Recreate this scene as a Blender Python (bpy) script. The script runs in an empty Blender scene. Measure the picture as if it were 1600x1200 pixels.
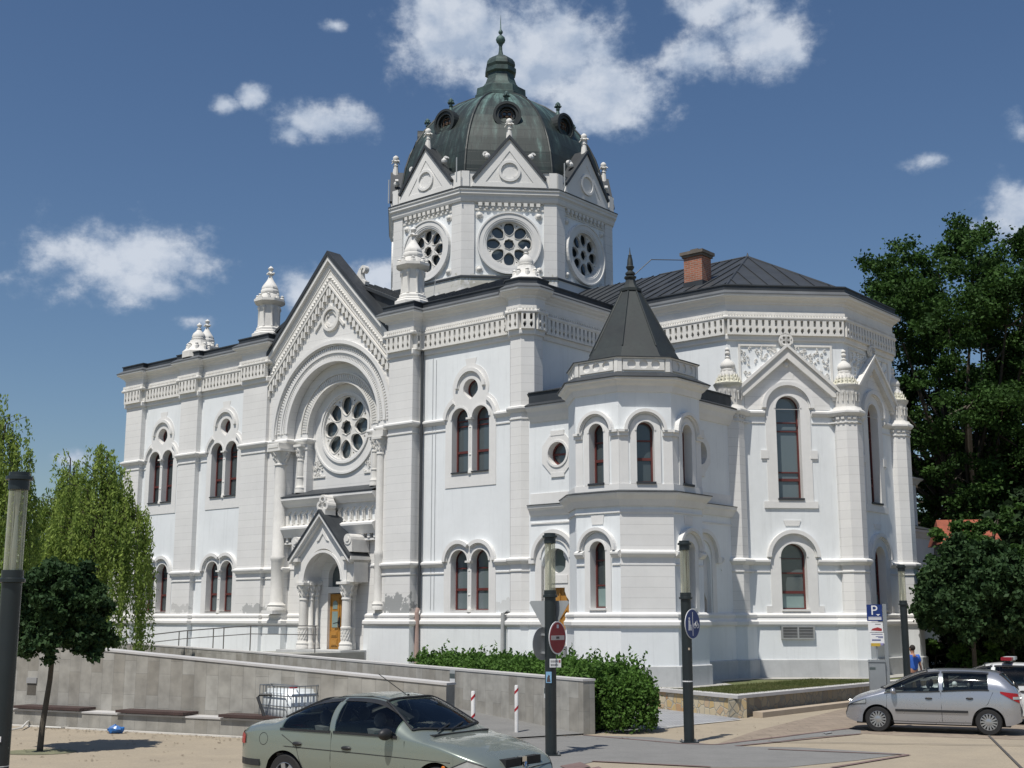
import bpy, bmesh, math, random
from math import sin, cos, pi, sqrt, atan2, radians as R
from mathutils import Vector, Matrix, geometry, noise
random.seed(7)
C = bpy.context.scene
COL = C.collection

# ---------------------------------------------------------------- camera
F_PX, CAM_H = 1950.0, 2.7
PITCH = math.atan(365 / F_PX)
cam_d = bpy.data.cameras.new('camera'); cam = bpy.data.objects.new('camera', cam_d); COL.objects.link(cam)
cam_d.sensor_width = 36; cam_d.lens = F_PX / 1600 * 36; cam_d.clip_start = 0.1; cam_d.clip_end = 3000
cam.location = (0, 0, CAM_H); cam.rotation_euler = (pi / 2 + PITCH, 0, 0)
C.camera = cam
C.render.resolution_x, C.render.resolution_y = 1024, 768

def ray(x, y):
    u = (x - 800) / F_PX; v = (600 - y) / F_PX
    return Vector((u, cos(PITCH) - v * sin(PITCH), sin(PITCH) + v * cos(PITCH)))
def ground(x, y, z=0.0):
    r = ray(x, y); t = (z - CAM_H) / r.z
    return Vector((r.x * t, r.y * t, z))

# ---------------------------------------------------------------- sun and sky
SUN_AZ, SUN_EL = R(31), R(63)          # azimuth measured left of the view's back direction
sun_dir = Vector((-sin(SUN_AZ) * cos(SUN_EL), -cos(SUN_AZ) * cos(SUN_EL), sin(SUN_EL)))
sd = bpy.data.lights.new('sun', 'SUN'); sd.energy = 4.5; sd.angle = R(0.55); sd.color = (1.0, 0.955, 0.88)
so = bpy.data.objects.new('sun', sd); COL.objects.link(so)
so.rotation_euler = sun_dir.to_track_quat('Z', 'Y').to_euler()

def sky_world():
    w = bpy.data.worlds.new('World'); C.world = w; w.use_nodes = True
    nt = w.node_tree; nt.nodes.clear(); N = nt.nodes; L = nt.links
    def m(op, a, b=None, c=None, clamp=False):
        n = N.new('ShaderNodeMath'); n.operation = op; n.use_clamp = clamp
        for i, v in enumerate((a, b, c)):
            if v is None: continue
            if isinstance(v, (int, float)): n.inputs[i].default_value = v
            else: L.new(v, n.inputs[i])
        return n.outputs[0]
    sky = N.new('ShaderNodeTexSky'); sky.sky_type = 'NISHITA'; sky.sun_disc = False
    sky.sun_elevation = SUN_EL; sky.sun_rotation = pi + SUN_AZ
    sky.altitude = 100; sky.air_density = 1.1; sky.dust_density = .7; sky.ozone_density = 3.5
    tc = N.new('ShaderNodeTexCoord'); sp = N.new('ShaderNodeSeparateXYZ'); L.new(tc.outputs['Generated'], sp.inputs[0])
    X, Y, Z = sp.outputs
    az = m('ARCTAN2', X, Y); el = m('ARCSINE', Z)
    def nz(scale, detail, rough, stretch=1.0, off=0.0, da=0.0, de=0.0):
        cb = N.new('ShaderNodeCombineXYZ'); L.new(m('ADD', az, da), cb.inputs[0]); L.new(m('MULTIPLY', m('ADD', el, de), stretch), cb.inputs[1]); cb.inputs[2].default_value = off
        t = N.new('ShaderNodeTexNoise'); t.inputs['Scale'].default_value = scale; t.inputs['Detail'].default_value = detail
        t.inputs['Roughness'].default_value = rough; L.new(cb.outputs[0], t.inputs['Vector']); return t.outputs['Fac']
    n1 = nz(11, 8, 0.62, 1.3); n2 = nz(34, 6, 0.6, 1.2, 3.0); n3 = nz(5, 5, .55, 1.0, 8.); n4 = nz(11, 3, 0.62, 1.3, 0, -.006, .014)
    # clouds given as (azimuth, elevation, half width, half height) of the real sky, weight
    cl = [((715, 55), 125, 75, 1), ((860, 90), 150, 85, 1.0), ((945, 140), 130, 62, 1.0), ((800, 130), 110, 50, .9), ((1080, 90), 90, 50, .85), ((1190, 60), 90, 65, .85),
          ((1120, 10), 130, 34, .8), ((205, 400), 135, 62, 1), ((215, 440), 110, 50, .7), ((500, 190), 80, 34, .95), ((455, 210), 42, 26, .7), ((395, 150), 34, 24, .55), ((350, 165), 34, 20, .5),
          ((525, 40), 30, 16, .35), ((1450, 250), 95, 22, .05), ((1585, 330), 55, 55, .9), ((1595, 205), 30, 30, .6), ((600, 450), 80, 60, .8), ((470, 450), 60, 50, .5),
          ((110, 715), 60, 24, .5), ((300, 500), 55, 20, .3), ((1700, 560), 160, 60, .7)]
    field = None
    for (px, py), w_, h_, k in cl:
        r = ray(px, py).normalized(); a = atan2(r.x, r.y); e = math.asin(r.z)
        sw, sh = w_ / F_PX * 1.40, h_ / F_PX * 1.40
        dx = m('DIVIDE', m('SUBTRACT', az, a), sw); dy = m('DIVIDE', m('SUBTRACT', el, e), sh)
        d = m('SQRT', m('ADD', m('MULTIPLY', dx, dx), m('MULTIPLY', dy, dy)))
        f = m('MULTIPLY', m('SUBTRACT', 1.0, d, clamp=False), 1.0); f = m('ADD', f, (k - 1.0) * 0.55)
        field = f if field is None else m('MAXIMUM', field, f)
    g = m('ADD', m('MULTIPLY', field, 0.58), m('ADD', m('MULTIPLY', m('SUBTRACT', n1, 0.5), 1.05), m('MULTIPLY', m('SUBTRACT', n2, 0.5), 0.62)))
    mr = N.new('ShaderNodeMapRange'); mr.interpolation_type = 'SMOOTHERSTEP'; L.new(g, mr.inputs[0])
    mr.inputs[1].default_value = 0.03; mr.inputs[2].default_value = 0.46
    dens = m('MULTIPLY', mr.outputs[0], 0.92)
    shade = N.new('ShaderNodeValToRGB'); L.new(m('ADD', m('ADD', m('MULTIPLY', n3, .35), m('MULTIPLY', g, .35)), m('MULTIPLY', m('SUBTRACT', n1, n4), 1.6)), shade.inputs[0])  # upper left sides of clouds lightened: sunlight painted into the cloud colour
    shade.color_ramp.elements[0].position = 0.12; shade.color_ramp.elements[0].color = (3.7, 4.5, 5.8, 1)
    shade.color_ramp.elements[1].position = 0.48; shade.color_ramp.elements[1].color = (6.2, 6.7, 7.5, 1)
    mx = N.new('ShaderNodeMix'); mx.data_type = 'RGBA'; hs = N.new('ShaderNodeHueSaturation'); hs.inputs['Hue'].default_value = .503; hs.inputs['Saturation'].default_value = 1.10; hs.inputs['Value'].default_value = .76; L.new(sky.outputs[0], hs.inputs['Color']); L.new(dens, mx.inputs[0]); L.new(hs.outputs[0], mx.inputs[6]); L.new(shade.outputs[0], mx.inputs[7])
    bg = N.new('ShaderNodeBackground'); bg.inputs[1].default_value = SKY_STRENGTH; L.new(mx.outputs[2], bg.inputs[0])
    o = N.new('ShaderNodeOutputWorld'); L.new(bg.outputs[0], o.inputs[0])
SKY_STRENGTH = 0.10
sky_world()
C.view_settings.view_transform = 'Standard'; C.view_settings.look = 'None'; C.view_settings.gamma = 1; C.view_settings.exposure = 0.05
C.view_settings.use_curve_mapping = False

# ---------------------------------------------------------------- materials
MATS = {}
def mat(name, col, rough=0.85, var=0.12, scale=1.2, streak=0.0, joints=0.0, jh=0.37, metal=0.0, bump=0.15, bscale=40, col2=None, coat=0.0, stain=None, seams=0.0, spec=0.5, alpha=None, grain=0.0):
    if name in MATS: return MATS[name]
    mt = bpy.data.materials.new(name); mt.use_nodes = True; nt = mt.node_tree; N = nt.nodes; L = nt.links
    b = N['Principled BSDF']; b.inputs['Roughness'].default_value = rough; b.inputs['Metallic'].default_value = metal
    b.inputs['Coat Weight'].default_value = coat; b.inputs['Specular IOR Level'].default_value = spec
    tc = N.new('ShaderNodeTexCoord')
    def noi(s, d=5, vec=None, ro=.6):
        t = N.new('ShaderNodeTexNoise'); t.inputs['Scale'].default_value = s; t.inputs['Detail'].default_value = d; t.inputs['Roughness'].default_value = ro
        L.new(vec if vec else tc.outputs['Object'], t.inputs['Vector']); return t.outputs['Fac']
    def m(op, a, bb, clamp=False):
        n = N.new('ShaderNodeMath'); n.operation = op; n.use_clamp = clamp
        for i, v in enumerate((a, bb)):
            if isinstance(v, (int, float)): n.inputs[i].default_value = v
            else: L.new(v, n.inputs[i])
        return n.outputs[0]
    def mix(fac, a, c):
        n = N.new('ShaderNodeMix'); n.data_type = 'RGBA'
        if isinstance(fac, (int, float)): n.inputs[0].default_value = fac
        else: L.new(fac, n.inputs[0])
        for i, v in ((6, a), (7, c)):
            if isinstance(v, tuple): n.inputs[i].default_value = (*v, 1)
            else: L.new(v, n.inputs[i])
        return n.outputs[2]
    def ramp(v, lo, hi):
        n = N.new('ShaderNodeMapRange'); L.new(v, n.inputs[0]); n.inputs[1].default_value = lo; n.inputs[2].default_value = hi; return n.outputs[0]
    c2 = col2 or tuple(x * (1 - 2.2 * var) for x in col)
    cur = mix(ramp(noi(scale, 6), .35, .7), col, c2)
    cur = mix(m('MULTIPLY', ramp(noi(scale * 9, 4), .45, .75), min(1, var * 2.4)), cur, tuple(x * .72 for x in col))
    if streak:
        mp = N.new('ShaderNodeMapping'); L.new(tc.outputs['Object'], mp.inputs[0]); mp.inputs['Scale'].default_value = (3.2, 3.2, .22)
        s1 = ramp(noi(1.6, 6, mp.outputs[0], .7), .52, .78)
        cur = mix(m('MULTIPLY', s1, streak), cur, tuple(x * .55 for x in col))
    if stain:
        for (cx, cy, cz, rx, rz, colr, k) in stain:
            mp = N.new('ShaderNodeMapping'); mp.vector_type = 'POINT'; L.new(tc.outputs['Object'], mp.inputs[0])
            mp.inputs['Location'].default_value = (-cx / rx, -cy / rx, -cz / rz); mp.inputs['Scale'].default_value = (1 / rx, 1 / rx, 1 / rz)
            ln = N.new('ShaderNodeVectorMath'); ln.operation = 'LENGTH'; L.new(mp.outputs[0], ln.inputs[0])
            f = m('SUBTRACT', 1.0, ln.outputs['Value']); f = m('ADD', f, m('MULTIPLY', m('SUBTRACT', noi(3.1, 7, None, .65), .5), 3.2))
            cur = mix(m('MULTIPLY', ramp(f, 0.0, .10), k), cur, colr)
    if grain: cur = mix(m('MULTIPLY', ramp(noi(22, 4, None, .8), .42, .62), grain), cur, tuple(x * .55 for x in col)); cur = mix(m('MULTIPLY', ramp(noi(.45, 6, None, .7), .55, .68), grain * .8), cur, tuple(x * .6 for x in col))
    hgt = noi(bscale, 3)
    if joints:
        sp = N.new('ShaderNodeSeparateXYZ'); L.new(tc.outputs['Object'], sp.inputs[0])
        fr = m('FRACT', m('DIVIDE', sp.outputs[2], jh), 0.0)
        ln = m('LESS_THAN', fr, 0.018 / jh)
        rowid = m('FLOOR', m('DIVIDE', sp.outputs[2], jh), 0.0)
        cb = N.new('ShaderNodeCombineXYZ'); L.new(rowid, cb.inputs[0]); wn = N.new('ShaderNodeTexWhiteNoise'); wn.noise_dimensions = '1D'; L.new(rowid, wn.inputs['W'])
        cur = mix(m('MULTIPLY', wn.outputs['Value'], .12), cur, tuple(x * .7 for x in col))
        cur = mix(m('MULTIPLY', ln, joints), cur, tuple(x * .45 for x in col))
        hgt = m('SUBTRACT', m('MULTIPLY', hgt, .5), m('MULTIPLY', ln, 1.0))
    L.new(cur, b.inputs['Base Color'])
    if bump:
        bp = N.new('ShaderNodeBump'); bp.inputs['Strength'].default_value = bump; bp.inputs['Distance'].default_value = 0.01
        L.new(hgt, bp.inputs['Height']); L.new(bp.outputs[0], b.inputs['Normal'])
    rn = ramp(noi(scale * 4, 4), .3, .7)
    L.new(m('ADD', m('MULTIPLY', rn, .16 * min(1, rough * 1.5)), rough - .06 * min(1, rough * 1.5)), b.inputs['Roughness'])
    MATS[name] = mt; return mt

WHITE = (.755, .78, .79)
GREY_CEM = (.27, .28, .28)
wallm = mat('white_stucco', WHITE, .9, .04, .5, streak=.30, bump=.12, bscale=25,
            stain=[(-7.6, -.3, 3.05, 1.2, .3, GREY_CEM, .8), (9.6, 0, 3.1, .8, .25, (.5, .5, .48), .5), (-2.6, -.3, 3.1, .9, .3, GREY_CEM, .7)])
trimm = mat('stone_trim', (.725, .718, .70), .88, .05, .7, streak=.12, bump=.2, bscale=30)
pierm = mat('jointed_stone', (.725, .718, .70), .88, .04, .7, streak=.10, joints=.32, jh=.33, bump=.25, bscale=30,
            stain=[(4.2, -.5, 3.15, 1.0, .42, GREY_CEM, .95), (-4.6, -.5, 3.05, .9, .22, GREY_CEM, .7), (-10.2, -.3, 3.1, .7, .25, (.4, .4, .39), .6)])
orn = mat('ornament_stone', (.72, .705, .67), .88, .07, 2.0, streak=.16, bump=.25, bscale=30)
drumm = mat('drum_stone', (.725, .718, .70), .88, .05, .7, streak=.2, joints=.42, jh=.42, bump=.25, bscale=30,
            stain=[(3.8, 6.9, 17.9, 2.3, .35, (.36, .34, .24), .55), (.5, 5.3, 17.7, 2.8, .3, (.38, .37, .30), .4)])
plinthm = mat('grey_plinth', (.50, .51, .51), .9, .09, .8, streak=.45, bump=.3)
roofm = mat('dark_sheet_roof', (.062, .068, .074), .5, .16, .8, metal=.35, bump=.1, streak=.2)
zinc = mat('zinc_sheet', (.15, .16, .17), .55, .12, 1.2, metal=.3, bump=.1, streak=.2)
flash = mat('dark_flashing', (.055, .062, .07), .55, .15, 1.2, metal=.3, bump=.1)
copper = mat('patina_copper', (.028, .032, .033), .55, .2, 1.0, metal=.25, bump=.15, col2=(.036, .045, .044), streak=.0)
copperl = mat('green_patina', (.09, .16, .15), .6, .25, 3.0, metal=.2, bump=.15, col2=(.04, .06, .06))
framem = mat('window_frame_red', (.12, .028, .024), .5, .12, 3, bump=.05)
glass = mat('window_glass', (.045, .058, .062), .06, .1, .6, bump=0.12, bscale=1.3, spec=.9)
def vary_glass():
    N = glass.node_tree.nodes; L = glass.node_tree.links; oi = N.new('ShaderNodeObjectInfo'); mx = N.new('ShaderNodeMix'); mx.data_type = 'RGBA'; b = N['Principled BSDF']
    L.new(oi.outputs['Random'], mx.inputs[0]); mx.inputs[6].default_value = (.018, .024, .026, 1); mx.inputs[7].default_value = (.13, .16, .17, 1); L.new(mx.outputs[2], b.inputs['Base Color'])
vary_glass()
glass_b = mat('frosted_glass', (.22, .30, .29), .3, .1, .6, bump=0.02, spec=.6)
black = mat('dark_inside', (.012, .013, .014), .8, .1, 1)
wood = mat('oak_door', (.42, .21, .045), .45, .12, 3, col2=(.34, .16, .03), streak=.3, bump=.1)
iron = mat('dark_iron', (.03, .032, .035), .5, .1, 4)
brick = None

# copper dome: pale green runs on a dark sheet
def dome_mat():
    mt = bpy.data.materials.new('dome_copper'); mt.use_nodes = True; N = mt.node_tree.nodes; L = mt.node_tree.links; b = N['Principled BSDF']
    tc = N.new('ShaderNodeTexCoord'); sp = N.new('ShaderNodeSeparateXYZ'); mp0 = N.new('ShaderNodeMapping'); mp0.inputs['Location'].default_value = (0, -10.75, 0)
    L.new(tc.outputs['Object'], mp0.inputs[0]); L.new(mp0.outputs[0], sp.inputs[0])
    def m(op, a, bb=0.0, clamp=False):
        n = N.new('ShaderNodeMath'); n.operation = op; n.use_clamp = clamp
        for i, v in enumerate((a, bb)):
            if isinstance(v, (int, float)): n.inputs[i].default_value = v
            else: L.new(v, n.inputs[i])
        return n.outputs[0]
    ang = m('ARCTAN2', sp.outputs[1], sp.outputs[0])
    cb = N.new('ShaderNodeCombineXYZ'); L.new(m('MULTIPLY', ang, 9.0), cb.inputs[0]); L.new(m('MULTIPLY', sp.outputs[2], .35), cb.inputs[1])
    t = N.new('ShaderNodeTexNoise'); t.inputs['Scale'].default_value = 1.0; t.inputs['Detail'].default_value = 7; t.inputs['Roughness'].default_value = .7; L.new(cb.outputs[0], t.inputs['Vector'])
    up = m('MULTIPLY', m('SUBTRACT', sp.outputs[2], 25.6), .16)
    f = m('ADD', m('MULTIPLY', m('SUBTRACT', t.outputs['Fac'], .5), 3.4), m('ADD', up, .10))
    cr = N.new('ShaderNodeValToRGB'); L.new(f, cr.inputs[0]); e = cr.color_ramp.elements
    e[0].position = 0.0; e[0].color = (.022, .031, .029, 1); e[1].position = .75; e[1].color = (.12, .20, .18, 1)
    x = e.new(.35) if hasattr(e, 'new') else None; x.color = (.040, .062, .057, 1)
    bk = N.new('ShaderNodeTexBrick'); bk.inputs['Scale'].default_value = 1.0; bk.inputs['Mortar Size'].default_value = .015; bk.inputs['Brick Width'].default_value = .8; bk.inputs['Row Height'].default_value = .45
    c2 = N.new('ShaderNodeCombineXYZ'); L.new(m('MULTIPLY', ang, 4.6), c2.inputs[0]); L.new(sp.outputs[2], c2.inputs[1]); L.new(c2.outputs[0], bk.inputs['Vector'])
    mx = N.new('ShaderNodeMix'); mx.data_type = 'RGBA'; L.new(m('MULTIPLY', bk.outputs['Fac'], .55), mx.inputs[0]); L.new(cr.outputs[0], mx.inputs[6]); mx.inputs[7].default_value = (.02, .026, .026, 1)
    L.new(mx.outputs[2], b.inputs['Base Color']); b.inputs['Roughness'].default_value = .48; b.inputs['Metallic'].default_value = .2
    bp = N.new('ShaderNodeBump'); bp.inputs['Strength'].default_value = .4; bp.inputs['Distance'].default_value = .01; L.new(m('SUBTRACT', t.outputs['Fac'], bk.outputs['Fac']), bp.inputs['Height']); L.new(bp.outputs[0], b.inputs['Normal'])
    return mt
domem = dome_mat()

def brick_mat(name, c1, c2, mortar, w=.26, h=.085, swap='XZ', offs=.5, msize=.012, var=.0, rough=.9, scale_noise=2.0):
    mt = bpy.data.materials.new(name); mt.use_nodes = True; N = mt.node_tree.nodes; L = mt.node_tree.links; b = N['Principled BSDF']
    tc = N.new('ShaderNodeTexCoord'); sp = N.new('ShaderNodeSeparateXYZ'); L.new(tc.outputs['Object'], sp.inputs[0]); cb = N.new('ShaderNodeCombineXYZ')
    if swap == 'XZ':
        a = N.new('ShaderNodeMath'); a.operation = 'ADD'; L.new(sp.outputs[0], a.inputs[0]); L.new(sp.outputs[1], a.inputs[1]); L.new(a.outputs[0], cb.inputs[0]); L.new(sp.outputs[2], cb.inputs[1])
    elif swap == 'ZX':
        a = N.new('ShaderNodeMath'); a.operation = 'ADD'; L.new(sp.outputs[0], a.inputs[0]); L.new(sp.outputs[1], a.inputs[1]); L.new(sp.outputs[2], cb.inputs[0]); L.new(a.outputs[0], cb.inputs[1])
    else: L.new(sp.outputs[0], cb.inputs[0]); L.new(sp.outputs[1], cb.inputs[1])
    bk = N.new('ShaderNodeTexBrick'); bk.inputs['Scale'].default_value = 1; bk.inputs['Brick Width'].default_value = w; bk.inputs['Row Height'].default_value = h; bk.inputs['Mortar Size'].default_value = msize; bk.offset = offs
    bk.inputs['Color1'].default_value = (*c1, 1); bk.inputs['Color2'].default_value = (*c2, 1); bk.inputs['Mortar'].default_value = (*mortar, 1); L.new(cb.outputs[0], bk.inputs['Vector'])
    t = N.new('ShaderNodeTexNoise'); t.inputs['Scale'].default_value = scale_noise; t.inputs['Detail'].default_value = 6; L.new(tc.outputs['Object'], t.inputs['Vector'])
    mr = N.new('ShaderNodeMapRange'); L.new(t.outputs['Fac'], mr.inputs[0]); mr.inputs[1].default_value = .35; mr.inputs[2].default_value = .7; mr.inputs[3].default_value = 1.0 + var; mr.inputs[4].default_value = 1.0 - var - .12
    vm = N.new('ShaderNodeVectorMath'); vm.operation = 'SCALE'; L.new(bk.outputs['Color'], vm.inputs[0]); L.new(mr.outputs[0], vm.inputs['Scale'])
    L.new(vm.outputs[0], b.inputs['Base Color']); b.inputs['Roughness'].default_value = rough
    bp = N.new('ShaderNodeBump'); bp.inputs['Strength'].default_value = .4; bp.inputs['Distance'].default_value = .01; bp.invert = True; L.new(bk.outputs['Fac'], bp.inputs['Height']); L.new(bp.outputs[0], b.inputs['Normal'])
    return mt
brick = brick_mat('red_brick', (.36, .13, .075), (.26, .10, .06), (.30, .24, .20), var=.1)

# ---------------------------------------------------------------- mesh helpers
class Fr:                                  # a wall frame: u along the wall, z up, d outward
    def __init__(s, x, y, nx=0.0, ny=-1.0, z=0.0):
        l = sqrt(nx * nx + ny * ny); s.n = Vector((nx / l, ny / l, 0)); s.u = Vector((-ny / l, nx / l, 0)); s.o = Vector((x, y, z))
    def p(s, u, z, d=0.0): return s.o + s.u * u + s.n * d + Vector((0, 0, z))
    def mtx(s, u=0, z=0, d=0):             # local x=u, y=d(inward negative) ... columns u, -n, z
        m = Matrix.Identity(4); o = s.p(u, z, d)
        for i in range(3): m[i][0] = s.u[i]; m[i][1] = -s.n[i]; m[i][2] = (0, 0, 1)[i]; m[i][3] = o[i]
        return m
ID = Fr(0, 0)
class G:
    def __init__(s): s.v = []; s.f = []
    def add(s, vs, fs):
        b = len(s.v); s.v += [tuple(v) for v in vs]; s.f += [tuple(b + i for i in f) for f in fs]; return s
    def box(s, F, u0, u1, z0, z1, d0, d1):
        vs = [F.p(u, z, d) for d in (d0, d1) for z in (z0, z1) for u in (u0, u1)]
        return s.add(vs, [(0, 2, 3, 1), (4, 5, 7, 6), (0, 1, 5, 4), (2, 6, 7, 3), (0, 4, 6, 2), (1, 3, 7, 5)])
    def prism(s, F, poly, d0, d1, caps=True):
        n = len(poly); vs = [F.p(u, z, d0) for u, z in poly] + [F.p(u, z, d1) for u, z in poly]
        fs = [(i, (i + 1) % n, n + (i + 1) % n, n + i) for i in range(n)]
        if caps: fs += [tuple(range(n))[::-1], tuple(range(n, 2 * n))]
        return s.add(vs, fs)
    def holed(s, F, outer, holes, d0, d1):
        loops = [outer] + holes; pts = [p for l in loops for p in l]
        tris = geometry.tessellate_polygon([[Vector((a, b, 0)) for a, b in l] for l in loops])
        n = len(pts); vs = [F.p(u, z, d0) for u, z in pts] + [F.p(u, z, d1) for u, z in pts]
        fs = [tuple(t)[::-1] for t in tris] + [tuple(n + i for i in t) for t in tris]
        k = 0
        for l in loops:
            m = len(l)
            for i in range(m): a, b = k + i, k + (i + 1) % m; fs.append((a, b, n + b, n + a))
            k += m
        return s.add(vs, fs)
    def arc(s, F, cx, cz, r0, r1, a0, a1, d0, d1, n=24):
        full = abs(a1 - a0) > 2 * pi - 1e-4; vs = []
        for i in range(n + 1):
            a = a0 + (a1 - a0) * i / n
            for r, d in ((r0, d0), (r1, d0), (r1, d1), (r0, d1)): vs.append(F.p(cx + r * cos(a), cz + r * sin(a), d))
        fs = []
        for i in range(n):
            for j in range(4): a = 4 * i + j; b = 4 * i + (j + 1) % 4; fs.append((a, b, b + 4, a + 4))
        if not full: fs += [(3, 2, 1, 0), (4 * n, 4 * n + 1, 4 * n + 2, 4 * n + 3)]
        return s.add(vs, fs)
    def band(s, path, prof, closed=False):   # path: plan points with the outside on the right hand; prof: (offset out, z) closed loop
        n = len(path); P = [Vector(p) for p in path]; mit = []
        for i in range(n):
            def nrm(a, b): t = (P[b] - P[a]); t.normalize(); return Vector((t.y, -t.x))
            if closed: na, nb = nrm((i - 1) % n, i), nrm(i, (i + 1) % n)
            else: na = nrm(i - 1, i) if i > 0 else nrm(0, 1); nb = nrm(i, i + 1) if i < n - 1 else nrm(n - 2, n - 1)
            b = na + nb; b.normalize(); mit.append(b / max(.3, b.dot(na)))
        m = len(prof); vs = []
        for i in range(n):
            for d, z in prof: q = P[i] + mit[i] * d; vs.append((q.x, q.y, z))
        fs = []; e = n if closed else n - 1
        for i in range(e):
            j = (i + 1) % n
            for k in range(m): k2 = (k + 1) % m; fs.append((i * m + k, j * m + k, j * m + k2, i * m + k2))
        if not closed: fs += [tuple(range(m))[::-1], tuple((n - 1) * m + k for k in range(m))]
        return s.add(vs, fs)
    def lathe(s, x, y, prof, n=16, rot=0.0, sx=1.0, caps=True):
        vs = []; fs = []; k = len(prof)
        for r, z in prof:
            for i in range(n): a = rot + 2 * pi * i / n; vs.append((x + r * cos(a), y + r * sin(a) * sx, z))
        for j in range(k - 1):
            for i in range(n): a = j * n + i; b = j * n + (i + 1) % n; fs.append((a, b, b + n, a + n))
        if caps: fs += [tuple(range(n))[::-1], tuple((k - 1) * n + i for i in range(n))]
        return s.add(vs, fs)
    def oct(s, x, y, prof): return s.lathe(x, y, [(r / cos(pi / 8), z) for r, z in prof], 8, pi / 8)
    def sph(s, c, r, n=10, sz=1.0):
        c = Vector(c); return s.lathe(c.x, c.y, [(max(.001, r * cos(-pi / 2 + pi * i / 6)), c.z + sz * r * sin(-pi / 2 + pi * i / 6)) for i in range(7)], n)
    def tube(s, pts, r, n=8, taper=None):
        pts = [Vector(p) for p in pts]; k = len(pts); vs = []; fs = []; up = Vector((0, 0, 1))
        for i, p in enumerate(pts):
            t = (pts[min(i + 1, k - 1)] - pts[max(i - 1, 0)]); t.normalize()
            a = t.cross(up if abs(t.z) < .9 else Vector((1, 0, 0))); a.normalize(); b = t.cross(a)
            rr = r if taper is None else r + (taper - r) * i / (k - 1)
            for j in range(n): q = 2 * pi * j / n; vs.append(p + a * rr * cos(q) + b * rr * sin(q))
        for i in range(k - 1):
            for j in range(n): x = i * n + j; y = i * n + (j + 1) % n; fs.append((x, x + n, y + n, y))
        fs += [tuple(range(n)), tuple((k - 1) * n + j for j in range(n))[::-1]]
        return s.add(vs, fs)
    def mesh(s, name, m=None, smooth=False):
        me = bpy.data.meshes.new(name); me.from_pydata(s.v, [], s.f); me.validate(); 
        bm = bmesh.new(); bm.from_mesh(me); bmesh.ops.recalc_face_normals(bm, faces=bm.faces); bm.to_mesh(me); bm.free()
        if m: me.materials.append(m)
        if smooth: me.shade_smooth(); me.set_sharp_from_angle(angle=R(38))
        return me
def link(o, parent=None, M=None):
    COL.objects.link(o)
    if parent: o.parent = parent
    if M is not None: o.matrix_basis = M
    return o
def obj(name, g, m, parent=None, smooth=False, M=None):
    me = g if isinstance(g, bpy.types.Mesh) else g.mesh(name, m, smooth)
    return link(bpy.data.objects.new(name, me), parent, M)
def tag(o, label=None, cat=None, group=None, kind=None):
    if label: o['label'] = label
    if cat: o['category'] = cat
    if group: o['group'] = group
    if kind: o['kind'] = kind
    return o
def empty(name, loc=(0, 0, 0), rz=0.0, **k):
    o = bpy.data.objects.new(name, None); COL.objects.link(o); o.location = loc; o.rotation_euler = (0, 0, rz); o.empty_display_size = .3
    return tag(o, **k)
def copy_tree(o, parent=None):
    c = o.copy(); COL.objects.link(c); c.parent = parent
    for ch in list(o.children): copy_tree(ch, c)
    return c

def archpts(cx, z0, zs, r, n=16):          # opening: straight sides and round head, counter-clockwise
    return [(cx - r, z0), (cx + r, z0)] + [(cx + r * cos(a), zs + r * sin(a)) for a in [pi * i / n for i in range(n + 1)]]
def circ(cx, cz, r, n=32, a0=0.0): return [(cx + r * cos(a0 + 2 * pi * i / n), cz + r * sin(a0 + 2 * pi * i / n)) for i in range(n)]

# ================================================================ THE SYNAGOGUE
AL = R(40)
EX = Vector((cos(AL), -sin(AL), 0)); EY = Vector((sin(AL), cos(AL), 0)); OX, OY = -39.5, 35.4
def W(x, y, z=0.0): v = EX * (x + OX) + EY * (y + OY); v.z = z; return v
SYN = empty('synagogue', W(0, 0, 0), -AL, label='large white domed synagogue with round rose windows and arched windows', cat='building')
S2 = sqrt(.5)
def PRT(name, g, m, smooth=False, parent=None, M=None, label=None):
    o = obj(name, g, m, parent or SYN, smooth, M); 
    if label: o['label'] = label
    return o

# ---- windows: each is a stone surround with a red frame, panes and (twin lights) a colonnette
def hood(g, cx, cz, r, a0, a1, w=.13, d=.15):
    g.arc(ID, cx, cz, r - w, r, a0, a1, -.02, d, 22); g.arc(ID, cx, cz, r - w - .05, r - w + .004, a0, a1, -.02, d * .5, 22)
def frame_bars(g, cx, z0, zs, r, bars, d=-.30, t=.055):
    g.arc(ID, cx, zs, r - t * .6, r + .03, 0, pi, d - .04, d + .03, 16)
    for s in (-1, 1): g.box(ID, cx + s * (r - t / 2) - t / 2 - .01, cx + s * (r - t / 2) + t / 2 + .01, z0, zs, d - .04, d + .03)
    g.box(ID, cx - r + t, cx + r - t, z0, z0 + .07, d - .04, d + .028)
    for z, h in bars: g.box(ID, cx - r + t, cx + r - t, z - h / 2, z + h / 2, d - .04, d + .026)
def colonnette(cx, z0, z1, r, y=.02):
    g = G(); g.lathe(cx, y, [(r * 1.9, z0), (r * 1.9, z0 + .09), (r * 1.5, z0 + .15), (r * 1.15, z0 + .2), (r, z0 + .25), (r * .98, z0 + (z1 - z0) * .33), (r * 1.3, z0 + (z1 - z0) * .34), (r * 1.3, z0 + (z1 - z0) * .36), (r * .95, z0 + (z1 - z0) * .37), (r * .9, z1 - .32), (r * 1.25, z1 - .30), (r * 1.0, z1 - .27), (r * 1.3, z1 - .18), (r * 1.9, z1 - .08), (r * 1.95, z1)], 12)
    g.box(ID, cx - r * 2.1, cx + r * 2.1, z1 - .001, z1 + .07, -y - .17, -y + .17); return g
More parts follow.
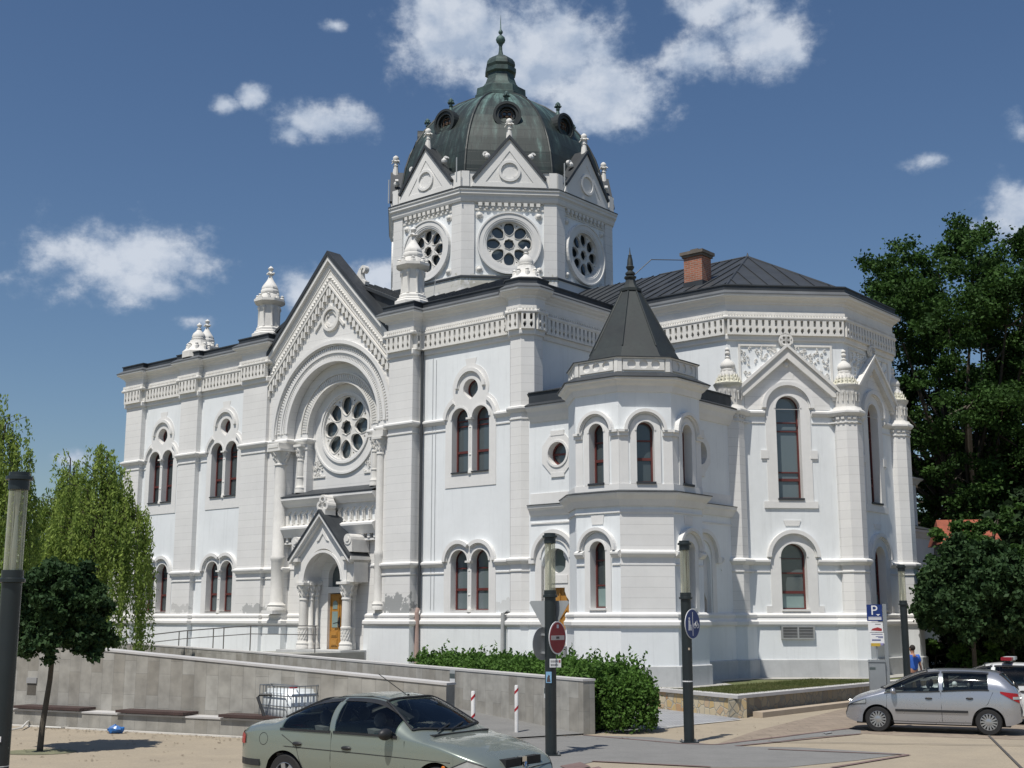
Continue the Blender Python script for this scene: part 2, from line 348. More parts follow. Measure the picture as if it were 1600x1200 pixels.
def lobes(circles, x0, z0, n=10):            # outline: base rectangle, then the union of round lobes (symmetric list left..right reversed)
    zm = min(c[1] for c in circles); pts = [(-x0, z0), (x0, z0), (x0, zm - .001)]; m = 220
    for k, (cx, cz, r) in enumerate(circles):
        for i in range(m + 1):
            a = -.02 + (pi + .04) * i / m; p = (cx + r * cos(a), cz + r * sin(a))
            if p[1] < min(c[1] for c in circles): continue
            if all((p[0] - c[0]) ** 2 + (p[1] - c[1]) ** 2 >= c[2] ** 2 - 1e-6 for j, c in enumerate(circles) if j != k): pts.append(p)
    out = pts[:3]
    for p in pts[3:] + [(-x0, zm - .001)]:
        if (p[0] - out[-1][0]) ** 2 + (p[1] - out[-1][1]) ** 2 > .0035: out.append(p)
    return out
def make_biforium(upper):
    if upper: z0, zs, r, cx, circles, bars = 8.17, 10.27, .43, .53, [(.52, 10.27, .96), (0, 11.45, .94), (-.52, 10.27, .96)], [(9.0, .09), (10.02, .05), (10.22, .05)]
    else: z0, zs, r, cx, circles, bars = 2.95, 4.80, .43, .53, [(.52, 4.80, .80), (-.52, 4.8, .80)], [(3.75, .09), (4.55, .05)]
    zb = 7.62 if upper else 2.86
    holes = [archpts(s * cx, z0, zs, r, 14) for s in (-1, 1)]
    if upper: holes.append([(0, 11.0), (.16, 11.10), (.30, 11.22)] + [(.385 * cos(a), 11.42 + .385 * sin(a)) for a in [-.25 + (pi + .5) * i / 16 for i in range(17)]] + [(-.30, 11.22), (-.16, 11.10)])
    g = G(); g.holed(ID, lobes(circles, 1.30, zb), holes, -.46, .025)
    for s in (-1, 1): g.arc(ID, s * cx, zs, r, r + .07, 0, pi, .034, .06, 18)
    if upper:
        hood(g, 0, 11.45, .78, R(2), R(178), .13, .12); hood(g, .52, 10.27, .84, R(2), R(64), .13, .12); hood(g, -.52, 10.27, .84, R(116), R(178), .13, .12)
        g.prism(ID, [(-.23, 12.37), (.23, 12.37), (.30, 12.62), (-.30, 12.62)], 0, .012)
    else:
        hood(g, .52, 4.8, .80, 0, R(129), .14, .16); hood(g, -.52, 4.8, .80, R(51), pi, .14, .16)
    g.box(ID, -cx - r, -cx + r, z0 - .05, z0 + .02, -.3, .03); g.box(ID, cx - r, cx + r, z0 - .05, z0 + .02, -.3, .03)
    w = PRT('twin_window', g, trimm)
    fr = G()
    for s in (-1, 1): frame_bars(fr, s * cx, z0, zs, r, bars)
    if upper: fr.arc(ID, 0, 11.42, .34, .40, 0, 2 * pi, -.34, -.27, 22)
    obj('window_frame', fr, framem, w)
    pg = G()
    for s in (-1, 1): pg.prism(ID, archpts(s * cx, z0, zs, r + .02, 14), -.335, -.325)
    if upper: pg.prism(ID, circ(0, 11.40, .43, 22), -.335, -.325)
    obj('pane', pg, glass, w)
    obj('colonnette', colonnette(0, z0 - .05, zs - .06, .062), orn, w, True)
    sg = G()
    for s in (-1, 1): sg.box(ID, s * cx - r, s * cx + r, z0 - .02, z0 + .03, -.26, .08 if upper else .03)
    obj('sill', sg, flash if upper else trimm, w)
    return w
def place(proto, F, u, first):
    o = proto if first else copy_tree(proto, SYN)
    o.matrix_basis = F.mtx(u, 0, 0); return o
def make_single(kind):
    # z0 sill, zs spring, r opening, rt trim half width, rh hood radius
    z0, zs, r, rt, rh, zb, bars = dict(apse_up=(7.05, 10.47, .47, .86, 1.0, 6.95, [(9.95, .04), (9.62, .05), (8.06, .05), (7.78, .10)]),
        apse_low=(2.98, 4.90, .49, .88, 1.0, 2.87, [(4.32, .05), (3.62, .10), (4.85, .02)]),
        tur_up=(6.97, 8.66, .29, .50, .70, 6.93, [(7.75, .09), (8.35, .05)]),
        tur_low=(2.98, 4.82, .30, .52, .74, 2.87, [(3.72, .05), (4.52, .05)]))[kind]
    g = G(); g.holed(ID, [(-rt, zb), (rt, zb)] + [(rt * cos(a), zs + (rh - .05) * sin(a)) if 0 else (min(rt, 1e9) * cos(a), zs + rt * sin(a)) for a in [pi * i / 20 for i in range(21)]], [archpts(0, z0, zs, r, 18)], -.46, .04)
    hood(g, 0, zs, rh, 0, pi, .14 if rh > .8 else .10, .17)
    g.arc(ID, 0, zs, r, r + .06, 0, pi, .03, .06, 20)
    if kind == 'apse_up':
        g.box(ID, -1.02, 1.02, 6.70, 6.951, -.02, .06)
        for s in (-1, 1): g.box(ID, s * .94 - .14, s * .94 + .14, 8.55, 8.86, -.02, .062); g.box(ID, s * .94 - .12, s * .94 + .12, 8.47, 8.551, -.02, .03)
        g.prism(ID, [(-.24, rh + zs + .1), (.24, rh + zs + .1), (.3, rh + zs + .34), (-.3, rh + zs + .34)], 0, .03)
    if kind == 'apse_low':
        for s in (-1, 1): g.box(ID, s * .98 - .10 if s < 0 else .88, s * .98 + .10 if s > 0 else -.88, 2.87, 3.12, -.02, .05)
        g.prism(ID, [(-.26, 6.05), (.26, 6.05), (.33, 6.25), (-.33, 6.25)], 0, .03)
    if kind == 'tur_low': g.prism(ID, [(-.22, 5.66), (.22, 5.66), (.26, 5.95), (-.26, 5.95)], 0, .025)
    w = PRT('arched_window', g, trimm)
    fr = G(); frame_bars(fr, 0, z0, zs, r, bars, t=.05); obj('window_frame', fr, framem, w)
    pg = G(); pg.prism(ID, archpts(0, z0, zs, r + .02, 18), -.335, -.325); obj('pane', pg, glass, w)
    if kind in ('tur_low', 'apse_low'):
        q = G(); q.box(ID, -r + .05, r - .05, z0 + .07, bars[0][0] - .03 if kind == 'tur_low' else 3.57, -.32, -.315); obj('frosted_pane', q, glass_b, w)
    sg = G(); sg.box(ID, -r - .03, r + .03, z0 - .05, z0 + .02, -.26, .10); obj('sill', sg, flash if kind.endswith('up') else trimm, w)
    return w
def rose_petals(R0, rc, n=8, lobed=True):
    holes = []
    r_in, r_out = R0 * .34, R0 * .915
    for k in range(n):
        a = 2 * pi * k / n + pi / 2; cxr = (r_in + r_out) / 2 + R0 * .05; hl = (r_out - r_in) / 2; pts = []
        for i in range(20):
            t = 2 * pi * i / 20; x = hl * cos(t); wdt = R0 * .232 * (1 + .30 * cos(t)) * (1 + (.10 * cos(3 * t) if lobed else 0)); y = wdt * sin(t)
            rx = cxr + x; pts.append((rx * cos(a) - y * sin(a), rx * sin(a) + y * cos(a)))
        holes.append(pts)
    ctr = []
    for i in range(32): t = 2 * pi * i / 32; rr = R0 * (.215 + .014 * cos(8 * t)); ctr.append((rr * cos(t), rr * sin(t)))
    holes.append(ctr)
    for k in range(n):
        a = 2 * pi * (k + .5) / n + pi / 2; rr = R0 * .90; s = R0 * .055
        holes.append([(rr * cos(a) + s * cos(a + q), rr * sin(a) + s * sin(a + q)) for q in (0, 2.4, -2.4)])
    return holes
def make_rose(R0, name, kind):
    holes = rose_petals(R0, 0)
    g = G(); g.holed(ID, circ(0, 0, R0 * 1.02, 48), holes, -.13, -.04)
    for h in holes[:9]:      # raised moulded rim on each light
        c = (sum(p[0] for p in h) / len(h), sum(p[1] for p in h) / len(h)); n = len(h)
        inn = [(c[0] + (p[0] - c[0]) * 1.03, c[1] + (p[1] - c[1]) * 1.03) for p in h]; out = [(c[0] + (p[0] - c[0]) * 1.10, c[1] + (p[1] - c[1]) * 1.10) for p in h]
        vs = [ID.p(*p, -.045) for p in inn] + [ID.p(*p, -.012) for p in inn] + [ID.p(*p, -.012) for p in out] + [ID.p(*p, -.045) for p in out]
        fs = [(j * n + i, j * n + (i + 1) % n, (j + 1) * n + (i + 1) % n, (j + 1) * n + i) for j in range(3) for i in range(n)]; g.add(vs, fs)
    w = PRT(name, g, orn)
    pg = G(); pg.prism(ID, circ(0, 0, R0 * 1.02, 40), -.24, -.22); obj('pane', pg, glass, w)
    rg = G()
    if kind == 'drum':
        rg.arc(ID, 0, 0, R0, R0 + .07, 0, 2 * pi, -.25, .10, 48); rg.arc(ID, 0, 0, R0 + .07, R0 + .14, 0, 2 * pi, -.1, .13, 48); rg.arc(ID, 0, 0, R0 + .139, R0 + .36, 0, 2 * pi, -.1, .15, 48); rg.arc(ID, 0, 0, R0 + .36, R0 + .43, 0, 2 * pi, -.1, .19, 48)
    else:
        rg.arc(ID, 0, 0, R0, R0 + .08, 0, 2 * pi, -.3, .05, 56); rg.arc(ID, 0, 0, R0 + .08, R0 + .17, 0, 2 * pi, -.3, .10, 56); rg.arc(ID, 0, 0, R0 + .17, R0 + .54, 0, 2 * pi, -.1, .04, 56)
        rg.arc(ID, 0, 0, R0 + .54, R0 + .62, 0, 2 * pi, -.1, .09, 56)
    obj('ring_moulding', rg, trimm, w)
    return w

# ---- walls
def wall(name, F, L, z0, z1, holes, m=wallm, th=.5, outline=None):
    return PRT(name, G().holed(F, outline or [(0, z0), (L, z0), (L, z1), (0, z1)], holes, -th, 0), m)
def winhole(u, kind):
    if kind == 'bu': return [(u - 1.15, 7.8), (u + 1.15, 7.8), (u + 1.15, 10.6), (u + .62, 11.2), (u + .6, 11.9), (u - .6, 11.9), (u - .62, 11.2), (u - 1.15, 10.6)]
    if kind == 'bl': return [(u - 1.15, 2.95), (u + 1.15, 2.95), (u + 1.15, 5.1), (u + .9, 5.35), (u - .9, 5.35), (u - 1.15, 5.1)]
    z0, zs, r = dict(apse_up=(7.0, 10.47, .66), apse_low=(2.93, 4.9, .68), tur_up=(6.95, 8.66, .39), tur_low=(2.93, 4.82, .40))[kind]
    return archpts(u, z0, zs, r, 12)
FA = Fr(0, 0)
wall('wall', Fr(-15.4, 0), 11.4, 0, 14.9, [winhole(u + 15.4, k) for u in (-12.5, -7.55) for k in ('bu', 'bl')])
wall('wall', Fr(3.7, 0), 7.0, 0, 14.9, [winhole(7.72 - 3.7, k) for k in ('bu', 'bl')])
wall('wall', Fr(10.7, 0, 1, 0), 21.5, 0, 14.9, [])
wall('wall', Fr(-15.4, 21.5, -1, 0), 21.5, 0, 14.9, [])
wall('wall', Fr(10.7, 21.5, 0, 1), 26.1, 0, 14.9, [])
AP = [(10.7, 5.3), (16, 5.3), (19.2, 8.5), (19.2, 13), (16, 16.2), (10.7, 16.2)]
wall('wall', Fr(10.7, 5.3), 5.3, 0, 14.9, [])
LAP = 3.2 * sqrt(2)
FN = Fr(16, 5.3, 1, -1); UC = LAP / 2 - .02
wall('wall', FN, LAP, 0, 14.9, [winhole(UC, 'apse_up'), winhole(UC, 'apse_low')])
FRR = Fr(19.2, 8.5, 1, 0)
wall('wall', FRR, 4.5, 0, 14.9, [winhole(2.25, 'apse_up'), winhole(2.25, 'apse_low')])
FB = Fr(19.2, 13, 1, 1)
wall('wall', FB, LAP, 0, 14.9, [winhole(LAP / 2, 'apse_up'), winhole(LAP / 2, 'apse_low')])
wall('wall', Fr(16, 16.2, 0, 1), 5.3, 0, 14.9, [])
# windows
bu = make_biforium(True); bl = make_biforium(False)
for i, u in enumerate((-12.5, -7.55, 7.72)):
    place(bu, FA, u, i == 0); place(bl, FA, u, i == 0)
au = make_single('apse_up'); a_l = make_single('apse_low')
for i, (F, u) in enumerate(((FN, UC), (FRR, 2.25), (FB, LAP / 2))):
    place(au, F, u, i == 0); place(a_l, F, u, i == 0)

# ---- bands and mouldings
P_LOW_W = [(-15.4, 7), (-15.4, -.25), (-14.05, -.25), (-14.05, 0), (-10.8, 0), (-10.8, -.25), (-9.45, -.25), (-9.45, 0), (-5.7, 0), (-5.7, -.5), (-4.02, -.5), (-4.02, -.32), (-2.75, -.32), (-2.75, .0), (-1.1, .0)]
P_LOW_E = [(2.1, 0), (2.95, .0), (2.95, -.32), (3.7, -.32), (3.7, -.5), (5.05, -.5), (5.05, 0), (10.0, 0), (10.0, -.35), (10.15, -.5), (10.65, -.5), (10.86, -.3)]
T_C, T_A = (15.6, -.5), 2.1
TS = T_A * math.tan(pi / 8)
TV = [(T_C[0] - T_A, T_C[1] - TS), (T_C[0] - TS, T_C[1] - T_A), (T_C[0] + TS, T_C[1] - T_A), (T_C[0] + T_A, T_C[1] - TS), (T_C[0] + T_A, T_C[1] + TS), (T_C[0] + TS, T_C[1] + T_A)]
PIER1 = [(15.79, 4.8), (16.21, 4.8), (16.5, 5.09), (16.5, 5.8)]
PIER2 = [(18.7, 8.0), (18.99, 8.0), (19.41, 8.0), (19.7, 8.29), (19.7, 8.71), (19.41, 9.0), (19.2, 9.1)]
PIER3 = [(19.2, 12.5), (19.41, 12.5), (19.7, 12.79), (19.7, 13.21), (19.41, 13.5), (18.7, 13.5)]
PIER4 = [(16.5, 15.7), (16.5, 16.41), (16.21, 16.7), (15.6, 16.7)]
P_ANNEX = [(12.56, -.3), (13.5, -.3)] + TV[:]
P_ANNEX0 = [(10.9, -.3), (11.54, -.3)]
P_ANX2 = [(16.2, 1.87), (16.2, 4.81)]
def run(path, prof, m, name, closed=False): return PRT(name, G().band(path, prof, closed), m)
prof_plinth = [(-.1, 2.40), (.16, 2.40), (.20, 2.46), (.20, 2.56), (.12, 2.62), (.10, 2.70), (.13, 2.74), (.13, 2.80), (.04, 2.87), (-.1, 2.87)]
prof_base = [(-.1, 0), (.11, 0), (.11, 2.401), (-.1, 2.401)]
prof_stone = [(-.05, 0), (.19, 0), (.19, 1.19), (.15, 1.22), (-.05, 1.22)]
prof_s = lambda z: [(-.08, z), (.03, z), (.12, z + .08), (.15, z + .12), (.15, z + .18), (.04, z + .24), (-.08, z + .24)]
prof_l = lambda z: [(-.06, z), (.035, z), (.035, z + .05), (-.06, z + .07)]
base_paths = [P_LOW_W, P_LOW_E, P_ANNEX0, P_ANNEX, P_ANX2 + PIER1 + PIER2 + PIER3 + PIER4]
for i, pth in enumerate(base_paths):
    run(pth, prof_base, wallm, 'base_wall'); run(pth, prof_plinth, trimm, 'plinth_moulding')
    if i > 1: run(pth, prof_stone, plinthm, 'stone_plinth')
def bands_at(z, cuts, lo=True):
    pass
def seg(F, u0, u1, z): 
    g = G(); g.band([tuple(F.p(u0, 0).xy), tuple(F.p(u1, 0).xy)], prof_s(z)); g.band([tuple(F.p(u0, 0).xy), tuple(F.p(u1, 0).xy)], prof_l(z - .26)); return g
def path_band(path, z):
    g = G(); g.band(path, prof_s(z)); g.band(path, prof_l(z - .26)); return g
for z, dx in ((4.60, 1.30), (10.14, 1.30)):
    ps = [[(-15.4, 7), (-15.4, -.25), (-14.05, -.25), (-14.05, 0), (-12.5 - dx, 0)], [(-12.5 + dx, 0), (-10.8, 0), (-10.8, -.25), (-9.45, -.25), (-9.45, 0), (-7.55 - dx, 0)],
          [(-7.55 + dx, 0), (-5.7, 0), (-5.7, -.5), (-4.02, -.5), (-4.02, -.32), (-2.75, -.32), (-2.75, .1)] + ([(-1.9, .1), (-1.9, .5)] if z > 9 else [(-1.3, .1)]),
          ([(2.1, .5), (2.1, .1)] if z > 9 else [(2.2, .1)]) + [(2.95, .1), (2.95, -.32), (3.7, -.32), (3.7, -.5), (5.05, -.5), (5.05, 0), (7.72 - dx, 0)], [(7.72 + dx, 0), (10.0, 0), (10.0, -.35), (10.15, -.5), (10.65, -.5), (11.0, -.15), (11.0, .35), (10.72, .64)]]
    for q in ps: PRT('string_course', path_band(q, z), trimm)
e1 = FN.p(UC - .90, 0).xy; e2 = FN.p(UC + .90, 0).xy
for z in (4.60, 10.14):
    for q in ([(16.2, 4.0)] * (z < 9) + PIER1 + [tuple(e1)], [tuple(e2)] + PIER2[0:] + [(19.2, 10.75 - .9)], [(19.2, 10.75 + .9)] + PIER3 + [(18.0, 14.2)]):
        q = [q[i] for i in range(len(q)) if i == 0 or (Vector(q[i]) - Vector(q[i - 1])).length > .03]
        PRT('string_course', path_band(q, z), trimm)

# piers (buttresses)
def box_pier(x0, x1, y, z1=13.1, name='pilaster'):
    return PRT(name, G().box(ID, x0, x1, 0, z1, -.2, -y), pierm)
box_pier(-15.4, -14.05, -.25); box_pier(-10.8, -9.45, -.25); box_pier(-5.7, -4.02, -.5); box_pier(3.7, 5.05, -.5)
def poly_pier(pts, z0, z1, m=pierm, name='buttress'):
    g = G(); n = len(pts); g.add([(x, y, z0) for x, y in pts] + [(x, y, z1) for x, y in pts], [tuple(range(n))[::-1], tuple(range(n, 2 * n))] + [(i, (i + 1) % n, n + (i + 1) % n, n + i) for i in range(n)])
    return PRT(name, g, m)
poly_pier([(9.99, .3), (9.99, -.35), (10.15, -.5), (10.65, -.5), (11.0, -.15), (11.0, .35), (10.6, .7)], 0, 13.1, name='corner_pier')
def octp(c, a): s = a * math.tan(pi / 8); return [(c[0] + p, c[1] + q) for p, q in ((-a, -s), (-s, -a), (s, -a), (a, -s), (a, s), (s, a), (-s, a), (-a, s))]
for c in ((16, 5.3), (19.2, 8.5), (19.2, 13), (16, 16.2)): poly_pier(octp(c, .5), 0, 10.2)

# frieze and cornice
def upper_path_w(): return [(-15.4, 7), (-15.4, -.25), (-14.05, -.25), (-14.05, 0), (-10.8, 0), (-10.8, -.25), (-9.45, -.25), (-9.45, 0), (-5.7, 0), (-5.7, -.5), (-4.02, -.5), (-4.02, -.30)]
UE = [(3.7, -.30), (3.7, -.5), (5.05, -.5), (5.05, 0), (10.0, 0), (10.0, -.35), (10.15, -.5), (10.65, -.5), (11.0, -.15), (11.0, .35), (10.7, .65), (10.7, 5.3), (16, 5.3), (19.2, 8.5), (19.2, 13), (16, 16.2), (10.7, 16.2), (10.7, 21.5), (-15.4, 21.5), (-15.4, 7)]
prof_fr = [(-.1, 13.05), (.07, 13.05), (.09, 13.10), (.09, 13.26), (.02, 13.30), (-.1, 13.30)]
prof_bead = [(-.1, 13.86), (.20, 13.86), (.22, 13.90), (.22, 13.96), (.17, 14.0), (.17, 14.16), (-.1, 14.18)]
prof_cor = [(-.1, 14.14), (.09, 14.14), (.09, 14.44), (.13, 14.47), (.15, 14.53), (.26, 14.60), (.30, 14.66), (.38, 14.69), (.41, 14.73), (.41, 14.80), (-.1, 14.83)]
prof_flash = [(-.1, 14.97), (.215, 14.97), (.215, 15.15), (.25, 15.15), (.25, 15.20), (-.1, 15.22)]
prof_zinc = [(-.1, 14.79), (.435, 14.79), (.435, 14.83), (.22, 14.98), (-.1, 14.98)]
for pth in (upper_path_w(), UE):
    run(pth, prof_fr, trimm, 'frieze'); run(pth, prof_bead, orn, 'bead_moulding'); run(pth, prof_cor, trimm, 'cornice'); run(pth, prof_flash, flash, 'roof_flashing'); run(pth, prof_zinc, zinc, 'zinc_gutter')
def corbels(g, x0, y0, x1, y1, pitch=.256, zt=13.87, sc=1.0):
    a = Vector((x0, y0)); b = Vector((x1, y1)); t = b - a; L = t.length
    if L < .2: return
    t.normalize(); F = Fr(x0, y0, t.y, -t.x); n = max(1, round(L / pitch)); p = L / n
    hs_ = []
    for i in range(n):
        u = (i + .5) * p
        hs_.append([(u - .052, zt - .27), (u + .052, zt - .27), (u + .052, zt - .04), (u - .052, zt - .04)]); hs_.append([(u, zt - .58), (u + .062, zt - .46), (u + .04, zt - .38), (u - .04, zt - .38), (u - .062, zt - .46)]); g.box(F, u - .03, u + .03, zt - .36, zt - .28, .19, .235)
        if i < n - 1 or True:
            v = u + p / 2
            if v < L - .02:
                pass
    g.holed(F, [(0, zt - .62), (L, zt - .62), (L, zt + .01), (0, zt + .01)], hs_, -.02, .19)
    # a row of small dentils above
    n2 = int(L / .11)
    for i in range(n2): u = (i + .5) * L / n2; g.box(F, u - .03, u + .03, zt + .12, zt + .19, .16, .215)
def frieze_run(path, name='corbel_table', **k):
    g = G()
    for (a, b) in zip(path, path[1:]): corbels(g, a[0], a[1], b[0], b[1], **k)
    return PRT(name, g, orn)
frieze_run(upper_path_w()[1:]); frieze_run(UE[:11]); frieze_run([(10.7, .65), (10.7, 5.3)]); frieze_run([(10.7, 5.3), (16, 5.3), (19.2, 8.5), (19.2, 13), (16, 16.2)])

# ---- central bay: gable, great arch, rose
GC, GZ, GR = .1, 10.6, 2.85
FG = Fr(0, -.32)
apex = (-.15, 18.25); gl, gr_ = (-4.02, 14.25), (3.7, 14.3)
inner = [(GC - GR, 0)] + [(GC + GR * cos(a), GZ + GR * sin(a)) for a in [pi - pi * i / 30 for i in range(31)]] + [(GC + GR, 0)]
wall('gable_wall', FG, 0, 0, 0, [], pierm, .40, [(-4.02, 0)] + inner + [(3.7, 0), gr_, apex, gl])
def chev(t0, t1, k=0.0): return [(gl[0] - k, gl[1] - t0 - k), (apex[0], apex[1] - t0), (gr_[0] + k, gr_[1] - t0 - k), (gr_[0] + k, gr_[1] - t1 - k), (apex[0], apex[1] - t1), (gl[0] - k, gl[1] - t1 - k)]
g = G(); g.prism(FG, chev(.12, .34), -.3, .26); g.prism(FG, chev(.34, .60), -.3, .12); g.prism(FG, chev(.60, .72), -.3, .09)
PRT('raking_cornice', g, trimm)
g = G(); g.prism(FG, chev(-.10, .12, .0), -.45, .31); PRT('gable_coping', g, flash)
g = G(); g.prism(FG, chev(.80, 1.30), -.2, .08)
for s, (x1, z1) in ((-1, gl), (1, gr_)):
    n = 34
    for i in range(n):
        t = (i + .5) / n; x = apex[0] + (x1 - apex[0]) * t; z = apex[1] + (z1 - apex[1]) * t - 1.05
        g.add(*(lambda c: ([FG.p(x - .09, z, .07), FG.p(x, z + .13, .07), FG.p(x + .09, z, .07), FG.p(x, z - .13, .07), FG.p(x, z, .17)], [(0, 1, 4), (1, 2, 4), (2, 3, 4), (3, 0, 4)]))(0))
PRT('leaf_frieze', g, orn)
g = G(); g.prism(FG, chev(1.36, 1.46), -.2, .18)
for s, (x1, z1) in ((-1, gl), (1, gr_)):
    n = 17
    for i in range(n):
        t = (i + .35) / n; x = apex[0] + (x1 - apex[0]) * t; z = apex[1] + (z1 - apex[1]) * t - 1.46
        if (x - GC) ** 2 + (z - .6 - GZ) ** 2 < 3.7 ** 2: continue
        g.box(FG, x - .07, x + .05, z - .34, z + .05, -.1, .15); v = x + s * .11; g.box(FG, v - .045, v + .045, z - .58, z - .30, -.1, .12); g.prism(FG, [(v - .045, z - .58), (v, z - .68), (v + .045, z - .58)], -.1, .10)
g.prism(FG, [(apex[0] - .95, 14.75 + .25), (apex[0], 16.0), (apex[0] + .95, 15.0), (apex[0] + .87, 14.92), (apex[0], 15.85), (apex[0] - .87, 14.92)], -.1, .08)
PRT('gable_corbel_table', g, orn)
g = G(); g.arc(FG, -.05, 15.33, .42, .54, 0, 2 * pi, -.1, .13, 28); g.arc(FG, -.05, 15.33, .30, .36, 0, 2 * pi, -.1, .06, 24)
for k in range(4): a = pi / 4 + k * pi / 2; g.prism(FG, circ(-.05 + .3 * cos(a), 15.33 + .3 * sin(a), .07, 10), 0, .05)
PRT('medallion', g, orn)
def studs(g, F, cx, cz, r0, r1, n, d, a0=0, a1=pi):
    for i in range(n):
        a = a0 + (a1 - a0) * (i + .5) / n; w = (r0 + r1) / 2 * (a1 - a0) / n * .28; c, s = cos(a), sin(a)
        q = [(cx + r * c - t * s, cz + r * s + t * c) for r, t in ((r0, -w), (r1, -w), (r1, w), (r0, w))]; g.prism(F, q, 0, d)
g = G(); g.arc(FG, GC, GZ, 3.58, 3.74, 0, pi, -.05, .17, 48); g.arc(FG, GC, GZ, 3.52, 3.58, 0, pi, -.05, .09, 48); g.arc(FG, GC, GZ, 3.20, 3.30, 0, pi, -.05, .07, 48); g.arc(FG, GC, GZ, 3.12, 3.20, 0, pi, -.05, .03, 48); g.arc(FG, GC, GZ, 2.84, 2.96, 0, pi, -.09, .05, 48)
studs(g, FG, GC, GZ, 3.33, 3.49, 84, .05); studs(g, FG, GC, GZ, 2.98, 3.08, 96, .03)
for s in (-1, 1): g.box(FG, GC + s * 3.66 - .08, GC + s * 3.66 + .08, 10.36, GZ, -.05, .17)
PRT('great_arch', g, trimm)
F2 = Fr(0, .10)
inner2 = [(GC - 2.0, 5.9)] + [(GC + 2.0 * cos(a), GZ + 2.0 * sin(a)) for a in [pi - pi * i / 26 for i in range(27)]] + [(GC + 2.0, 5.9)]
outer2 = [(GC - 2.95, 5.9)] + inner2[:] + [(GC + 2.95, 5.9), (GC + 2.95, 13.75), (GC - 2.95, 13.75)]
wall('arch_wall', F2, 0, 0, 0, [], pierm, .5, outer2)
g = G(); studs(g, F2, GC, GZ, 2.08, 2.34, 60, .035); g.arc(F2, GC, GZ, 1.98, 2.06, 0, pi, -.05, .04, 36); g.arc(F2, GC, GZ, 2.36, 2.44, 0, pi, -.05, .07, 36); PRT('inner_arch', g, orn)
F3 = Fr(0, .50); RZ = 10.70
wall('rose_wall', F3, 0, 0, 0, [circ(GC, RZ, 1.40, 48)], pierm, .3, [(GC - 2.2, 5.9), (GC + 2.2, 5.9), (GC + 2.2, 13.2), (GC - 2.2, 13.2)])
rose = make_rose(1.38, 'rose_window', 'main'); rose.matrix_basis = F3.mtx(GC, RZ, 0)
g = G()
rnd = random.Random(3)
for s in (-1, 1):
    for i in range(26):
        u, z = GC + s * rnd.uniform(1.25, 1.9), RZ - rnd.uniform(1.35, 1.95)
        if (u - GC) ** 2 + (z - RZ) ** 2 < 2.06 ** 2: continue
        g.arc(F3, u, z, .04, .085, rnd.uniform(0, 3), rnd.uniform(4, 6), -.02, .045, 7)
    g.box(F3, GC + s * 1.6 - .38, GC + s * 1.6 + .38, RZ - 2.06, RZ - 2.0, -.02, .05)
PRT('spandrel_ornament', g, orn)
def column(x, y, z0, z1, r, name='column', n=16, abac=True, carved=False):
    g = G(); h = z1 - z0
    g.lathe(x, y, [(r * 1.45, z0), (r * 1.45, z0 + .10), (r * 1.30, z0 + .16), (r * 1.42, z0 + .22), (r * 1.12, z0 + .30), (r * 1.0, z0 + .36), (r * 1.0, z0 + h * .30), (r * 1.14, z0 + h * .31), (r * 1.14, z0 + h * .33), (r * .97, z0 + h * .34), (r * .92, z1 - .72), (r * 1.08, z1 - .70), (r * 1.08, z1 - .66), (r * .95, z1 - .62), (r * 1.05, z1 - .45), (r * 1.3, z1 - .25), (r * 1.5, z1 - .12), (r * 1.5, z1 - .10)], n)
    for k in range(8):      # leaves of the capital
        a = 2 * pi * k / 8; c, s = cos(a), sin(a)
        for zz, q in ((z1 - .55, 1.1), (z1 - .32, 1.38)):
            g.add([(x + r * q * c * 1.0 - s * .07, y + r * q * s + c * .07, zz), (x + r * q * c + s * .07, y + r * q * s - c * .07, zz), (x + r * (q + .28) * c, y + r * (q + .28) * s, zz + .16), (x + r * (q - .2) * c, y + r * (q - .2) * s, zz + .2)], [(0, 1, 2), (0, 2, 3), (1, 3, 2), (0, 3, 1)])
    g.box(ID, x - r * 1.62, x + r * 1.62, z1 - .10, z1, -y - r * 1.62, -y + r * 1.62)
    if carved:
        for k in range(12):
            a0 = 2 * pi * k / 12
            for sg in (-1, 1): g.tube([(x + r * 1.02 * cos(a0 + sg * t * .9), y + r * 1.02 * sin(a0 + sg * t * .9), z0 + .38 + t * (h * .30 - .4)) for t in (0, .33, .66, 1)], .022, 4)
    return PRT(name, g, orn, True)
column(-2.98, -.42, 3.0, 9.9, .28, 'engaged_column')
PRT('column_pedestal', G().box(ID, -3.42, -2.70, 2.85, 3.0, .3, .86), trimm)
PRT('column_entablature', G().box(ID, -3.45, -2.68, 9.9, 10.15, .2, .84).box(ID, -3.38, -2.72, 9.95, 10.08, .2, .87), orn)
column(3.16, -.36, 3.0, 9.9, .17, 'engaged_column')
PRT('column_entablature', G().box(ID, 2.90, 3.5, 9.9, 10.15, .2, .60), orn)
column(-2.25, .06, 8.0, 10.1, .15, 'engaged_column'); column(2.4, .06, 8.0, 10.1, .15, 'engaged_column')

UCP = .45
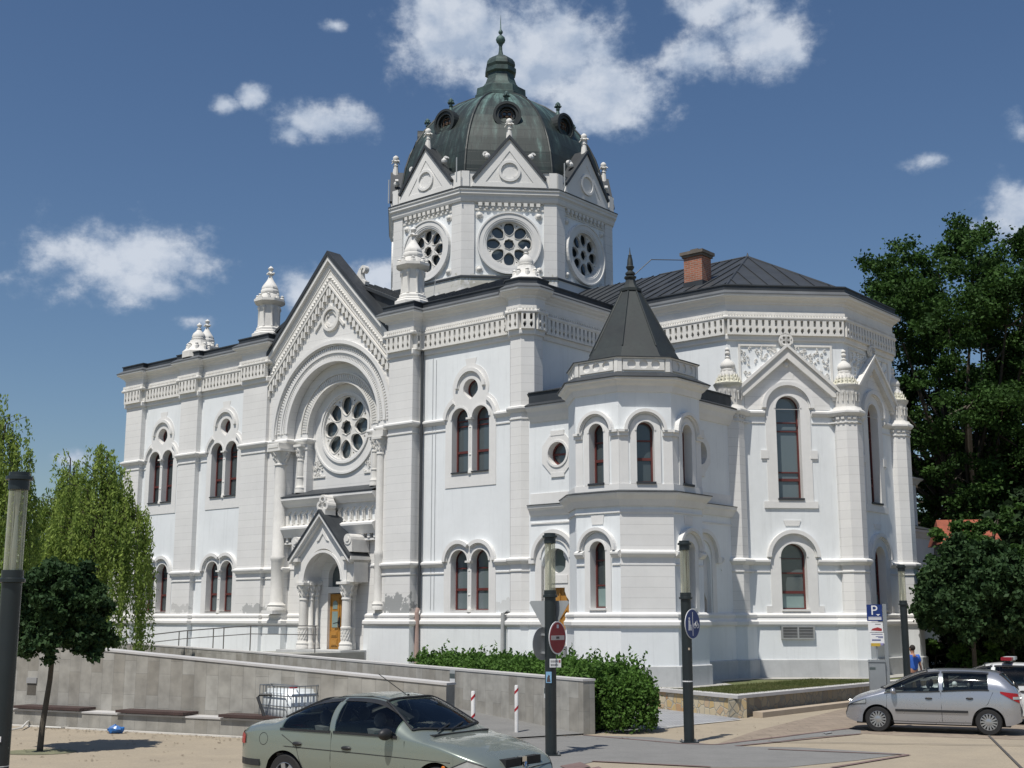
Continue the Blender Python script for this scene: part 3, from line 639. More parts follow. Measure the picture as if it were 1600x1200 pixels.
# ---- gallery above the portal
FQ = Fr(0, -.26); g = G(); x0, x1 = -2.74, 2.94
PRT('portal_wall', G().holed(Fr(0, -.02), [(x0, 0), (x1, 0), (x1, 6.6), (x0, 6.6)], [[(UCP - .62, 1.42), (UCP + .62, 1.42), (UCP + .62, 3.70), (UCP - .62, 3.70)], [(UCP - .62, 3.95), (UCP + .62, 3.95)] + [(UCP + .62 * cos(a), 4.35 + .62 * sin(a)) for a in [pi * i / 14 for i in range(15)]]], -.42, 0), pierm)
g.band([(x0, -.26), (x1, -.26)], [(-.35, 6.05), (.10, 6.05), (.14, 6.15), (.22, 6.28), (.30, 6.40), (.30, 6.48), (.1, 6.56), (-.35, 6.58)])
for i in range(16): u = x0 + .2 + i * .36; g.box(FQ, u - .07, u + .07, 5.88, 6.06, -.3, .07)
g.box(FQ, x0, x1, 5.78, 5.86, -.3, .03)
g.band([(x0, -.26), (x1, -.26)], [(-.35, 7.36), (.08, 7.36), (.14, 7.46), (.25, 7.56), (.32, 7.64), (.32, 7.74), (-.35, 7.78)])
PRT('gallery_cornice', g, trimm)
PRT('gallery_roof', G().add([(x0, -.60, 7.75), (x1, -.60, 7.75), (x1, .5, 8.1), (x0, .5, 8.1), (x0, -.60, 7.80), (x1, -.60, 7.80), (x1, .5, 8.15), (x0, .5, 8.15)], [(0, 1, 2, 3), (4, 5, 6, 7), (0, 1, 5, 4)]), flash)
g = G(); hs = []
n = 15; p = (x1 - x0 - .2) / n
for i in range(n):
    u = x0 + .1 + (i + .5) * p; c = archpts(u, 6.62, 7.0, .115, 8); hs.append([(u - .115, 6.62), (u + .115, 6.62), (u + .115, 6.98), (u + .15, 7.03), (u + .11, 7.10), (u + .06, 7.16), (u, 7.19), (u - .06, 7.16), (u - .11, 7.10), (u - .15, 7.03), (u - .115, 6.98)])
    if i: g.lathe(x0 + .1 + i * p, -.30, [(.06, 6.62), (.04, 6.68), (.035, 6.95), (.06, 7.02)], 8)
g.holed(FQ, [(x0, 6.56), (x1, 6.56), (x1, 7.38), (x0, 7.38)], hs, -.10, 0)
PRT('blind_arcade', g, orn); PRT('arcade_back', G().box(FQ, x0, x1, 6.5, 7.4, -.5, -.095), wallm)

# ---- portico
FP = Fr(UCP, -.92); g = G()
out = [(-1.62, 4.12), (1.62, 4.12), (1.62, 5.0), (0, 6.78), (-1.62, 5.0)]
hole = [(-1.12, 4.12)] + [(1.12 * cos(a), 4.2 + 1.28 * sin(a)) for a in [pi - pi * i / 24 for i in range(25)]] + [(1.12, 4.12)]
g.holed(FP, [(-1.45, 4.12)] + hole + [(1.45, 4.12), (1.45, 5.2), (0, 6.75), (-1.45, 5.2)], [], -.9, 0)
g.prism(FP, [(-.36, 5.78), (0, 6.32), (.36, 5.78), (.22, 5.82), (0, 6.1), (-.22, 5.82)], -.1, .05); g.arc(FP, 0, 4.2, 1.12, 1.22, 0, pi, -.05, .03, 24)
PRT('portico_arch', g, trimm)
def chp(t0, t1, hw=1.82, za=7.02, k=1.05): return [(-hw, za - k * hw - t0), (0, za - t0), (hw, za - k * hw - t0), (hw, za - k * hw - t1), (0, za - t1), (-hw, za - k * hw - t1)]
g = G(); g.prism(FP, chp(.05, .22), -.9, .26); g.prism(FP, chp(.22, .36, 1.74), -.9, .14); PRT('portico_cornice', g, trimm)
PRT('portico_roof', G().prism(FP, chp(-.06, .05, 1.86), -.92, .30), flash)
for s in (-1, 1):   # carved shoulder blocks with a scroll
    g = G()
    g.box(FP, s * 1.62 - .22, s * 1.62 + .22, 5.30, 5.78, -.85, .10); g.box(FP, s * 1.62 - .30, s * 1.62 + .30, 4.98, 5.12, -.85, .20); g.box(FP, s * 1.62 - .2, s * 1.62 + .2, 4.1, 4.99, -.85, -.05)
    g.arc(FP, s * 1.60, 5.80, .04, .22, 0, 2 * pi, -.8, .13, 14); g.prism(FP, circ(s * 1.6, 5.8, .1, 10), 0, .16)
    PRT('portico_shoulder', g, orn)
g = G()
for k in range(3): a = pi / 2 + k * 2 * pi / 3; g.arc(FP, .17 * cos(a), 7.32 + .17 * sin(a), .10, .20, 0, 2 * pi, -.35, .10, 14)
g.box(FP, -.22, .22, 6.85, 7.08, -.45, .14); g.prism(FP, circ(0, 7.3, .30, 18), -.33, .02)
PRT('trefoil_finial', g, orn)
for s in (-1, 1): column(UCP + s * 1.30, -.74, 1.44, 4.12, .19, 'portico_column', carved=True)
for s in (-1, 1):
    for yy in (-.50, -.22): column(UCP + s * 1.12, yy, 1.44, 4.12, .115, 'portico_column', 12)
PRT('portal_vault', G().arc(Fr(UCP, 0), 0, 4.2, 1.13, 1.4, 0, pi, 0, .55, 24), trimm); PRT('impost', G().box(ID, UCP - 1.42, UCP - .98, 4.06, 4.2, -.0, .75), trimm); PRT('impost', G().box(ID, UCP + .98, UCP + 1.42, 4.06, 4.2, 0, .75), trimm)
fan = PRT('fanlight', G().prism(Fr(UCP, .22), [(-.66, 3.88), (.66, 3.88), (.66, 5.0), (-.66, 5.0)], -.02, 0), glass)
FD = Fr(UCP, .12); g = G()
g.box(FD, -.62, -.005, 1.42, 3.66, -.05, 0); g.box(FD, .005, .62, 1.42, 3.66, -.05, 0)
for s in (-1, 1):
    c = s * .31
    for (za, zb_) in ((1.55, 1.85), (1.93, 2.15)): g.box(FD, c - .2, c + .2, za, zb_, 0, .025); g.box(FD, c - .15, c + .15, za + .05, zb_ - .05, .02, .045)
    for e in (-.25, .25): g.box(FD, c + e - .02, c + e + .02, 2.2, 3.5, 0, .03)
door = PRT('entrance_door', g, wood)
g = G()
for s in (-1, 1): g.box(FD, s * .31 - .17, s * .31 + .17, 2.3, 2.95, .001, .012); g.prism(FD, archpts(s * .31, 3.05, 3.25, .14, 10), .001, .012)
obj('door_glass', g, glass_b, door)
g = G(); g.box(FD, -.06, .06, 2.3, 2.7, .0, .05); g.tube([FD.p(-.02, 2.5, .05), FD.p(-.02, 2.5, .12), FD.p(-.28, 2.46, .12)], .022, 6); g.tube([FD.p(.04, 2.3, .06), FD.p(.0, 2.5, .13), FD.p(.04, 2.75, .06)], .018, 6); obj('door_handle', g, iron, door)
g = G(); g.tube([(UCP + .3, -.35, 5.4), (UCP + .3, -.35, 5.12)], .015, 6)
for k in range(6): a = k * pi / 3; g.tube([(UCP + .3, -.35, 5.12), (UCP + .3 + .14 * cos(a), -.35 + .14 * sin(a), 5.02), (UCP + .3 + .17 * cos(a), -.35 + .17 * sin(a), 5.1)], .018, 5)
PRT('hanging_lantern', g, iron)
PRT('wall_vent', G().box(Fr(0, -.02), -1.95, -1.6, 3.05, 3.3, -.05, .015), mat('vent_rust', (.22, .16, .10), .8, .2))
PRT('entrance_steps', G().box(ID, -1.6, 2.3, 0, 1.42, -.2, 1.5), plinthm)

# ---- roofs with standing seams
def roofplane(g, poly, up, pitch=.62, seam=True):
    P = [Vector(p) for p in poly]; n = (P[1] - P[0]).cross(P[2] - P[0]); n.normalize()
    if n.z < 0: n = -n; P = P[::-1]
    k = len(P); lo = [p - n * .12 for p in P]
    g.add(P + lo, [tuple(range(k))] + [tuple(range(k, 2 * k))[::-1]] + [(i, k + i, k + (i + 1) % k, (i + 1) % k) for i in range(k)])
    if not seam: return
    U = Vector(up); U = U - n * U.dot(n); U.normalize(); V = n.cross(U)
    q = [((p - P[0]).dot(V), (p - P[0]).dot(U)) for p in P]; v0, v1 = min(a for a, b in q), max(a for a, b in q)
    v = v0 + pitch * .5
    while v < v1:
        hits = []
        for i in range(k):
            (a, b), (c, d) = q[i], q[(i + 1) % k]
            if (a - v) * (c - v) < 0: hits.append(b + (d - b) * (v - a) / (c - a))
        if len(hits) == 2 and abs(hits[0] - hits[1]) > .15:
            h0, h1 = min(hits) + .02, max(hits) - .02; w = .018; vs = []
            for hh in (h0, h1):
                for (dv, dn) in ((-w, 0), (w, 0), (w, .045), (-w, .045)): vs.append(P[0] + V * (v + dv) + U * hh + n * dn)
            g.add(vs, [(0, 1, 2, 3), (4, 7, 6, 5), (0, 4, 5, 1), (1, 5, 6, 2), (2, 6, 7, 3), (3, 7, 4, 0)])
        v += pitch
EV = 15.10; E0 = .12
g = G(); ap = (0, 10.75, 19.6)
c = [(-10.7 - E0, -E0, EV), (10.7 + E0, -E0, EV), (10.7 + E0, 21.5 + E0, EV), (-10.7 - E0, 21.5 + E0, EV)]
roofplane(g, [c[0], c[1], ap], (0, 1, 0)); roofplane(g, [c[1], c[2], ap], (-1, 0, 0)); roofplane(g, [c[2], c[3], ap], (0, -1, 0)); roofplane(g, [c[3], c[0], ap], (1, 0, 0))
PRT('roof', g, roofm)
g = G(); RD = 17.35
roofplane(g, [(-.1, -.1, RD), (-.1, 6.2, RD), (-5.1, 1.6, EV), (-5.1, .0, EV), (-3.9, -.1, EV + .5)], (1, 0, 0)); roofplane(g, [(-.1, -.1, RD), (-.1, 6.2, RD), (4.9, 6.2, EV), (4.9, -.1, EV)], (-1, 0, 0))
g.prism(Fr(0, .04), [(-5.0, 14.9), (4.85, 14.9), (4.85, 15.02), (-.1, 17.30), (-5.0, 15.02)], -.06, 0)
PRT('gable_roof', g, roofm)
g = G(); A = (14.0, 10.75, 17.95); B = (0, 10.75, 17.95); q = [(9.5, 5.3 - E0, EV), (16.05, 5.3 - E0, EV), (19.2 + E0, 8.45, EV), (19.2 + E0, 13.05, EV), (16.05, 16.2 + E0, EV), (9.5, 16.2 + E0, EV)]
B2 = (9.5, 10.75, 17.95)
roofplane(g, [q[0], q[1], A, B2], (0, 1, 0)); roofplane(g, [q[1], q[2], A], (-1, 1, 0)); roofplane(g, [q[2], q[3], A], (-1, 0, 0)); roofplane(g, [q[3], q[4], A], (-1, -1, 0)); roofplane(g, [q[4], q[5], B2, A], (0, -1, 0))
roofplane(g, [(3, 5.18 + 0, EV), (9.5, 5.18, EV), B2, (3, 10.75, 17.95)], (0, 1, 0)); roofplane(g, [(3, 16.3, EV), (9.5, 16.3, EV), B2, (3, 10.75, 17.95)], (0, -1, 0))
for a, b in ((A, B2), (A, q[1]), (A, q[2]), (A, q[3])): g.tube([a, b], .05, 6)
g.tube([A, (A[0], A[1], A[2] + .18)], .06, 6, .01)
PRT('apse_roof', g, roofm)
g = G(); roofplane(g, [(-15.4 - E0, -E0, EV), (-9, -E0, EV), (-9, 4, 15.9), (-12, 4, 15.9)], (0, 1, 0)); roofplane(g, [(-15.52, -E0, EV), (-12, 4, 15.9), (-12, 17.5, 15.9), (-15.52, 21.62, EV)], (1, 0, 0)); roofplane(g, [(-15.52, 21.62, EV), (-12, 17.5, 15.9), (-9, 17.5, 15.9), (-9, 21.62, EV)], (0, -1, 0)); roofplane(g, [(-12, 4, 15.9), (-9, 4, 15.9), (-9, 17.5, 15.9), (-12, 17.5, 15.9)], (1, 0, 0), seam=False)
PRT('roof', g, roofm)
# scroll on the back of the gable
g = G(); FS = Fr(0, .12); g.arc(FS, 1.30, 17.42, .05, .17, -1.6, 3.3, -.26, -.02, 14); g.prism(FS, [(.85, 16.95), (1.45, 16.7), (1.50, 16.85), (1.25, 17.0), (1.20, 17.2), (1.22, 17.45), (1.10, 17.5), (.98, 17.3)], -.26, -.02)
PRT('gable_scroll', g, orn)

# ---- pinnacles
def pinnacle_big(x, y, z=15.0, name='pinnacle', K=.90):
    g = G(); z_real = z; z = 0.0
    g.oct(x, y, [(.72, z), (.72, z + .42), (.62, z + .5), (.62, z + .56), (.54, z + .62), (.54, z + .74), (.46, z + .82), (.44, z + 1.95), (.62, z + 2.05), (.68, z + 2.12), (.68, z + 2.24), (.5, z + 2.28)])
    for k in range(8):
        a = pi / 8 + k * pi / 4; px, py = x + .47 * cos(a), y + .47 * sin(a)
        g.lathe(px, py, [(.07, z + .82), (.05, z + .9), (.05, z + 1.68), (.09, z + 1.74), (.09, z + 1.84), (.06, z + 1.9)], 8)
        a2 = k * pi / 4; qx, qy = x + .56 * cos(a2), y + .56 * sin(a2)
        g.lathe(qx, qy, [(.10, z + 2.22), (.10, z + 2.36), (.06, z + 2.40), (.09, z + 2.46), (.02, z + 2.52)], 7)
    g.oct(x, y, [(.46, z + 2.22), (.42, z + 2.5), (.37, z + 2.56), (.40, z + 2.62), (.40, z + 2.74), (.36, z + 2.80), (.37, z + 2.86), (.33, z + 2.98), (.25, z + 3.12), (.17, z + 3.26), (.115, z + 3.38), (.085, z + 3.50)])
    g.lathe(x, y, [(.075, z + 3.48), (.075, z + 3.60), (.14, z + 3.66), (.09, z + 3.72), (.07, z + 3.80), (.12, z + 3.88), (.13, z + 3.94), (.07, z + 4.02), (.01, z + 4.08)], 12)
    for k in range(4): a = k * pi / 2 + .3; g.sph((x + .17 * cos(a), y + .17 * sin(a), z + 3.67), .055, 6)
    g.v = [(a, b, z_real + c * K) for a, b, c in g.v]
    return PRT(name, g, orn, True)
def pinnacle_small(x, y, z=15.0, name='pinnacle', s=1.0):
    g = G()
    g.oct(x, y, [(.70 * s, z), (.70 * s, z + .30 * s), (.60 * s, z + .40 * s), (.42 * s, z + .62 * s), (.38 * s, z + .86 * s), (.36 * s, z + .9 * s)])
    for k in range(8):
        a2 = k * pi / 4; g.lathe(x + .50 * s * cos(a2), y + .50 * s * sin(a2), [(.10 * s, z + .42 * s), (.10 * s, z + .60 * s), (.06 * s, z + .64 * s), (.09 * s, z + .70 * s), (.02 * s, z + .77 * s)], 7)
    g.lathe(x, y, [(.30 * s, z + .88 * s), (.34 * s, z + .95 * s), (.34 * s, z + 1.0 * s), (.31 * s, z + 1.02 * s), (.33 * s, z + 1.10 * s), (.27 * s, z + 1.25 * s), (.14 * s, z + 1.38 * s), (.09 * s, z + 1.46 * s), (.13 * s, z + 1.50 * s), (.07 * s, z + 1.54 * s), (.07 * s, z + 1.60 * s), (.12 * s, z + 1.65 * s), (.12 * s, z + 1.69 * s), (.05 * s, z + 1.76 * s), (.01, z + 1.82 * s)], 12)
    return PRT(name, g, orn, True)
pinnacle_big(4.35, .12); pinnacle_big(-4.85, .12)
pinnacle_small(10.45, .05, 15.0, s=.89); pinnacle_small(-10.12, .1, 14.98); pinnacle_big(-15.0, 4.1, 14.95, K=.86)
pinnacle_big(-4.35, 21.3); pinnacle_big(4.35, 21.3)
lichen = mat('lichen_stone', (.66, .645, .61), .88, .07, 2.0, bump=.25, stain=[(16, 5.3, 11.45, 1.5, .25, (.48, .46, .22), .30), (19.2, 8.5, 11.5, .9, .12, (.48, .46, .22), .30), (19.2, 13, 11.5, 1.5, .2, (.48, .46, .22), .28)])
def pinnacle_apse(x, y):
    g = G()
    g.oct(x, y, [(.5, 10.14), (.58, 10.22), (.63, 10.28), (.63, 10.34), (.54, 10.42), (.50, 10.5), (.44, 10.5), (.44, 11.16), (.46, 11.2), (.51, 11.28), (.53, 11.36), (.42, 11.42)])
    for k in range(8):      # small niches: paired colonnettes on each face
        a = k * pi / 4; t = Vector((-sin(a), cos(a))); c = Vector((x + .47 * cos(a), y + .47 * sin(a)))
        for s in (-1, 1):
            q = c + t * s * .10
            g.lathe(q.x, q.y, [(.03, 10.95), (.045, 11.02), (.045, 11.06)], 6); g.lathe(q.x, q.y, [(.025, 10.72), (.025, 10.95)], 6)
        q = Vector((x + .52 * cos(a), y + .52 * sin(a)))
        for zz, rr in ((11.38, .43), (11.50, .37), (11.62, .31)):
            for s in (-1, 1): p = Vector((x + rr * cos(a), y + rr * sin(a))) + t * s * rr * .2; g.add([(p.x - .05, p.y - .05, zz), (p.x + .05, p.y - .05, zz), (p.x + .05, p.y + .05, zz), (p.x - .05, p.y + .05, zz), (p.x + .05 * cos(a), p.y + .05 * sin(a), zz + .13)], [(0, 1, 2, 3), (0, 1, 4), (1, 2, 4), (2, 3, 4), (3, 0, 4)])
        # dark-looking drilled band under the ring
        for s in (-1, 1):
            q = Vector((x + .5 * cos(a), y + .5 * sin(a))) + t * s * .1; F = Fr(q.x, q.y, cos(a), sin(a))
            g.box(F, -.045, .045, 9.86, 9.92, -.05, .05); g.box(F, -.06, .06, 10.02, 10.1, -.05, .07)
    g.oct(x, y, [(.42, 11.36), (.36, 11.55), (.27, 11.78), (.25, 11.84)])
    g.lathe(x, y, [(.22, 11.80), (.27, 11.84), (.27, 11.90), (.23, 11.93), (.28, 12.0), (.28, 12.08), (.22, 12.2), (.12, 12.28), (.08, 12.34), (.11, 12.38), (.06, 12.42), (.055, 12.48), (.10, 12.53), (.10, 12.57), (.06, 12.62), (.09, 12.68), (.07, 12.74), (.01, 12.78)], 12)
    return PRT('pinnacle', g, lichen, True)
for c in ((16, 5.3), (19.2, 8.5), (19.2, 13), (16, 16.2)): pinnacle_apse(*c)

# ---- gable over each apse window
def apse_gable(F, u, L):
    hw = L / 2 - .42; za, ze = 12.78, 11.18
    g = G(); g.prism(F, [(u - hw, ze - .3), (u - hw - .0, ze), (u, za), (u + hw, ze), (u + hw, ze - .3), (u + hw - .12, ze - .3), (u, za - .42), (u - hw + .12, ze - .3)], -.05, .22)
    g.prism(F, [(u - hw - .2, ze - .05), (u, za + .12), (u + hw + .2, ze - .05), (u + hw + .1, ze - .12), (u, za), (u - hw - .1, ze - .12)], -.05, .30)
    for s in (-1, 1):
        for t in (.3, .55, .8): g.sph(F.p(u + s * hw * t, za - (za - ze) * t + .1, .22), .05, 8)
        g.sph(F.p(u + s * (hw - .02), 10.86, .06), .12, 10)
    g.sph(F.p(u, 12.13, .04), .10, 10)
    o = PRT('window_gable', g, orn)
    f = G()     # carved panels beside the gable and the pierced cross at its tip
    for s in (-1, 1):
        f.prism(F, [(u + s * (hw - .02), ze + .25), (u + s * (hw - .02), 12.92), (u + s * .35, 12.92), (u + s * .35, 12.84), (u + s * (hw - .1), 12.84), (u + s * (hw - .1), ze + .3)][::s], -.02, .05)
        for i in range(34):
            a = rnd.uniform(.3, hw - .1); z = rnd.uniform(za - (za - ze) * a / hw + .2, 12.82)
            if z < 12.8: f.arc(F, u + s * a, z, .03, .065, rnd.uniform(0, 3), rnd.uniform(4, 6.2), -.02, .05, 7)
    for k in range(4): a = k * pi / 2 + pi / 4; f.arc(F, u + .12 * cos(a), 13.06 + .12 * sin(a), .06, .125, 0, 2 * pi, .05, .22, 12)
    f.arc(F, u, 13.06, .22, .28, 0, 2 * pi, .08, .19, 18); f.box(F, u - .05, u + .05, 12.78, 12.9, .05, .2)
    obj('carved_panel', f, orn, o)
    pl = G(); pl.holed(F, [(u - hw + .2, 10.42), (u + hw - .2, 10.42), (u + hw - .2, ze + .1), (u, za - .3), (u - hw + .2, ze + .1)], [archpts(u, 10.43, 10.48, .8, 16)], -.02, .022); obj('gable_field', pl, pierm, o)
apse_gable(FN, UC, LAP); apse_gable(FRR, 2.25, 4.5); apse_gable(FB, LAP / 2, LAP)
g = G(); FV = Fr(*FN.p(UC, 0).xy, 1, -1)
g.holed(FV, [(-.62, 1.93), (.62, 1.93), (.62, 2.40), (-.62, 2.40)], [[(-.56, 1.98), (-.03, 1.98), (-.03, 2.35), (-.56, 2.35)], [(.03, 1.98), (.56, 1.98), (.56, 2.35), (.03, 2.35)]], .1, .22)
for s in (-1, 1):
    for k in range(7): z = 2.0 + k * .052; g.add([FV.p(s * .295 - .265, z, .21), FV.p(s * .295 + .265, z, .21), FV.p(s * .295 + .265, z + .03, .16), FV.p(s * .295 - .265, z + .03, .16), FV.p(s * .295 - .265, z + .01, .21), FV.p(s * .295 + .265, z + .01, .21)], [(0, 1, 2, 3), (3, 2, 5, 4), (0, 4, 5, 1)])
PRT('ventilation_grille', g, mat('grille_grey', (.33, .34, .34), .5, .1)); PRT('grille_back', G().box(FV, -.58, .58, 1.96, 2.38, .08, .125), black)

# ---- annex and stair turret
def octf(c, a, k):     # frame on facet k: 0 = facing -y, 1 = (+,-), 2 = +x ...
    an = -pi / 2 + k * pi / 4; n = (cos(an), sin(an)); return Fr(c[0] + a * n[0], c[1] + a * n[1], *n)
def turret(C0, A, full=True):
    S = A * math.tan(pi / 8)
    for k in range(8):
        F = octf(C0, A, k); hs = []
        if full and k in (0, 1, 2): hs.append(winhole(0, 'tur_up'))
        if full and k in (0, 2): hs.append(winhole(0, 'tur_low'))
        g = G(); g.holed(F, [(-S, 0), (S, 0), (S, 10.4), (-S, 10.4)], hs, -.42, 0); PRT('turret_wall', g, wallm if k != 1 else wallm)
        if full and k == 1: PRT('turret_panel', G().box(F, -S, S, 2.87, 6.12, -.1, .025), pierm)
    V = octp(C0, A); run(V, [(-.1, 6.22), (.06, 6.22), (.10, 6.30), (.16, 6.42), (.28, 6.54), (.32, 6.60), (.32, 6.64), (.0, 6.72), (-.1, 6.72)], trimm, 'turret_band', True)
    run(V, [(-.1, 6.63), (.345, 6.635), (.345, 6.66), (.02, 6.735), (-.1, 6.735)], flash, 'band_flashing', True)
    run(V, [(-.05, 6.00), (.05, 6.00), (.05, 6.05), (-.05, 6.07)], trimm, 'string_course', True)
    run(V, [(-.05, 6.70), (.05, 6.70), (.05, 6.92), (-.05, 6.94)], trimm, 'turret_sill_band', True)
    run(V, [(-.1, 9.92), (.05, 9.92), (.08, 10.02), (.10, 10.12), (.20, 10.18), (.24, 10.26), (.34, 10.30), (.34, 10.36), (-.1, 10.40)], trimm, 'turret_cornice', True)
    run(V, [(-.1, 10.36), (.385, 10.362), (.385, 10.39), (.02, 10.58), (-.12, 10.60)], flash, 'cornice_flashing', True)
    run(V, [(-.32, 10.5), (-.06, 10.5), (-.06, 11.06), (-.32, 11.06)], trimm, 'turret_parapet', True)
    g = G()
    for k in range(8):
        F = octf(C0, A - .06, k); s2 = (A - .06) * math.tan(pi / 8)
        g.holed(F, [(-s2 + .16, 10.66), (s2 - .16, 10.66), (s2 - .16, 11.02), (-s2 + .16, 11.02)], [circ(u, 10.85, .145, 16) for u in (-.40, 0, .40)], -.02, .055)
        for s in (-1, 1): g.box(F, s * s2 - .12 if s > 0 else -s2 - .02, s2 + .02 if s > 0 else -s2 + .12, 10.6, 11.07, -.05, .06)
    g.band(octp(C0, A - .06), [(-.3, 11.04), (.07, 11.04), (.09, 11.08), (-.3, 11.10)], True); PRT('parapet_ornament', g, orn)
    run(octp(C0, A - .06), [(-.36, 11.085), (.12, 11.085), (.12, 11.11), (-.36, 11.14)], flash, 'parapet_coping', True)
    x, y = C0
    PRT('turret_roof', G().oct(x, y, [(A - .35, 11.0), (A - .55, 11.30), (A - .72, 11.62), (.31, 13.84), (.31, 13.88)]), copper)
    g = G()
    for k in range(8): a = pi / 8 + k * pi / 4; c8 = cos(pi / 8); g.tube([(x + (A - .72) / c8 * cos(a), y + (A - .72) / c8 * sin(a), 11.63), (x + .31 / c8 * cos(a), y + .31 / c8 * sin(a), 13.84)], .03, 5)
    g.oct(x, y, [(.36, 13.82), (.36, 13.92), (.28, 13.95), (.19, 14.1), (.15, 14.28), (.2, 14.33), (.2, 14.38), (.1, 14.42)])
    g.lathe(x, y, [(.10, 14.40), (.17, 14.46), (.17, 14.52), (.08, 14.6), (.13, 14.68), (.15, 14.74), (.11, 14.78), (.09, 15.0), (.06, 15.12), (.07, 15.15), (.03, 15.2), (.012, 15.38), (.005, 15.45)], 10)
    PRT('turret_finial', g, copper, True)
turret(T_C, T_A)
tu = make_single('tur_up'); tl = make_single('tur_low')
for i, k in enumerate((0, 1, 2)): place(tu, octf(T_C, T_A, k), 0, i == 0)
for i, k in enumerate((0, 2)): place(tl, octf(T_C, T_A, k), 0, i == 0)
g = G(); F1 = octf(T_C, T_A, 1); F0 = octf(T_C, T_A, 0); F2t = octf(T_C, T_A, 2)
def pts_on(F, a, b): return [tuple(F.p(a, 0).xy), tuple(F.p(b, 0).xy)]
for q in (pts_on(F0, -TS, -.53), pts_on(F0, .53, TS)[:1] + [TV[2]] + [TV[2 + 1]] if 0 else pts_on(F0, .56, TS - .001), pts_on(F1, -TS, TS), pts_on(F2t, -TS, -.56), pts_on(F2t, .56, TS), ):
    PRT('string_course', G().band(q, prof_s(4.58)).band(q, prof_l(4.34)), trimm)
g = G()         # impost caps that carry the upper hoods at the turret corners
for k in (0, 1, 2, 3):
    F = octf(T_C, T_A, k)
    for s in (-1, 1):
        a, b = (s * .56, s * (TS + .02)); a, b = min(a, b), max(a, b); g = G(); g.box(F, a, b, 8.60, 8.68, -.02, .14); g.box(F, a, b, 8.48, 8.60, -.02, .08); g.box(F, a + .03, b - .0, 6.93, 8.48, -.02, .02); PRT('impost', g, trimm)
# annex walls
FX = Fr(10.86, -.3); ua = 12.05 - 10.86
wall('annex_wall', FX, 2.7, 0, 10.3, [archpts(ua, .6, 4.5, .62, 14), circ(ua + .15, 8.48, .45, 22)], wallm, .4)
FY = Fr(16.2, 1.0, 1, 0)
wall('annex_wall', FY, 4.2, 0, 10.3, [circ(1.75, 8.48, .45, 22), archpts(1.75, .6, 4.5, .55, 12)], wallm, .4)
def annex_trim(path):
    run(path, [(-.1, 6.30), (.06, 6.30), (.10, 6.38), (.14, 6.48), (.22, 6.56), (.24, 6.66), (-.1, 6.72)], trimm, 'annex_band')
    run(path, [(-.1, 6.655), (.265, 6.66), (.265, 6.68), (-.1, 6.74)], flash, 'band_flashing'); run(path, [(-.05, 6.0), (.04, 6.0), (.04, 6.05), (-.05, 6.07)], trimm, 'string_course')
    run(path, [(-.05, 6.7), (.035, 6.7), (.035, 7.1), (-.05, 7.12)], trimm, 'annex_sill_band')
    run(path, [(-.1, 9.70), (.05, 9.70), (.10, 9.8), (.16, 9.9), (.22, 10.06), (.34, 10.2), (.34, 10.26), (-.1, 10.3)], trimm, 'annex_cornice')
    run(path, [(-.1, 10.255), (.37, 10.26), (.37, 10.30), (.12, 10.42), (.12, 10.78), (.17, 10.78), (.17, 10.82), (-.1, 10.84)], flash, 'roof_flashing')
annex_trim([(10.95, -.3), (13.6, -.3)]); annex_trim([(16.2, 1.6), (16.2, 4.9)])
g = G(); roofplane(g, [(10.7, -.35, 10.80), (14.5, -.35, 10.80), (14.5, 2.4, 11.7), (10.7, 5.3, 12.3)], (0, 1, 0), seam=False); roofplane(g, [(16.25, 0, 10.8), (16.25, 5.3, 10.8), (10.7, 5.3, 12.3), (14.2, 1.5, 11.6)], (-1, 0, 0), seam=False); PRT('annex_roof', g, roofm)
def oculus(F, u):
    g = G(); R_ = .73 / cos(pi / 8); o8 = [(R_ * .97 * cos(pi / 8 + k * pi / 4), R_ * sin(pi / 8 + k * pi / 4)) for k in range(8)]
    g.holed(ID, o8, [circ(0, 0, .42, 24)], -.40, .035); g.arc(ID, 0, 0, .42, .50, 0, 2 * pi, .03, .07, 28); g.box(ID, -.3, .3, .66, .84, -.02, .05); g.box(ID, -.3, .3, -.84, -.68, -.02, .05)
    w = PRT('round_window', g, trimm, M=F.mtx(u, 8.48, 0))
    f = G(); f.arc(ID, 0, 0, .36, .44, 0, 2 * pi, -.30, -.22, 24); f.box(ID, -.38, .38, -.03, .03, -.3, -.23); obj('window_frame', f, framem, w); obj('pane', G().prism(ID, circ(0, 0, .43, 22), -.29, -.28), glass, w)
oculus(FX, ua + .15); oculus(FY, 1.75)
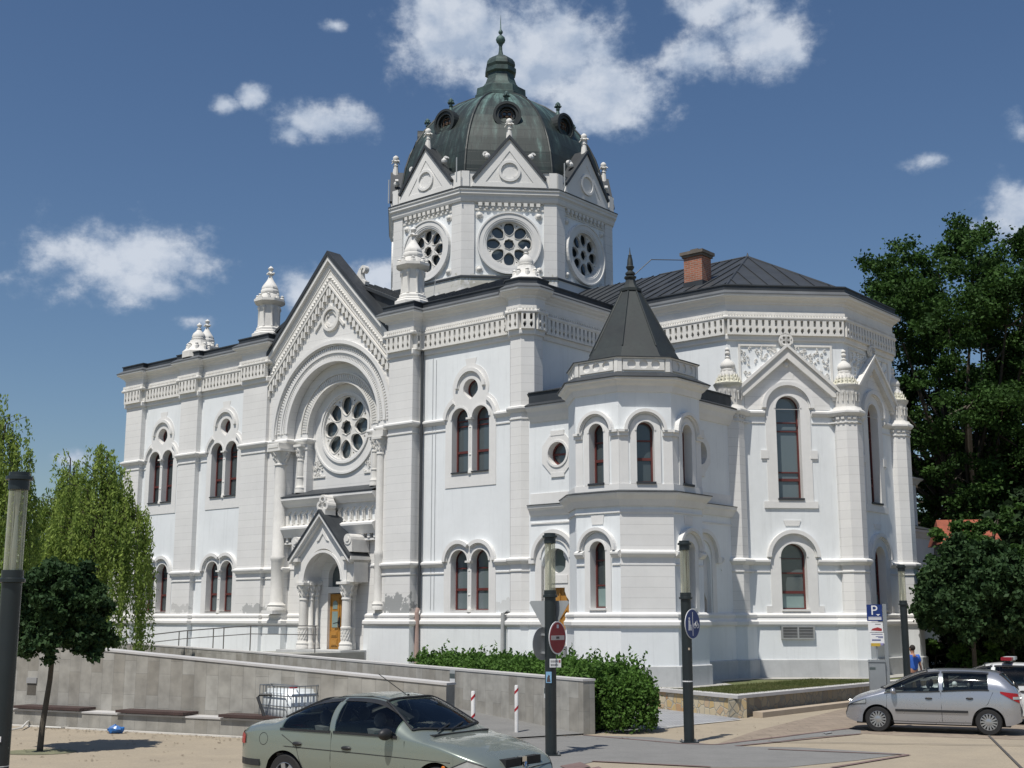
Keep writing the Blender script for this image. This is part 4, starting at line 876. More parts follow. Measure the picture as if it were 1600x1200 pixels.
def annex_portal(F, u, door=True):
    g = G(); r = .50
    tref = [(u + .35 * cos(a) , 4.55 + .30 * sin(a)) for a in [pi + .3 + (pi - .6) * i / 8 for i in range(9)]] + [(u + .36 + .0, 4.72), (u + .26, 4.86), (u + .24, 5.02), (u + .14, 5.16), (u, 5.2), (u - .14, 5.16), (u - .24, 5.02), (u - .26, 4.86), (u - .36, 4.72)]
    dr = [(u - .48, 1.3), (u + .48, 1.3), (u + .48, 3.3), (u + .38, 3.42), (u + .3, 3.62), (u + .3, 3.74), (u - .3, 3.74), (u - .3, 3.62), (u - .38, 3.42), (u - .48, 3.3)]
    g.holed(F, [(u - .9, .5)] + [(u + .9, .5)] + [(u + .9 * cos(a), 4.78 + .9 * sin(a)) for a in [pi * i / 20 for i in range(21)]], [archpts(u, 1.0, 4.78, .62, 18)], -.3, .035)
    g.holed(F, archpts(u, 1.0, 4.78, .64, 18), [tref, dr], -.34, -.14)
    g.arc(F, u, 4.78, .86, 1.0, 0, pi, -.02, .17, 24); g.arc(F, u, 4.78, .62, .68, 0, pi, .03, .06, 20); g.box(F, u - .45, u + .45, 3.9, 4.18, -.2, -.11)
    for s in (-1, 1): g.box(F, u + s * 1.0 - .12, u + s * 1.0 + .12, 4.60, 4.80, -.02, .14)
    p = PRT('side_portal', g, trimm); obj('pane', G().box(F, u - .55, u + .55, 4.1, 5.4, -.32, -.30), glass, p)
    d = G(); d.box(F, u - .5, u + .5, .9, 3.8, -.32, -.28)
    for z in (1.55, 2.25, 2.95): 
        d.prism(F, [(u - .3, z), (u, z - .3), (u + .3, z), (u, z + .3)], -.29, -.25); d.prism(F, [(u - .17, z), (u, z - .17), (u + .17, z), (u, z + .17)], -.26, -.23)
        for s in (-1, 1): d.box(F, u + s * .36 - .1, u + s * .36 + .1, z - .3, z - .1, -.29, -.26)
    d.box(F, u - .02, u + .02, 1.0, 3.7, -.29, -.24)
    obj('side_door', d, wood, p)
annex_portal(FX, ua); annex_portal(FY, 1.75)
PRT('side_steps', G().box(ID, 11.3, 12.8, 0, 1.30, .2, 1.5).box(ID, 12.8, 13.3, .5, 1.75, .3, 1.55), plinthm)
# lower annex on the far side of the apse
PRT('annex_wall', G().box(ID, 10.6, 16.75, 0, 6.6, -23, -16.3), wallm); PRT('annex_wall', G().box(ID, 10.6, 16.1, 6.5, 9.2, -22.4, -16.3), wallm)
AXP = [(16.75, 16.6), (16.75, 23.0), (10.6, 23.0)]; AXQ = [(16.1, 16.4), (16.1, 22.4), (10.6, 22.4)]
run(AXP, prof_base, wallm, 'base_wall'); run(AXP, prof_plinth, trimm, 'plinth_moulding'); run(AXP, prof_stone, plinthm, 'stone_plinth'); PRT('string_course', path_band(AXP, 4.6), trimm)
run(AXP, [(-.1, 6.3), (.06, 6.3), (.14, 6.48), (.22, 6.56), (.24, 6.66), (-.1, 6.72)], trimm, 'annex_band'); run(AXP, [(-.75, 6.655), (.265, 6.66), (.265, 6.68), (-.75, 7.0)], flash, 'band_flashing')
run(AXQ, [(-.1, 8.9), (.06, 8.9), (.16, 9.05), (.28, 9.15), (.28, 9.2), (-.1, 9.25)], trimm, 'annex_cornice'); run(AXQ, [(-.1, 9.2), (.30, 9.2), (.30, 9.23), (-.1, 9.32)], flash, 'roof_flashing')
g = G(); roofplane(g, [(16.2, 16.2, 9.25), (16.2, 22.5, 9.25), (10.7, 22.5, 10.8), (10.7, 16.2, 10.8)], (-1, 0, 0), seam=False); PRT('annex_roof', g, roofm)

# ---- drum and dome
DC, DA = (0, 10.75), 5.36
DS = DA * math.tan(pi / 8)
dr = make_rose(1.06, 'drum_rose_window', 'drum')
for k in range(8):
    F = octf(DC, DA, k)
    PRT('drum_wall', G().holed(F, [(-DS, 15.5), (DS, 15.5), (DS, 22.0), (-DS, 22.0)], [[(-1.62, 18.16), (1.62, 18.16), (1.62, 21.62), (-1.62, 21.62)]], -.45, 0), drumm)
    PRT('drum_panel', G().holed(F, [(-1.63, 18.1), (1.63, 18.1), (1.63, 21.7), (-1.63, 21.7)], [circ(0, 19.68, 1.08, 36)], -.4, -.10), wallm)
    o = dr if k == 0 else copy_tree(dr, SYN); o.matrix_basis = F.mtx(0, 19.68, -.10)
    g = G()
    for s in (-1, 1):
        for z in (18.42, 21.02): PRT('boss', G().sph(F.p(s * 1.38, z, -.08), .13, 10).arc(F, s * 1.38, z, .10, .17, 0, 2 * pi, -.12, -.06, 14), orn, True)
    n = 10
    for i in range(n):
        u = -1.5 + 3.0 * (i + .5) / n; g.box(F, u - .09, u + .09, 21.45, 21.62, -.12, .05); g.box(F, u - .05, u + .05, 21.34, 21.46, -.12, .02)
    g.box(F, -1.62, 1.62, 21.60, 21.66, -.12, .03); g.box(F, -1.62, 1.62, 21.26, 21.345, -.12, -.06)
    PRT('dentil_band', g, orn)
V = octp(DC, DA)
run(V, [(-.2, 18.0), (.05, 18.0), (.05, 18.08), (.0, 18.12), (-.2, 18.14)], flash, 'drum_ledge', True)
run(V, [(-.4, 21.64), (.06, 21.64), (.10, 21.74), (.12, 21.90), (.20, 21.98), (.20, 22.08), (.25, 22.14), (.25, 22.22), (-.4, 22.26)], drumm, 'drum_cornice', True)
run(V, [(-.4, 22.22), (.275, 22.222), (.275, 22.255), (.06, 22.36), (-.4, 22.38)], flash, 'drum_flashing', True)
run(V, [(-.45, 22.3), (.02, 22.3), (.02, 23.02), (.05, 23.10), (-.45, 23.14)], trimm, 'drum_parapet', True)
run(V, [(-.5, 23.10), (.07, 23.105), (.07, 23.13), (-.5, 23.22)], flash, 'parapet_coping', True)
for k in range(8):
    F = octf(DC, DA + .02, k); hw, zb_, za = 1.22, 22.95, 24.75
    sl = 1.42
    g = G(); tri = [(-1.15, 22.62), (1.15, 22.62), (0, 24.25)]
    g.holed(F, [(-1.75, 22.35), (1.75, 22.35), (1.62, 22.75), (0, 24.72), (-1.62, 22.75)], [[(-1.12, 22.58), (1.12, 22.58), (0, 24.12)]], -.3, .11)
    g.prism(F, [(-1.14, 22.56), (1.14, 22.56), (0, 24.16)], -.25, .08)
    g.arc(F, 0, 23.13, .40, .52, 0, 2 * pi, -.12, .16, 28); g.arc(F, 0, 23.13, .26, .31, 0, 2 * pi, -.1, .075, 20)
    for q in range(4): a = pi / 4 + q * pi / 2; g.prism(F, circ(.31 * cos(a), 23.13 + .31 * sin(a), .06, 8), -.1, .09)
    for s in (-1, 1): g.sph(F.p(s * 1.02, 23.92, -.12), .15, 8); g.arc(F, s * 1.12, 24.0, .05, .13, 0, 4.2, -.2, -.05, 10); g.box(F, s * 2.05 - .18, s * 2.05 + .18, 22.36, 23.1, -.1, .07)
    gb = PRT('drum_gable', g, trimm)
    obj('gable_coping', G().prism(F, [(-1.74, 22.78), (0, 24.90), (1.74, 22.78), (1.66, 22.68), (0, 24.72), (-1.66, 22.68)], -.62, .20), roofm, gb)
    g = G(); c = F.p(0, 24.85, -.05)
    g.lathe(c.x, c.y, [(.17, 24.66), (.14, 24.98), (.11, 25.2), (.14, 25.24), (.10, 25.28), (.09, 25.42), (.16, 25.46), (.12, 25.52), (.15, 25.60), (.15, 25.68), (.10, 25.75), (.02, 25.8)], 9)
    for q in range(4): a = q * pi / 2; g.tube([(c.x, c.y, 25.42), (c.x + .17 * cos(a), c.y + .17 * sin(a), 25.50), (c.x + .28 * cos(a), c.y + .28 * sin(a), 25.42)], .045, 5, .03)
    obj('gable_finial', g, orn, gb, True)
prof = [(5.0, 22.9), (4.95, 23.6), (4.82, 24.4), (4.6, 25.15), (4.3, 25.85), (3.9, 26.55), (3.4, 27.2), (2.85, 27.78), (2.2, 28.3), (1.5, 28.72), (1.2, 28.85)]
PRT('dome', G().oct(*DC, prof), domem)
g = G()
for k in range(8):
    a = pi / 8 + k * pi / 4; g.tube([(DC[0] + r / cos(pi / 8) * cos(a), DC[1] + r / cos(pi / 8) * sin(a), z) for r, z in prof], .06, 6)
PRT('dome_ribs', g, copper)
dome_r = lambda z: [a[0] + (b[0] - a[0]) * (z - a[1]) / (b[1] - a[1]) for a, b in zip(prof, prof[1:]) if a[1] <= z <= b[1]][0]
def dormer():
    g = G(); F = ID
    g.arc(F, 0, 0, .42, .62, 0, 2 * pi, -1.2, .10, 26); g.arc(F, 0, 0, .56, .68, 0, 2 * pi, -.2, .16, 26); g.arc(F, 0, 0, .30, .36, 0, 2 * pi, -.12, -.02, 20)
    for k in range(8): a = k * pi / 4; g.sph(F.p(.62 * cos(a), .62 * sin(a), .1), .07, 6)
    d = PRT('dormer', g, copper); obj('pane', G().prism(F, circ(0, 0, .45, 20), -.16, -.12), glass, d)
    f = G()
    for k in range(4): a = pi / 4 + k * pi / 2; f.arc(F, .17 * cos(a), .17 * sin(a), .10, .15, 0, 2 * pi, -.13, -.06, 12)
    obj('dormer_tracery', f, mat('rust_frame', (.12, .075, .05), .7, .2), d)
    t = G(); t.lathe(0, .35, [(.16, .62), (.10, .78), (.07, .95), (.12, 1.0), (.06, 1.05), (.05, 1.15), (.13, 1.22), (.13, 1.30), (.04, 1.4)], 8)
    for k in range(6): a = k * pi / 3; t.sph((.13 * cos(a), .35 + .13 * sin(a), 1.16), .06, 6)
    obj('dormer_finial', t, copperl, d, True)
    return d
dm = dormer()
for k in range(8):
    z = 26.45; F = octf(DC, dome_r(z) + .02, k); o = dm if k == 0 else copy_tree(dm, SYN); o.matrix_basis = F.mtx(0, z, .12)
PRT('lantern', G().oct(*DC, [(1.34, 28.62), (1.34, 28.98), (1.26, 29.04), (1.24, 29.38), (1.14, 29.44), (.96, 29.52), (.80, 29.75), (.70, 30.05), (.66, 30.32), (.78, 30.40), (.78, 30.62), (.68, 30.68), (.74, 30.82), (.71, 31.0), (.60, 31.18), (.42, 31.32), (.24, 31.42), (.13, 31.52), (.09, 31.75), (.08, 32.05)]), mat('lantern_copper', (.036, .046, .043), .5, .2, 1.6, metal=.25, bump=.15, col2=(.075, .125, .112)))
g = G(); g.lathe(*DC, [(.08, 32.0), (.13, 32.08), (.10, 32.12)], 10); g.sph((*DC, 32.34), .25, 16); g.lathe(*DC, [(.07, 32.55), (.05, 32.65), (.11, 32.72), (.12, 32.80), (.06, 32.90), (.035, 32.95), (.02, 33.4), (.004, 33.75)], 10)
PRT('spire', g, copperl, True)

# ---- chimney, pipes, small roof things
g = G(); cx, cy = 13.8, 6.95
g.box(ID, cx - .42, cx + .42, 15.7, 17.05, -cy - .36, -cy + .36); ch = PRT('chimney', g, brick)
obj('chimney_cap', G().box(ID, cx - .48, cx + .48, 17.05, 17.15, -cy - .42, -cy + .42).box(ID, cx - .54, cx + .54, 17.15, 17.28, -cy - .48, -cy + .48).box(ID, cx - .2, cx + .15, 17.28, 17.42, -cy - .2, -cy + .2), mat('chimney_stone', (.16, .14, .12), .9, .2), ch)
obj('chimney_flashing', G().box(ID, cx - .45, cx + .45, 15.5, 16.02, -cy - .39, -cy + .39), flash, ch)
g = G(); g.tube([(11.6, 5.25, 15.3), (11.6, 5.25, 16.2), (12.2, 6.0, 17.1), (13.4, 6.9, 17.05)], .02, 5); g.tube([(12.9, 7.6, 16.7), (12.0, 5.4, 15.5)], .02, 5); PRT('lightning_rod', g, iron)
PRT('downpipe', G().tube([(5.22, -.14, 13.2), (5.22, -.14, 3.0)], .06, 8), flash)
pinkp = mat('pink_pipe', (.42, .30, .26), .6, .1)
PRT('downpipe_foot', G().tube([(5.22, -.2, 3.05), (5.22, -.26, 2.9), (5.24, -.26, .5)], .085, 10), pinkp)
PRT('downpipe', G().tube([(9.88, -.12, 10.0), (9.88, -.12, 3.1), (9.88, -.12, 2.9), (9.55, -.2, 2.85)], .035, 8), flash)
PRT('downpipe_foot', G().tube([(9.75, -.12, 2.92), (9.58, -.26, 2.86), (9.55, -.26, .5)], .075, 10), mat('grey_pipe', (.45, .46, .46), .5, .1))
g = G()
for k, (a, b) in enumerate(((5.7, 12.9), (5.88, 12.8))): g.tube([(a, -.02, b), (a, -.02, 3.0)], .012, 4)
PRT('cable', g, mat('cable_grey', (.45, .47, .48), .7, .1))
g = G()
for (x, y, z0, z1) in ((-2.2, 5.0, 22.4, 23.6), (2.35, 4.9, 22.4, 23.6), (5.7, 8.7, 22.4, 23.6)): PRT('conductor_rod', G().tube([(x, y, z0), (x, y, z1)], .03, 5), mat('rod_grey', (.4, .42, .43), .5, .1))
g.tube([(.9, 5.1, 18.1), (.9, 5.0, 17.3), (1.6, 3.6, 16.7), (2.2, 2.2, 16.2)], .02, 5)
PRT('conductor_wire', g, mat('rod_grey', (.4, .42, .43), .5, .1))

# ================================================================ GROUND AND WALLS OF THE SQUARE
def sheet(name, pts, z, m, kind='structure', th=0.0):
    me = bpy.data.meshes.new(name)
    P = [(p[0], p[1], (p[2] if len(p) > 2 else 0) + z) for p in pts]
    tr = geometry.tessellate_polygon([[Vector((p[0], p[1], 0)) for p in P]])
    me.from_pydata(P, [], [tuple(t) for t in tr]); bm = bmesh.new(); bm.from_mesh(me); bmesh.ops.recalc_face_normals(bm, faces=bm.faces)
    for f in bm.faces:
        if f.normal.z < 0: f.normal_flip()
    bm.to_mesh(me); bm.free(); me.materials.append(m); o = link(bpy.data.objects.new(name, me)); return tag(o, kind=kind)
def gpts(*pp): return [tuple(ground(x, y).xy) for x, y in pp]
beige = mat('beige_paving', (.36, .305, .225), .95, .085, 1.1, bump=.3, bscale=60, col2=(.31, .265, .20), grain=.35)
greyp = mat('grey_paving', (.21, .208, .20), .95, .09, 1.4, bump=.3, bscale=60, col2=(.175, .174, .168), grain=.35)
redp = mat('red_paving_line', (.19, .13, .12), .95, .12, 2)
cobble = brick_mat('cobble_paving', (.33, .34, .35), (.28, .29, .31), (.2, .2, .2), w=.2, h=.1, swap='XY', msize=.01, var=.05)
slabp = brick_mat('brown_paving', (.27, .22, .17), (.24, .195, .15), (.19, .15, .12), w=.5, h=.5, swap='XY', msize=.012, var=.06)
grass = mat('grass_ground', (.10, .13, .045), 1, .15, 2.5, col2=(.16, .15, .07), bump=.6, bscale=90)
sheet('ground', [(-900, -300), (900, -300), (900, 1500), (-900, 1500)], -.012, mat('far_ground', (.17, .17, .12), 1, .1, .05))
sheet('square_paving', [(-40, 2), (60, 2), (60, 90), (-40, 90)], -.004, beige)
road_px = [(700, 1160), (912, 1149), (1020, 1152), (1110, 1163), (1200, 1156), (1290, 1143), (1345, 1138), (1345, 1146), (1270, 1152), (1150, 1166), (1250, 1168), (1415, 1178), (1340, 1188), (1230, 1199), (1100, 1199), (930, 1190), (880, 1200), (860, 1240), (700, 1240)]
sheet('road', gpts(*road_px), .003, greyp)
sheet('path', gpts((750, 1128), (912, 1148), (700, 1165), (690, 1140)), .008, greyp)
sheet('pavement', gpts((1115, 1164), (1180, 1142), (1330, 1104), (1500, 1085), (1720, 1090), (1720, 1160), (1420, 1150), (1345, 1146), (1345, 1138), (1200, 1156)), .0, slabp)
sheet('cobbled_path', gpts((1046, 1138), (1157, 1123), (1035, 1107), (960, 1112), (930, 1146)), .006, cobble)
def strip(name, a, b, w, z, m, label=None):
    a = ground(*a); b = ground(*b); t = (b - a); t.normalize(); n = Vector((-t.y, t.x, 0)) * w / 2
    return sheet(name, [tuple((a + n).xy), tuple((b + n).xy), tuple((b - n).xy), tuple((a - n).xy)], z, m)
for i, (a, b) in enumerate((((912, 1149), (1062, 1162)), ((1062, 1162), (1120, 1164)), ((1120, 1164), (1340, 1137)), ((1150, 1166), (1345, 1147)), ((1200, 1171), (1420, 1180)), ((1420, 1180), (1300, 1200)), ((925, 1190), (1110, 1199)), ((1040, 1137), (1157, 1125)))):
    strip('paving_line', a, b, .11, .010 + .0007 * i, redp if i < 7 else mat('kerb_stone', (.48, .48, .47), .9, .08))
for k, (x0, y0) in enumerate(((897, 1199), (925, 1206))):
    sheet('paving_block', gpts((x0 - 22, y0 - 1), (x0 + 10, y0 - 7), (x0 + 26, y0), (x0 - 6, y0 + 7)), .0165 + .0006 * k, redp)
# drain cover seams near the cars
for k, (a, b) in enumerate((((1545, 1150), (1600, 1205)), ((1200, 1160), (1600, 1166)))): strip('paving_joint', a, b, .05, .0195 + k * .0007, mat('joint_dark', (.08, .075, .07), .9, .1))
sheet('drain_cover', gpts((1286, 1146), (1297, 1144), (1301, 1146), (1290, 1148)), .0215, mat('drain_metal', (.4, .4, .4), .5, .1, metal=.6))

# raised lawn by the apse with its stone retaining wall
LZ = .56
lw = [(21.6, -4.45), (18.1, -2.95), (12.5, -1.9), (5.0, -1.6), (5.0, 23), (21.5, 26)]
sheet('lawn', [tuple(W(x, y).xy) for x, y in lw], LZ, grass)
sheet('gravel_strip', [tuple(W(x, y).xy) for x, y in ((13, -3.1), (16.9, -3.3), (18.4, -1.9), (18.4, .8), (17.2, 2.0), (17.2, 4.4), (20.4, 7.7), (20.4, 14), (16, 19), (12, 18), (12, -2.8))], LZ + .02, mat('pale_gravel', (.42, .41, .38), .95, .1, 6, bump=.5))
def vor_stone(name, c1, c2, c3, mort, sc):
    mt = bpy.data.materials.new(name); mt.use_nodes = True; N = mt.node_tree.nodes; L = mt.node_tree.links; b = N['Principled BSDF']
    tc = N.new('ShaderNodeTexCoord'); v = N.new('ShaderNodeTexVoronoi'); v.inputs['Scale'].default_value = sc; L.new(tc.outputs['Object'], v.inputs['Vector'])
    e = N.new('ShaderNodeTexVoronoi'); e.feature = 'DISTANCE_TO_EDGE'; e.inputs['Scale'].default_value = sc; L.new(tc.outputs['Object'], e.inputs['Vector'])
    cr = N.new('ShaderNodeValToRGB'); s = N.new('ShaderNodeSeparateColor'); L.new(v.outputs['Color'], s.inputs[0]); L.new(s.outputs[0], cr.inputs[0]); el = cr.color_ramp.elements; el[0].color = (*c1, 1); el[1].color = (*c3, 1); q = el.new(.5); q.color = (*c2, 1)
    mr = N.new('ShaderNodeMapRange'); L.new(e.outputs['Distance'], mr.inputs[0]); mr.inputs[1].default_value = .03; mr.inputs[2].default_value = .07
    mx = N.new('ShaderNodeMix'); mx.data_type = 'RGBA'; L.new(mr.outputs[0], mx.inputs[0]); mx.inputs[6].default_value = (*mort, 1); L.new(cr.outputs[0], mx.inputs[7])
    L.new(mx.outputs[2], b.inputs['Base Color']); b.inputs['Roughness'].default_value = .9
    bp = N.new('ShaderNodeBump'); bp.inputs['Strength'].default_value = .6; bp.inputs['Distance'].default_value = .02; L.new(mr.outputs[0], bp.inputs['Height']); L.new(bp.outputs[0], b.inputs['Normal']); return mt
flagst = vor_stone('flagstone', (.50, .36, .17), (.52, .46, .34), (.42, .25, .12), (.36, .34, .28), 4.2)
flagd = vor_stone('brown_flagstone', (.26, .21, .14), (.30, .27, .2), (.2, .17, .13), (.2, .19, .16), 3.6)
cop = mat('coping_stone', (.50, .49, .48), .85, .07, 1.5, bump=.2)
rw = empty('retaining_wall', W(21.6, -4.45, 0), -AL, label='low flagstone retaining wall with pale coping round the lawn', cat='wall')
def rwseg(a, b, m, nm):
    A, B = Vector((a[0] - 21.6, a[1] + 4.45)), Vector((b[0] - 21.6, b[1] + 4.45)); g = G(); g.band([tuple(A), tuple(B)], [(-.3, -.05), (.0, -.05), (.0, LZ - .04), (-.3, LZ - .04)]); obj(nm, g, m, rw)
rwseg((12.5, -1.9), (18.1, -2.95), flagst, 'stone_face'); rwseg((18.1, -2.95), (21.6, -4.45), flagst, 'stone_face'); rwseg((21.6, -4.45), (21.5, 25), flagd, 'stone_face')
g = G(); g.band([(12.5 - 21.6, 2.55), (18.1 - 21.6, 1.5), (0, 0), (-.1, 29)], [(-.34, LZ - .045), (.06, LZ - .045), (.06, LZ + .045), (-.34, LZ + .045)]); obj('coping', g, cop, rw)
kb = obj('kerb', G().band([(21.75, -3.9), (21.72, 3.5), (21.7, 12)], [(0, 0), (.30, 0), (.30, .14), (0, .15)]), mat('beige_kerb', (.42, .35, .27), .9, .08)); kb.matrix_basis = Matrix.Translation(W(0, 0)) @ Matrix.Rotation(-AL, 4, 'Z')
tag(kb, 'long beige kerb along the foot of the retaining wall', 'kerb')

clad = brick_mat('stone_cladding', (.245, .23, .20), (.345, .335, .305), (.20, .195, .18), w=.82, h=.37, swap='ZX', offs=.37, msize=.004, var=.13, scale_noise=2.6)
cladd = clad
def planar(name, a, b, th, zt0, zt1, label, cop_w=.0, z0=-.05, cop_th=.05, cat_='wall', root=None):
    a = Vector((*a, 0)); b = Vector((*b, 0)); L = (b - a).length; rz = atan2(b.y - a.y, b.x - a.x)
    e = empty(name, a, rz, label=label, cat=cat_) if root is None else root
    g = G(); vs = [(0, 0, z0), (L, 0, z0), (L, 0, zt1), (0, 0, zt0), (0, th, z0), (L, th, z0), (L, th, zt1), (0, th, zt0)]
    fs = [(0, 1, 2, 3), (5, 4, 7, 6), (1, 5, 6, 2), (4, 0, 3, 7), (3, 2, 6, 7), (0, 4, 5, 1)]
    M = None if root is None else root.matrix_basis.inverted() @ (Matrix.Translation(a) @ Matrix.Rotation(rz, 4, 'Z'))
    obj('wall_body', g.add(vs, fs), clad, e, M=M)
    c = cop_w; vs = [(-c, -c, zt0), (L + c, -c, zt1), (L + c, -c, zt1 + cop_th), (-c, -c, zt0 + cop_th), (-c, th + c, zt0), (L + c, th + c, zt1), (L + c, th + c, zt1 + cop_th), (-c, th + c, zt0 + cop_th)]
    obj('coping', G().add(vs, fs), cop, e, M=M); return e, L
# front wall with the bench ledge
bd = Vector((6.59, -3.29)).normalized(); bn = Vector((-bd.y, bd.x))
B0 = Vector((-12.8, 32.94)); FW0 = B0 + bn * .52 - bd * 9; FW1 = Vector((-1.43, 27.9))
fw, L = planar('front_ramp_wall', FW0, FW1, .38, 2.58, 1.25, 'stone clad front ramp wall with a sloping pale coping behind the benches', cop_w=.02)
g = G(); g.box(ID, .0, L - .3, 0, .40, .0, .50) if 0 else None
lg = G(); vs = [(0, -.52, 0), (L - 2.5, -.52, 0), (L - 2.5, 0, 0), (0, 0, 0)]
lg.box(ID, 0, L - 2.2, -.02, .37, -.0, .52); obj('ledge', lg, clad, fw)
obj('ledge_top', G().box(ID, -.02, L - 2.18, .37, .41, -.0, .54), cop, fw)
obj('wall_niche', G().box(ID, 9 + .0 - .1, 9 + .22, .72, 1.02, -.02, .004), mat('niche_dark', (.10, .09, .075), .9, .1), fw)
obj('niche_lintel', G().box(ID, 8.88, 9.24, 1.02, 1.16, -.02, .03), mat('niche_grey', (.3, .3, .3), .8, .1), fw)
white_kerb = tag(obj('kerb_line', G().box(Fr(*(B0 - bd * 9 - bn * .10).xy, bd.y, -bd.x), 0, L - 2, -.01, .03, -.06, .02), mat('white_kerb', (.6, .58, .54), .9, .06)), 'thin pale kerb line at the foot of the bench ledge', 'kerb')
# rear wall
R0_, R1_ = Vector((1.68, 30.28)), Vector((-9.6, 47.0)); Lf = W(-16, -3.4).xy
rear, L = planar('rear_ramp_wall', R1_, R0_, .34, 1.42, 1.22, 'long stone clad rear ramp wall ending in front of the bushy hedge', cop_w=.015)
planar('x', Lf, R1_, .34, 1.74, 1.42, '', cop_w=.015, root=rear)
plate_m = mat('sign_white', (.62, .63, .63), .5, .03); dark_sign = mat('sign_dark', (.07, .09, .09), .5, .05)
def info_plate(s, z, label):
    e = empty('info_plate', rear.matrix_basis @ Vector((s, -.012, z)), rear.rotation_euler.z, label=label, cat='sign', group='info plates on the rear ramp wall')
    obj('plate', G().box(ID, -.13, .13, -.17, .17, 0, .012), plate_m, e); obj('plate_band', G().box(ID, -.131, .131, -.06, .07, .01, .016), dark_sign, e); obj('plate_head', G().box(ID, -.131, .131, .08, .171, .01, .015), mat('sign_grey', (.34, .36, .36), .5, .05), e)
info_plate(L - 1.42, .93, 'white and dark info plate on the rear wall right of the middle lamp post'); info_plate(L - 5.9, 1.12, 'white and dark info plate beside the end of the front ramp wall')
# ramp and landing
sheet('ramp', [(*(FW0 + bn * .38), 1.5), (*(FW1 + bn * .38), .05), (*R0_, .03), (*R1_, .9), (*Lf, 1.2)], .0, greyp)
lnd = [tuple(W(x, y).xy) + (z,) for x, y, z in ((-16.5, -.1, .6), (-16.5, -3.3, .6), (-6.5, -4.2, 1.1), (-2, -5.0, 1.36), (2.4, -5.0, 1.36), (2.4, -.3, 1.36), (-2, -.1, 1.36), (-6.5, -.1, 1.1))]
lm = mat('landing_concrete', (.34, .34, .31), .95, .1, 1); k = len(lnd); me = bpy.data.meshes.new('landing')
me.from_pydata([(a, b, c) for a, b, c in lnd] + [(a, b, -.02) for a, b, c in lnd], [], [tuple(t) for t in geometry.tessellate_polygon([[Vector((a, b, 0)) for a, b, c in lnd]])] + [(i, (i + 1) % k, k + (i + 1) % k, k + i) for i in range(k)])
bm = bmesh.new(); bm.from_mesh(me); bmesh.ops.recalc_face_normals(bm, faces=bm.faces); bm.to_mesh(me); bm.free(); me.materials.append(lm); tag(link(bpy.data.objects.new('landing', me)), kind='structure')
sheet('planting_bed', [tuple(W(x, y).xy) + (z,) for x, y, z in ((2.4, -5.2, .5), (2.4, 0, .5), (13.4, 0, .5), (14, -2.1, .5), (12.5, -1.9, .5), (18.5, -9.3, .1), (21.0, -10.3, .05))], 0, mat('soil', (.13, .10, .07), 1, .2, 2))
# steel handrail on the landing
steel = mat('rail_steel', (.20, .19, .18), .45, .1, metal=.5)
rl = empty('handrail', W(-12, -2.6, .9), -AL, label='thin grey steel handrail along the ramp in front of the portal', cat='handrail')
def rp(x, z, y=0): return (x + 12, y, z - .9)
top = [(-13.0, 1.62), (-11.85, 1.72), (-6.4, 2.14), (-1.9, 2.38), (2.15, 2.38)]
obj('top_rail', G().tube([rp(*p) for p in top], .027, 6), steel, rl); obj('mid_rail', G().tube([rp(x, z - .33) for x, z in top], .02, 6), steel, rl)
for x in (-11.0, -6.75, -6.15, -4.35, -3.65, -1.9, 2.05): 
    z = [a[1] + (b[1] - a[1]) * (x - a[0]) / (b[0] - a[0]) for a, b in zip(top, top[1:]) if a[0] <= x <= b[0]][0]; obj('post', G().tube([rp(x, z), rp(x, z - 1.02)], .025, 6), steel, rl)

# bench slabs on the ledge
bw = mat('bench_wood', (.07, .042, .038), .55, .15, 3)
GRP = 'dark wooden bench seats along the stone ledge'
FM = Matrix.Translation(Vector((*B0, 0))) @ Matrix.Rotation(atan2(bd.y, bd.x), 4, 'Z')
def ledge_s(px):     # distance along the ledge front for a picture column
    r = ray(px, 1110); k = r.x / r.y; return (k * B0.y - B0.x) / (bd.x - k * bd.y)
for (a, b, lab, arm) in ((22, 127, 'dark red bench seat at the left end of the ledge behind the tree trunk', 0), (183, 289, 'dark red bench seat on the ledge nearest the blue bag', 0), (344, 470, 'dark red bench seat with a black armrest beside the white tank', 1)):
    s0, s1 = ledge_s(a), ledge_s(b); e = empty('bench', FM @ Vector(((s0 + s1) / 2, 0, .41)), FM.to_euler().z, label=lab, cat='bench', group=GRP); h = (s1 - s0) / 2
    for k in range(4): obj('slat', G().box(ID, -h, h, .02, .085, .06 - .14 * k - .125, .06 - .14 * k), bw, e)
    obj('support', G().box(ID, -h + .2, -h + .28, -.0, .02, -.45, .0).box(ID, h - .28, h - .2, 0, .02, -.45, 0), iron, e)
    if arm: q = .35 - h + .75; obj('armrest', G().tube([(q + .18, -.0, .06), (q - .02, -.02, .50), (q + .02, 0, .55), (q + .35, .25, .55)], .035, 6), iron, e)

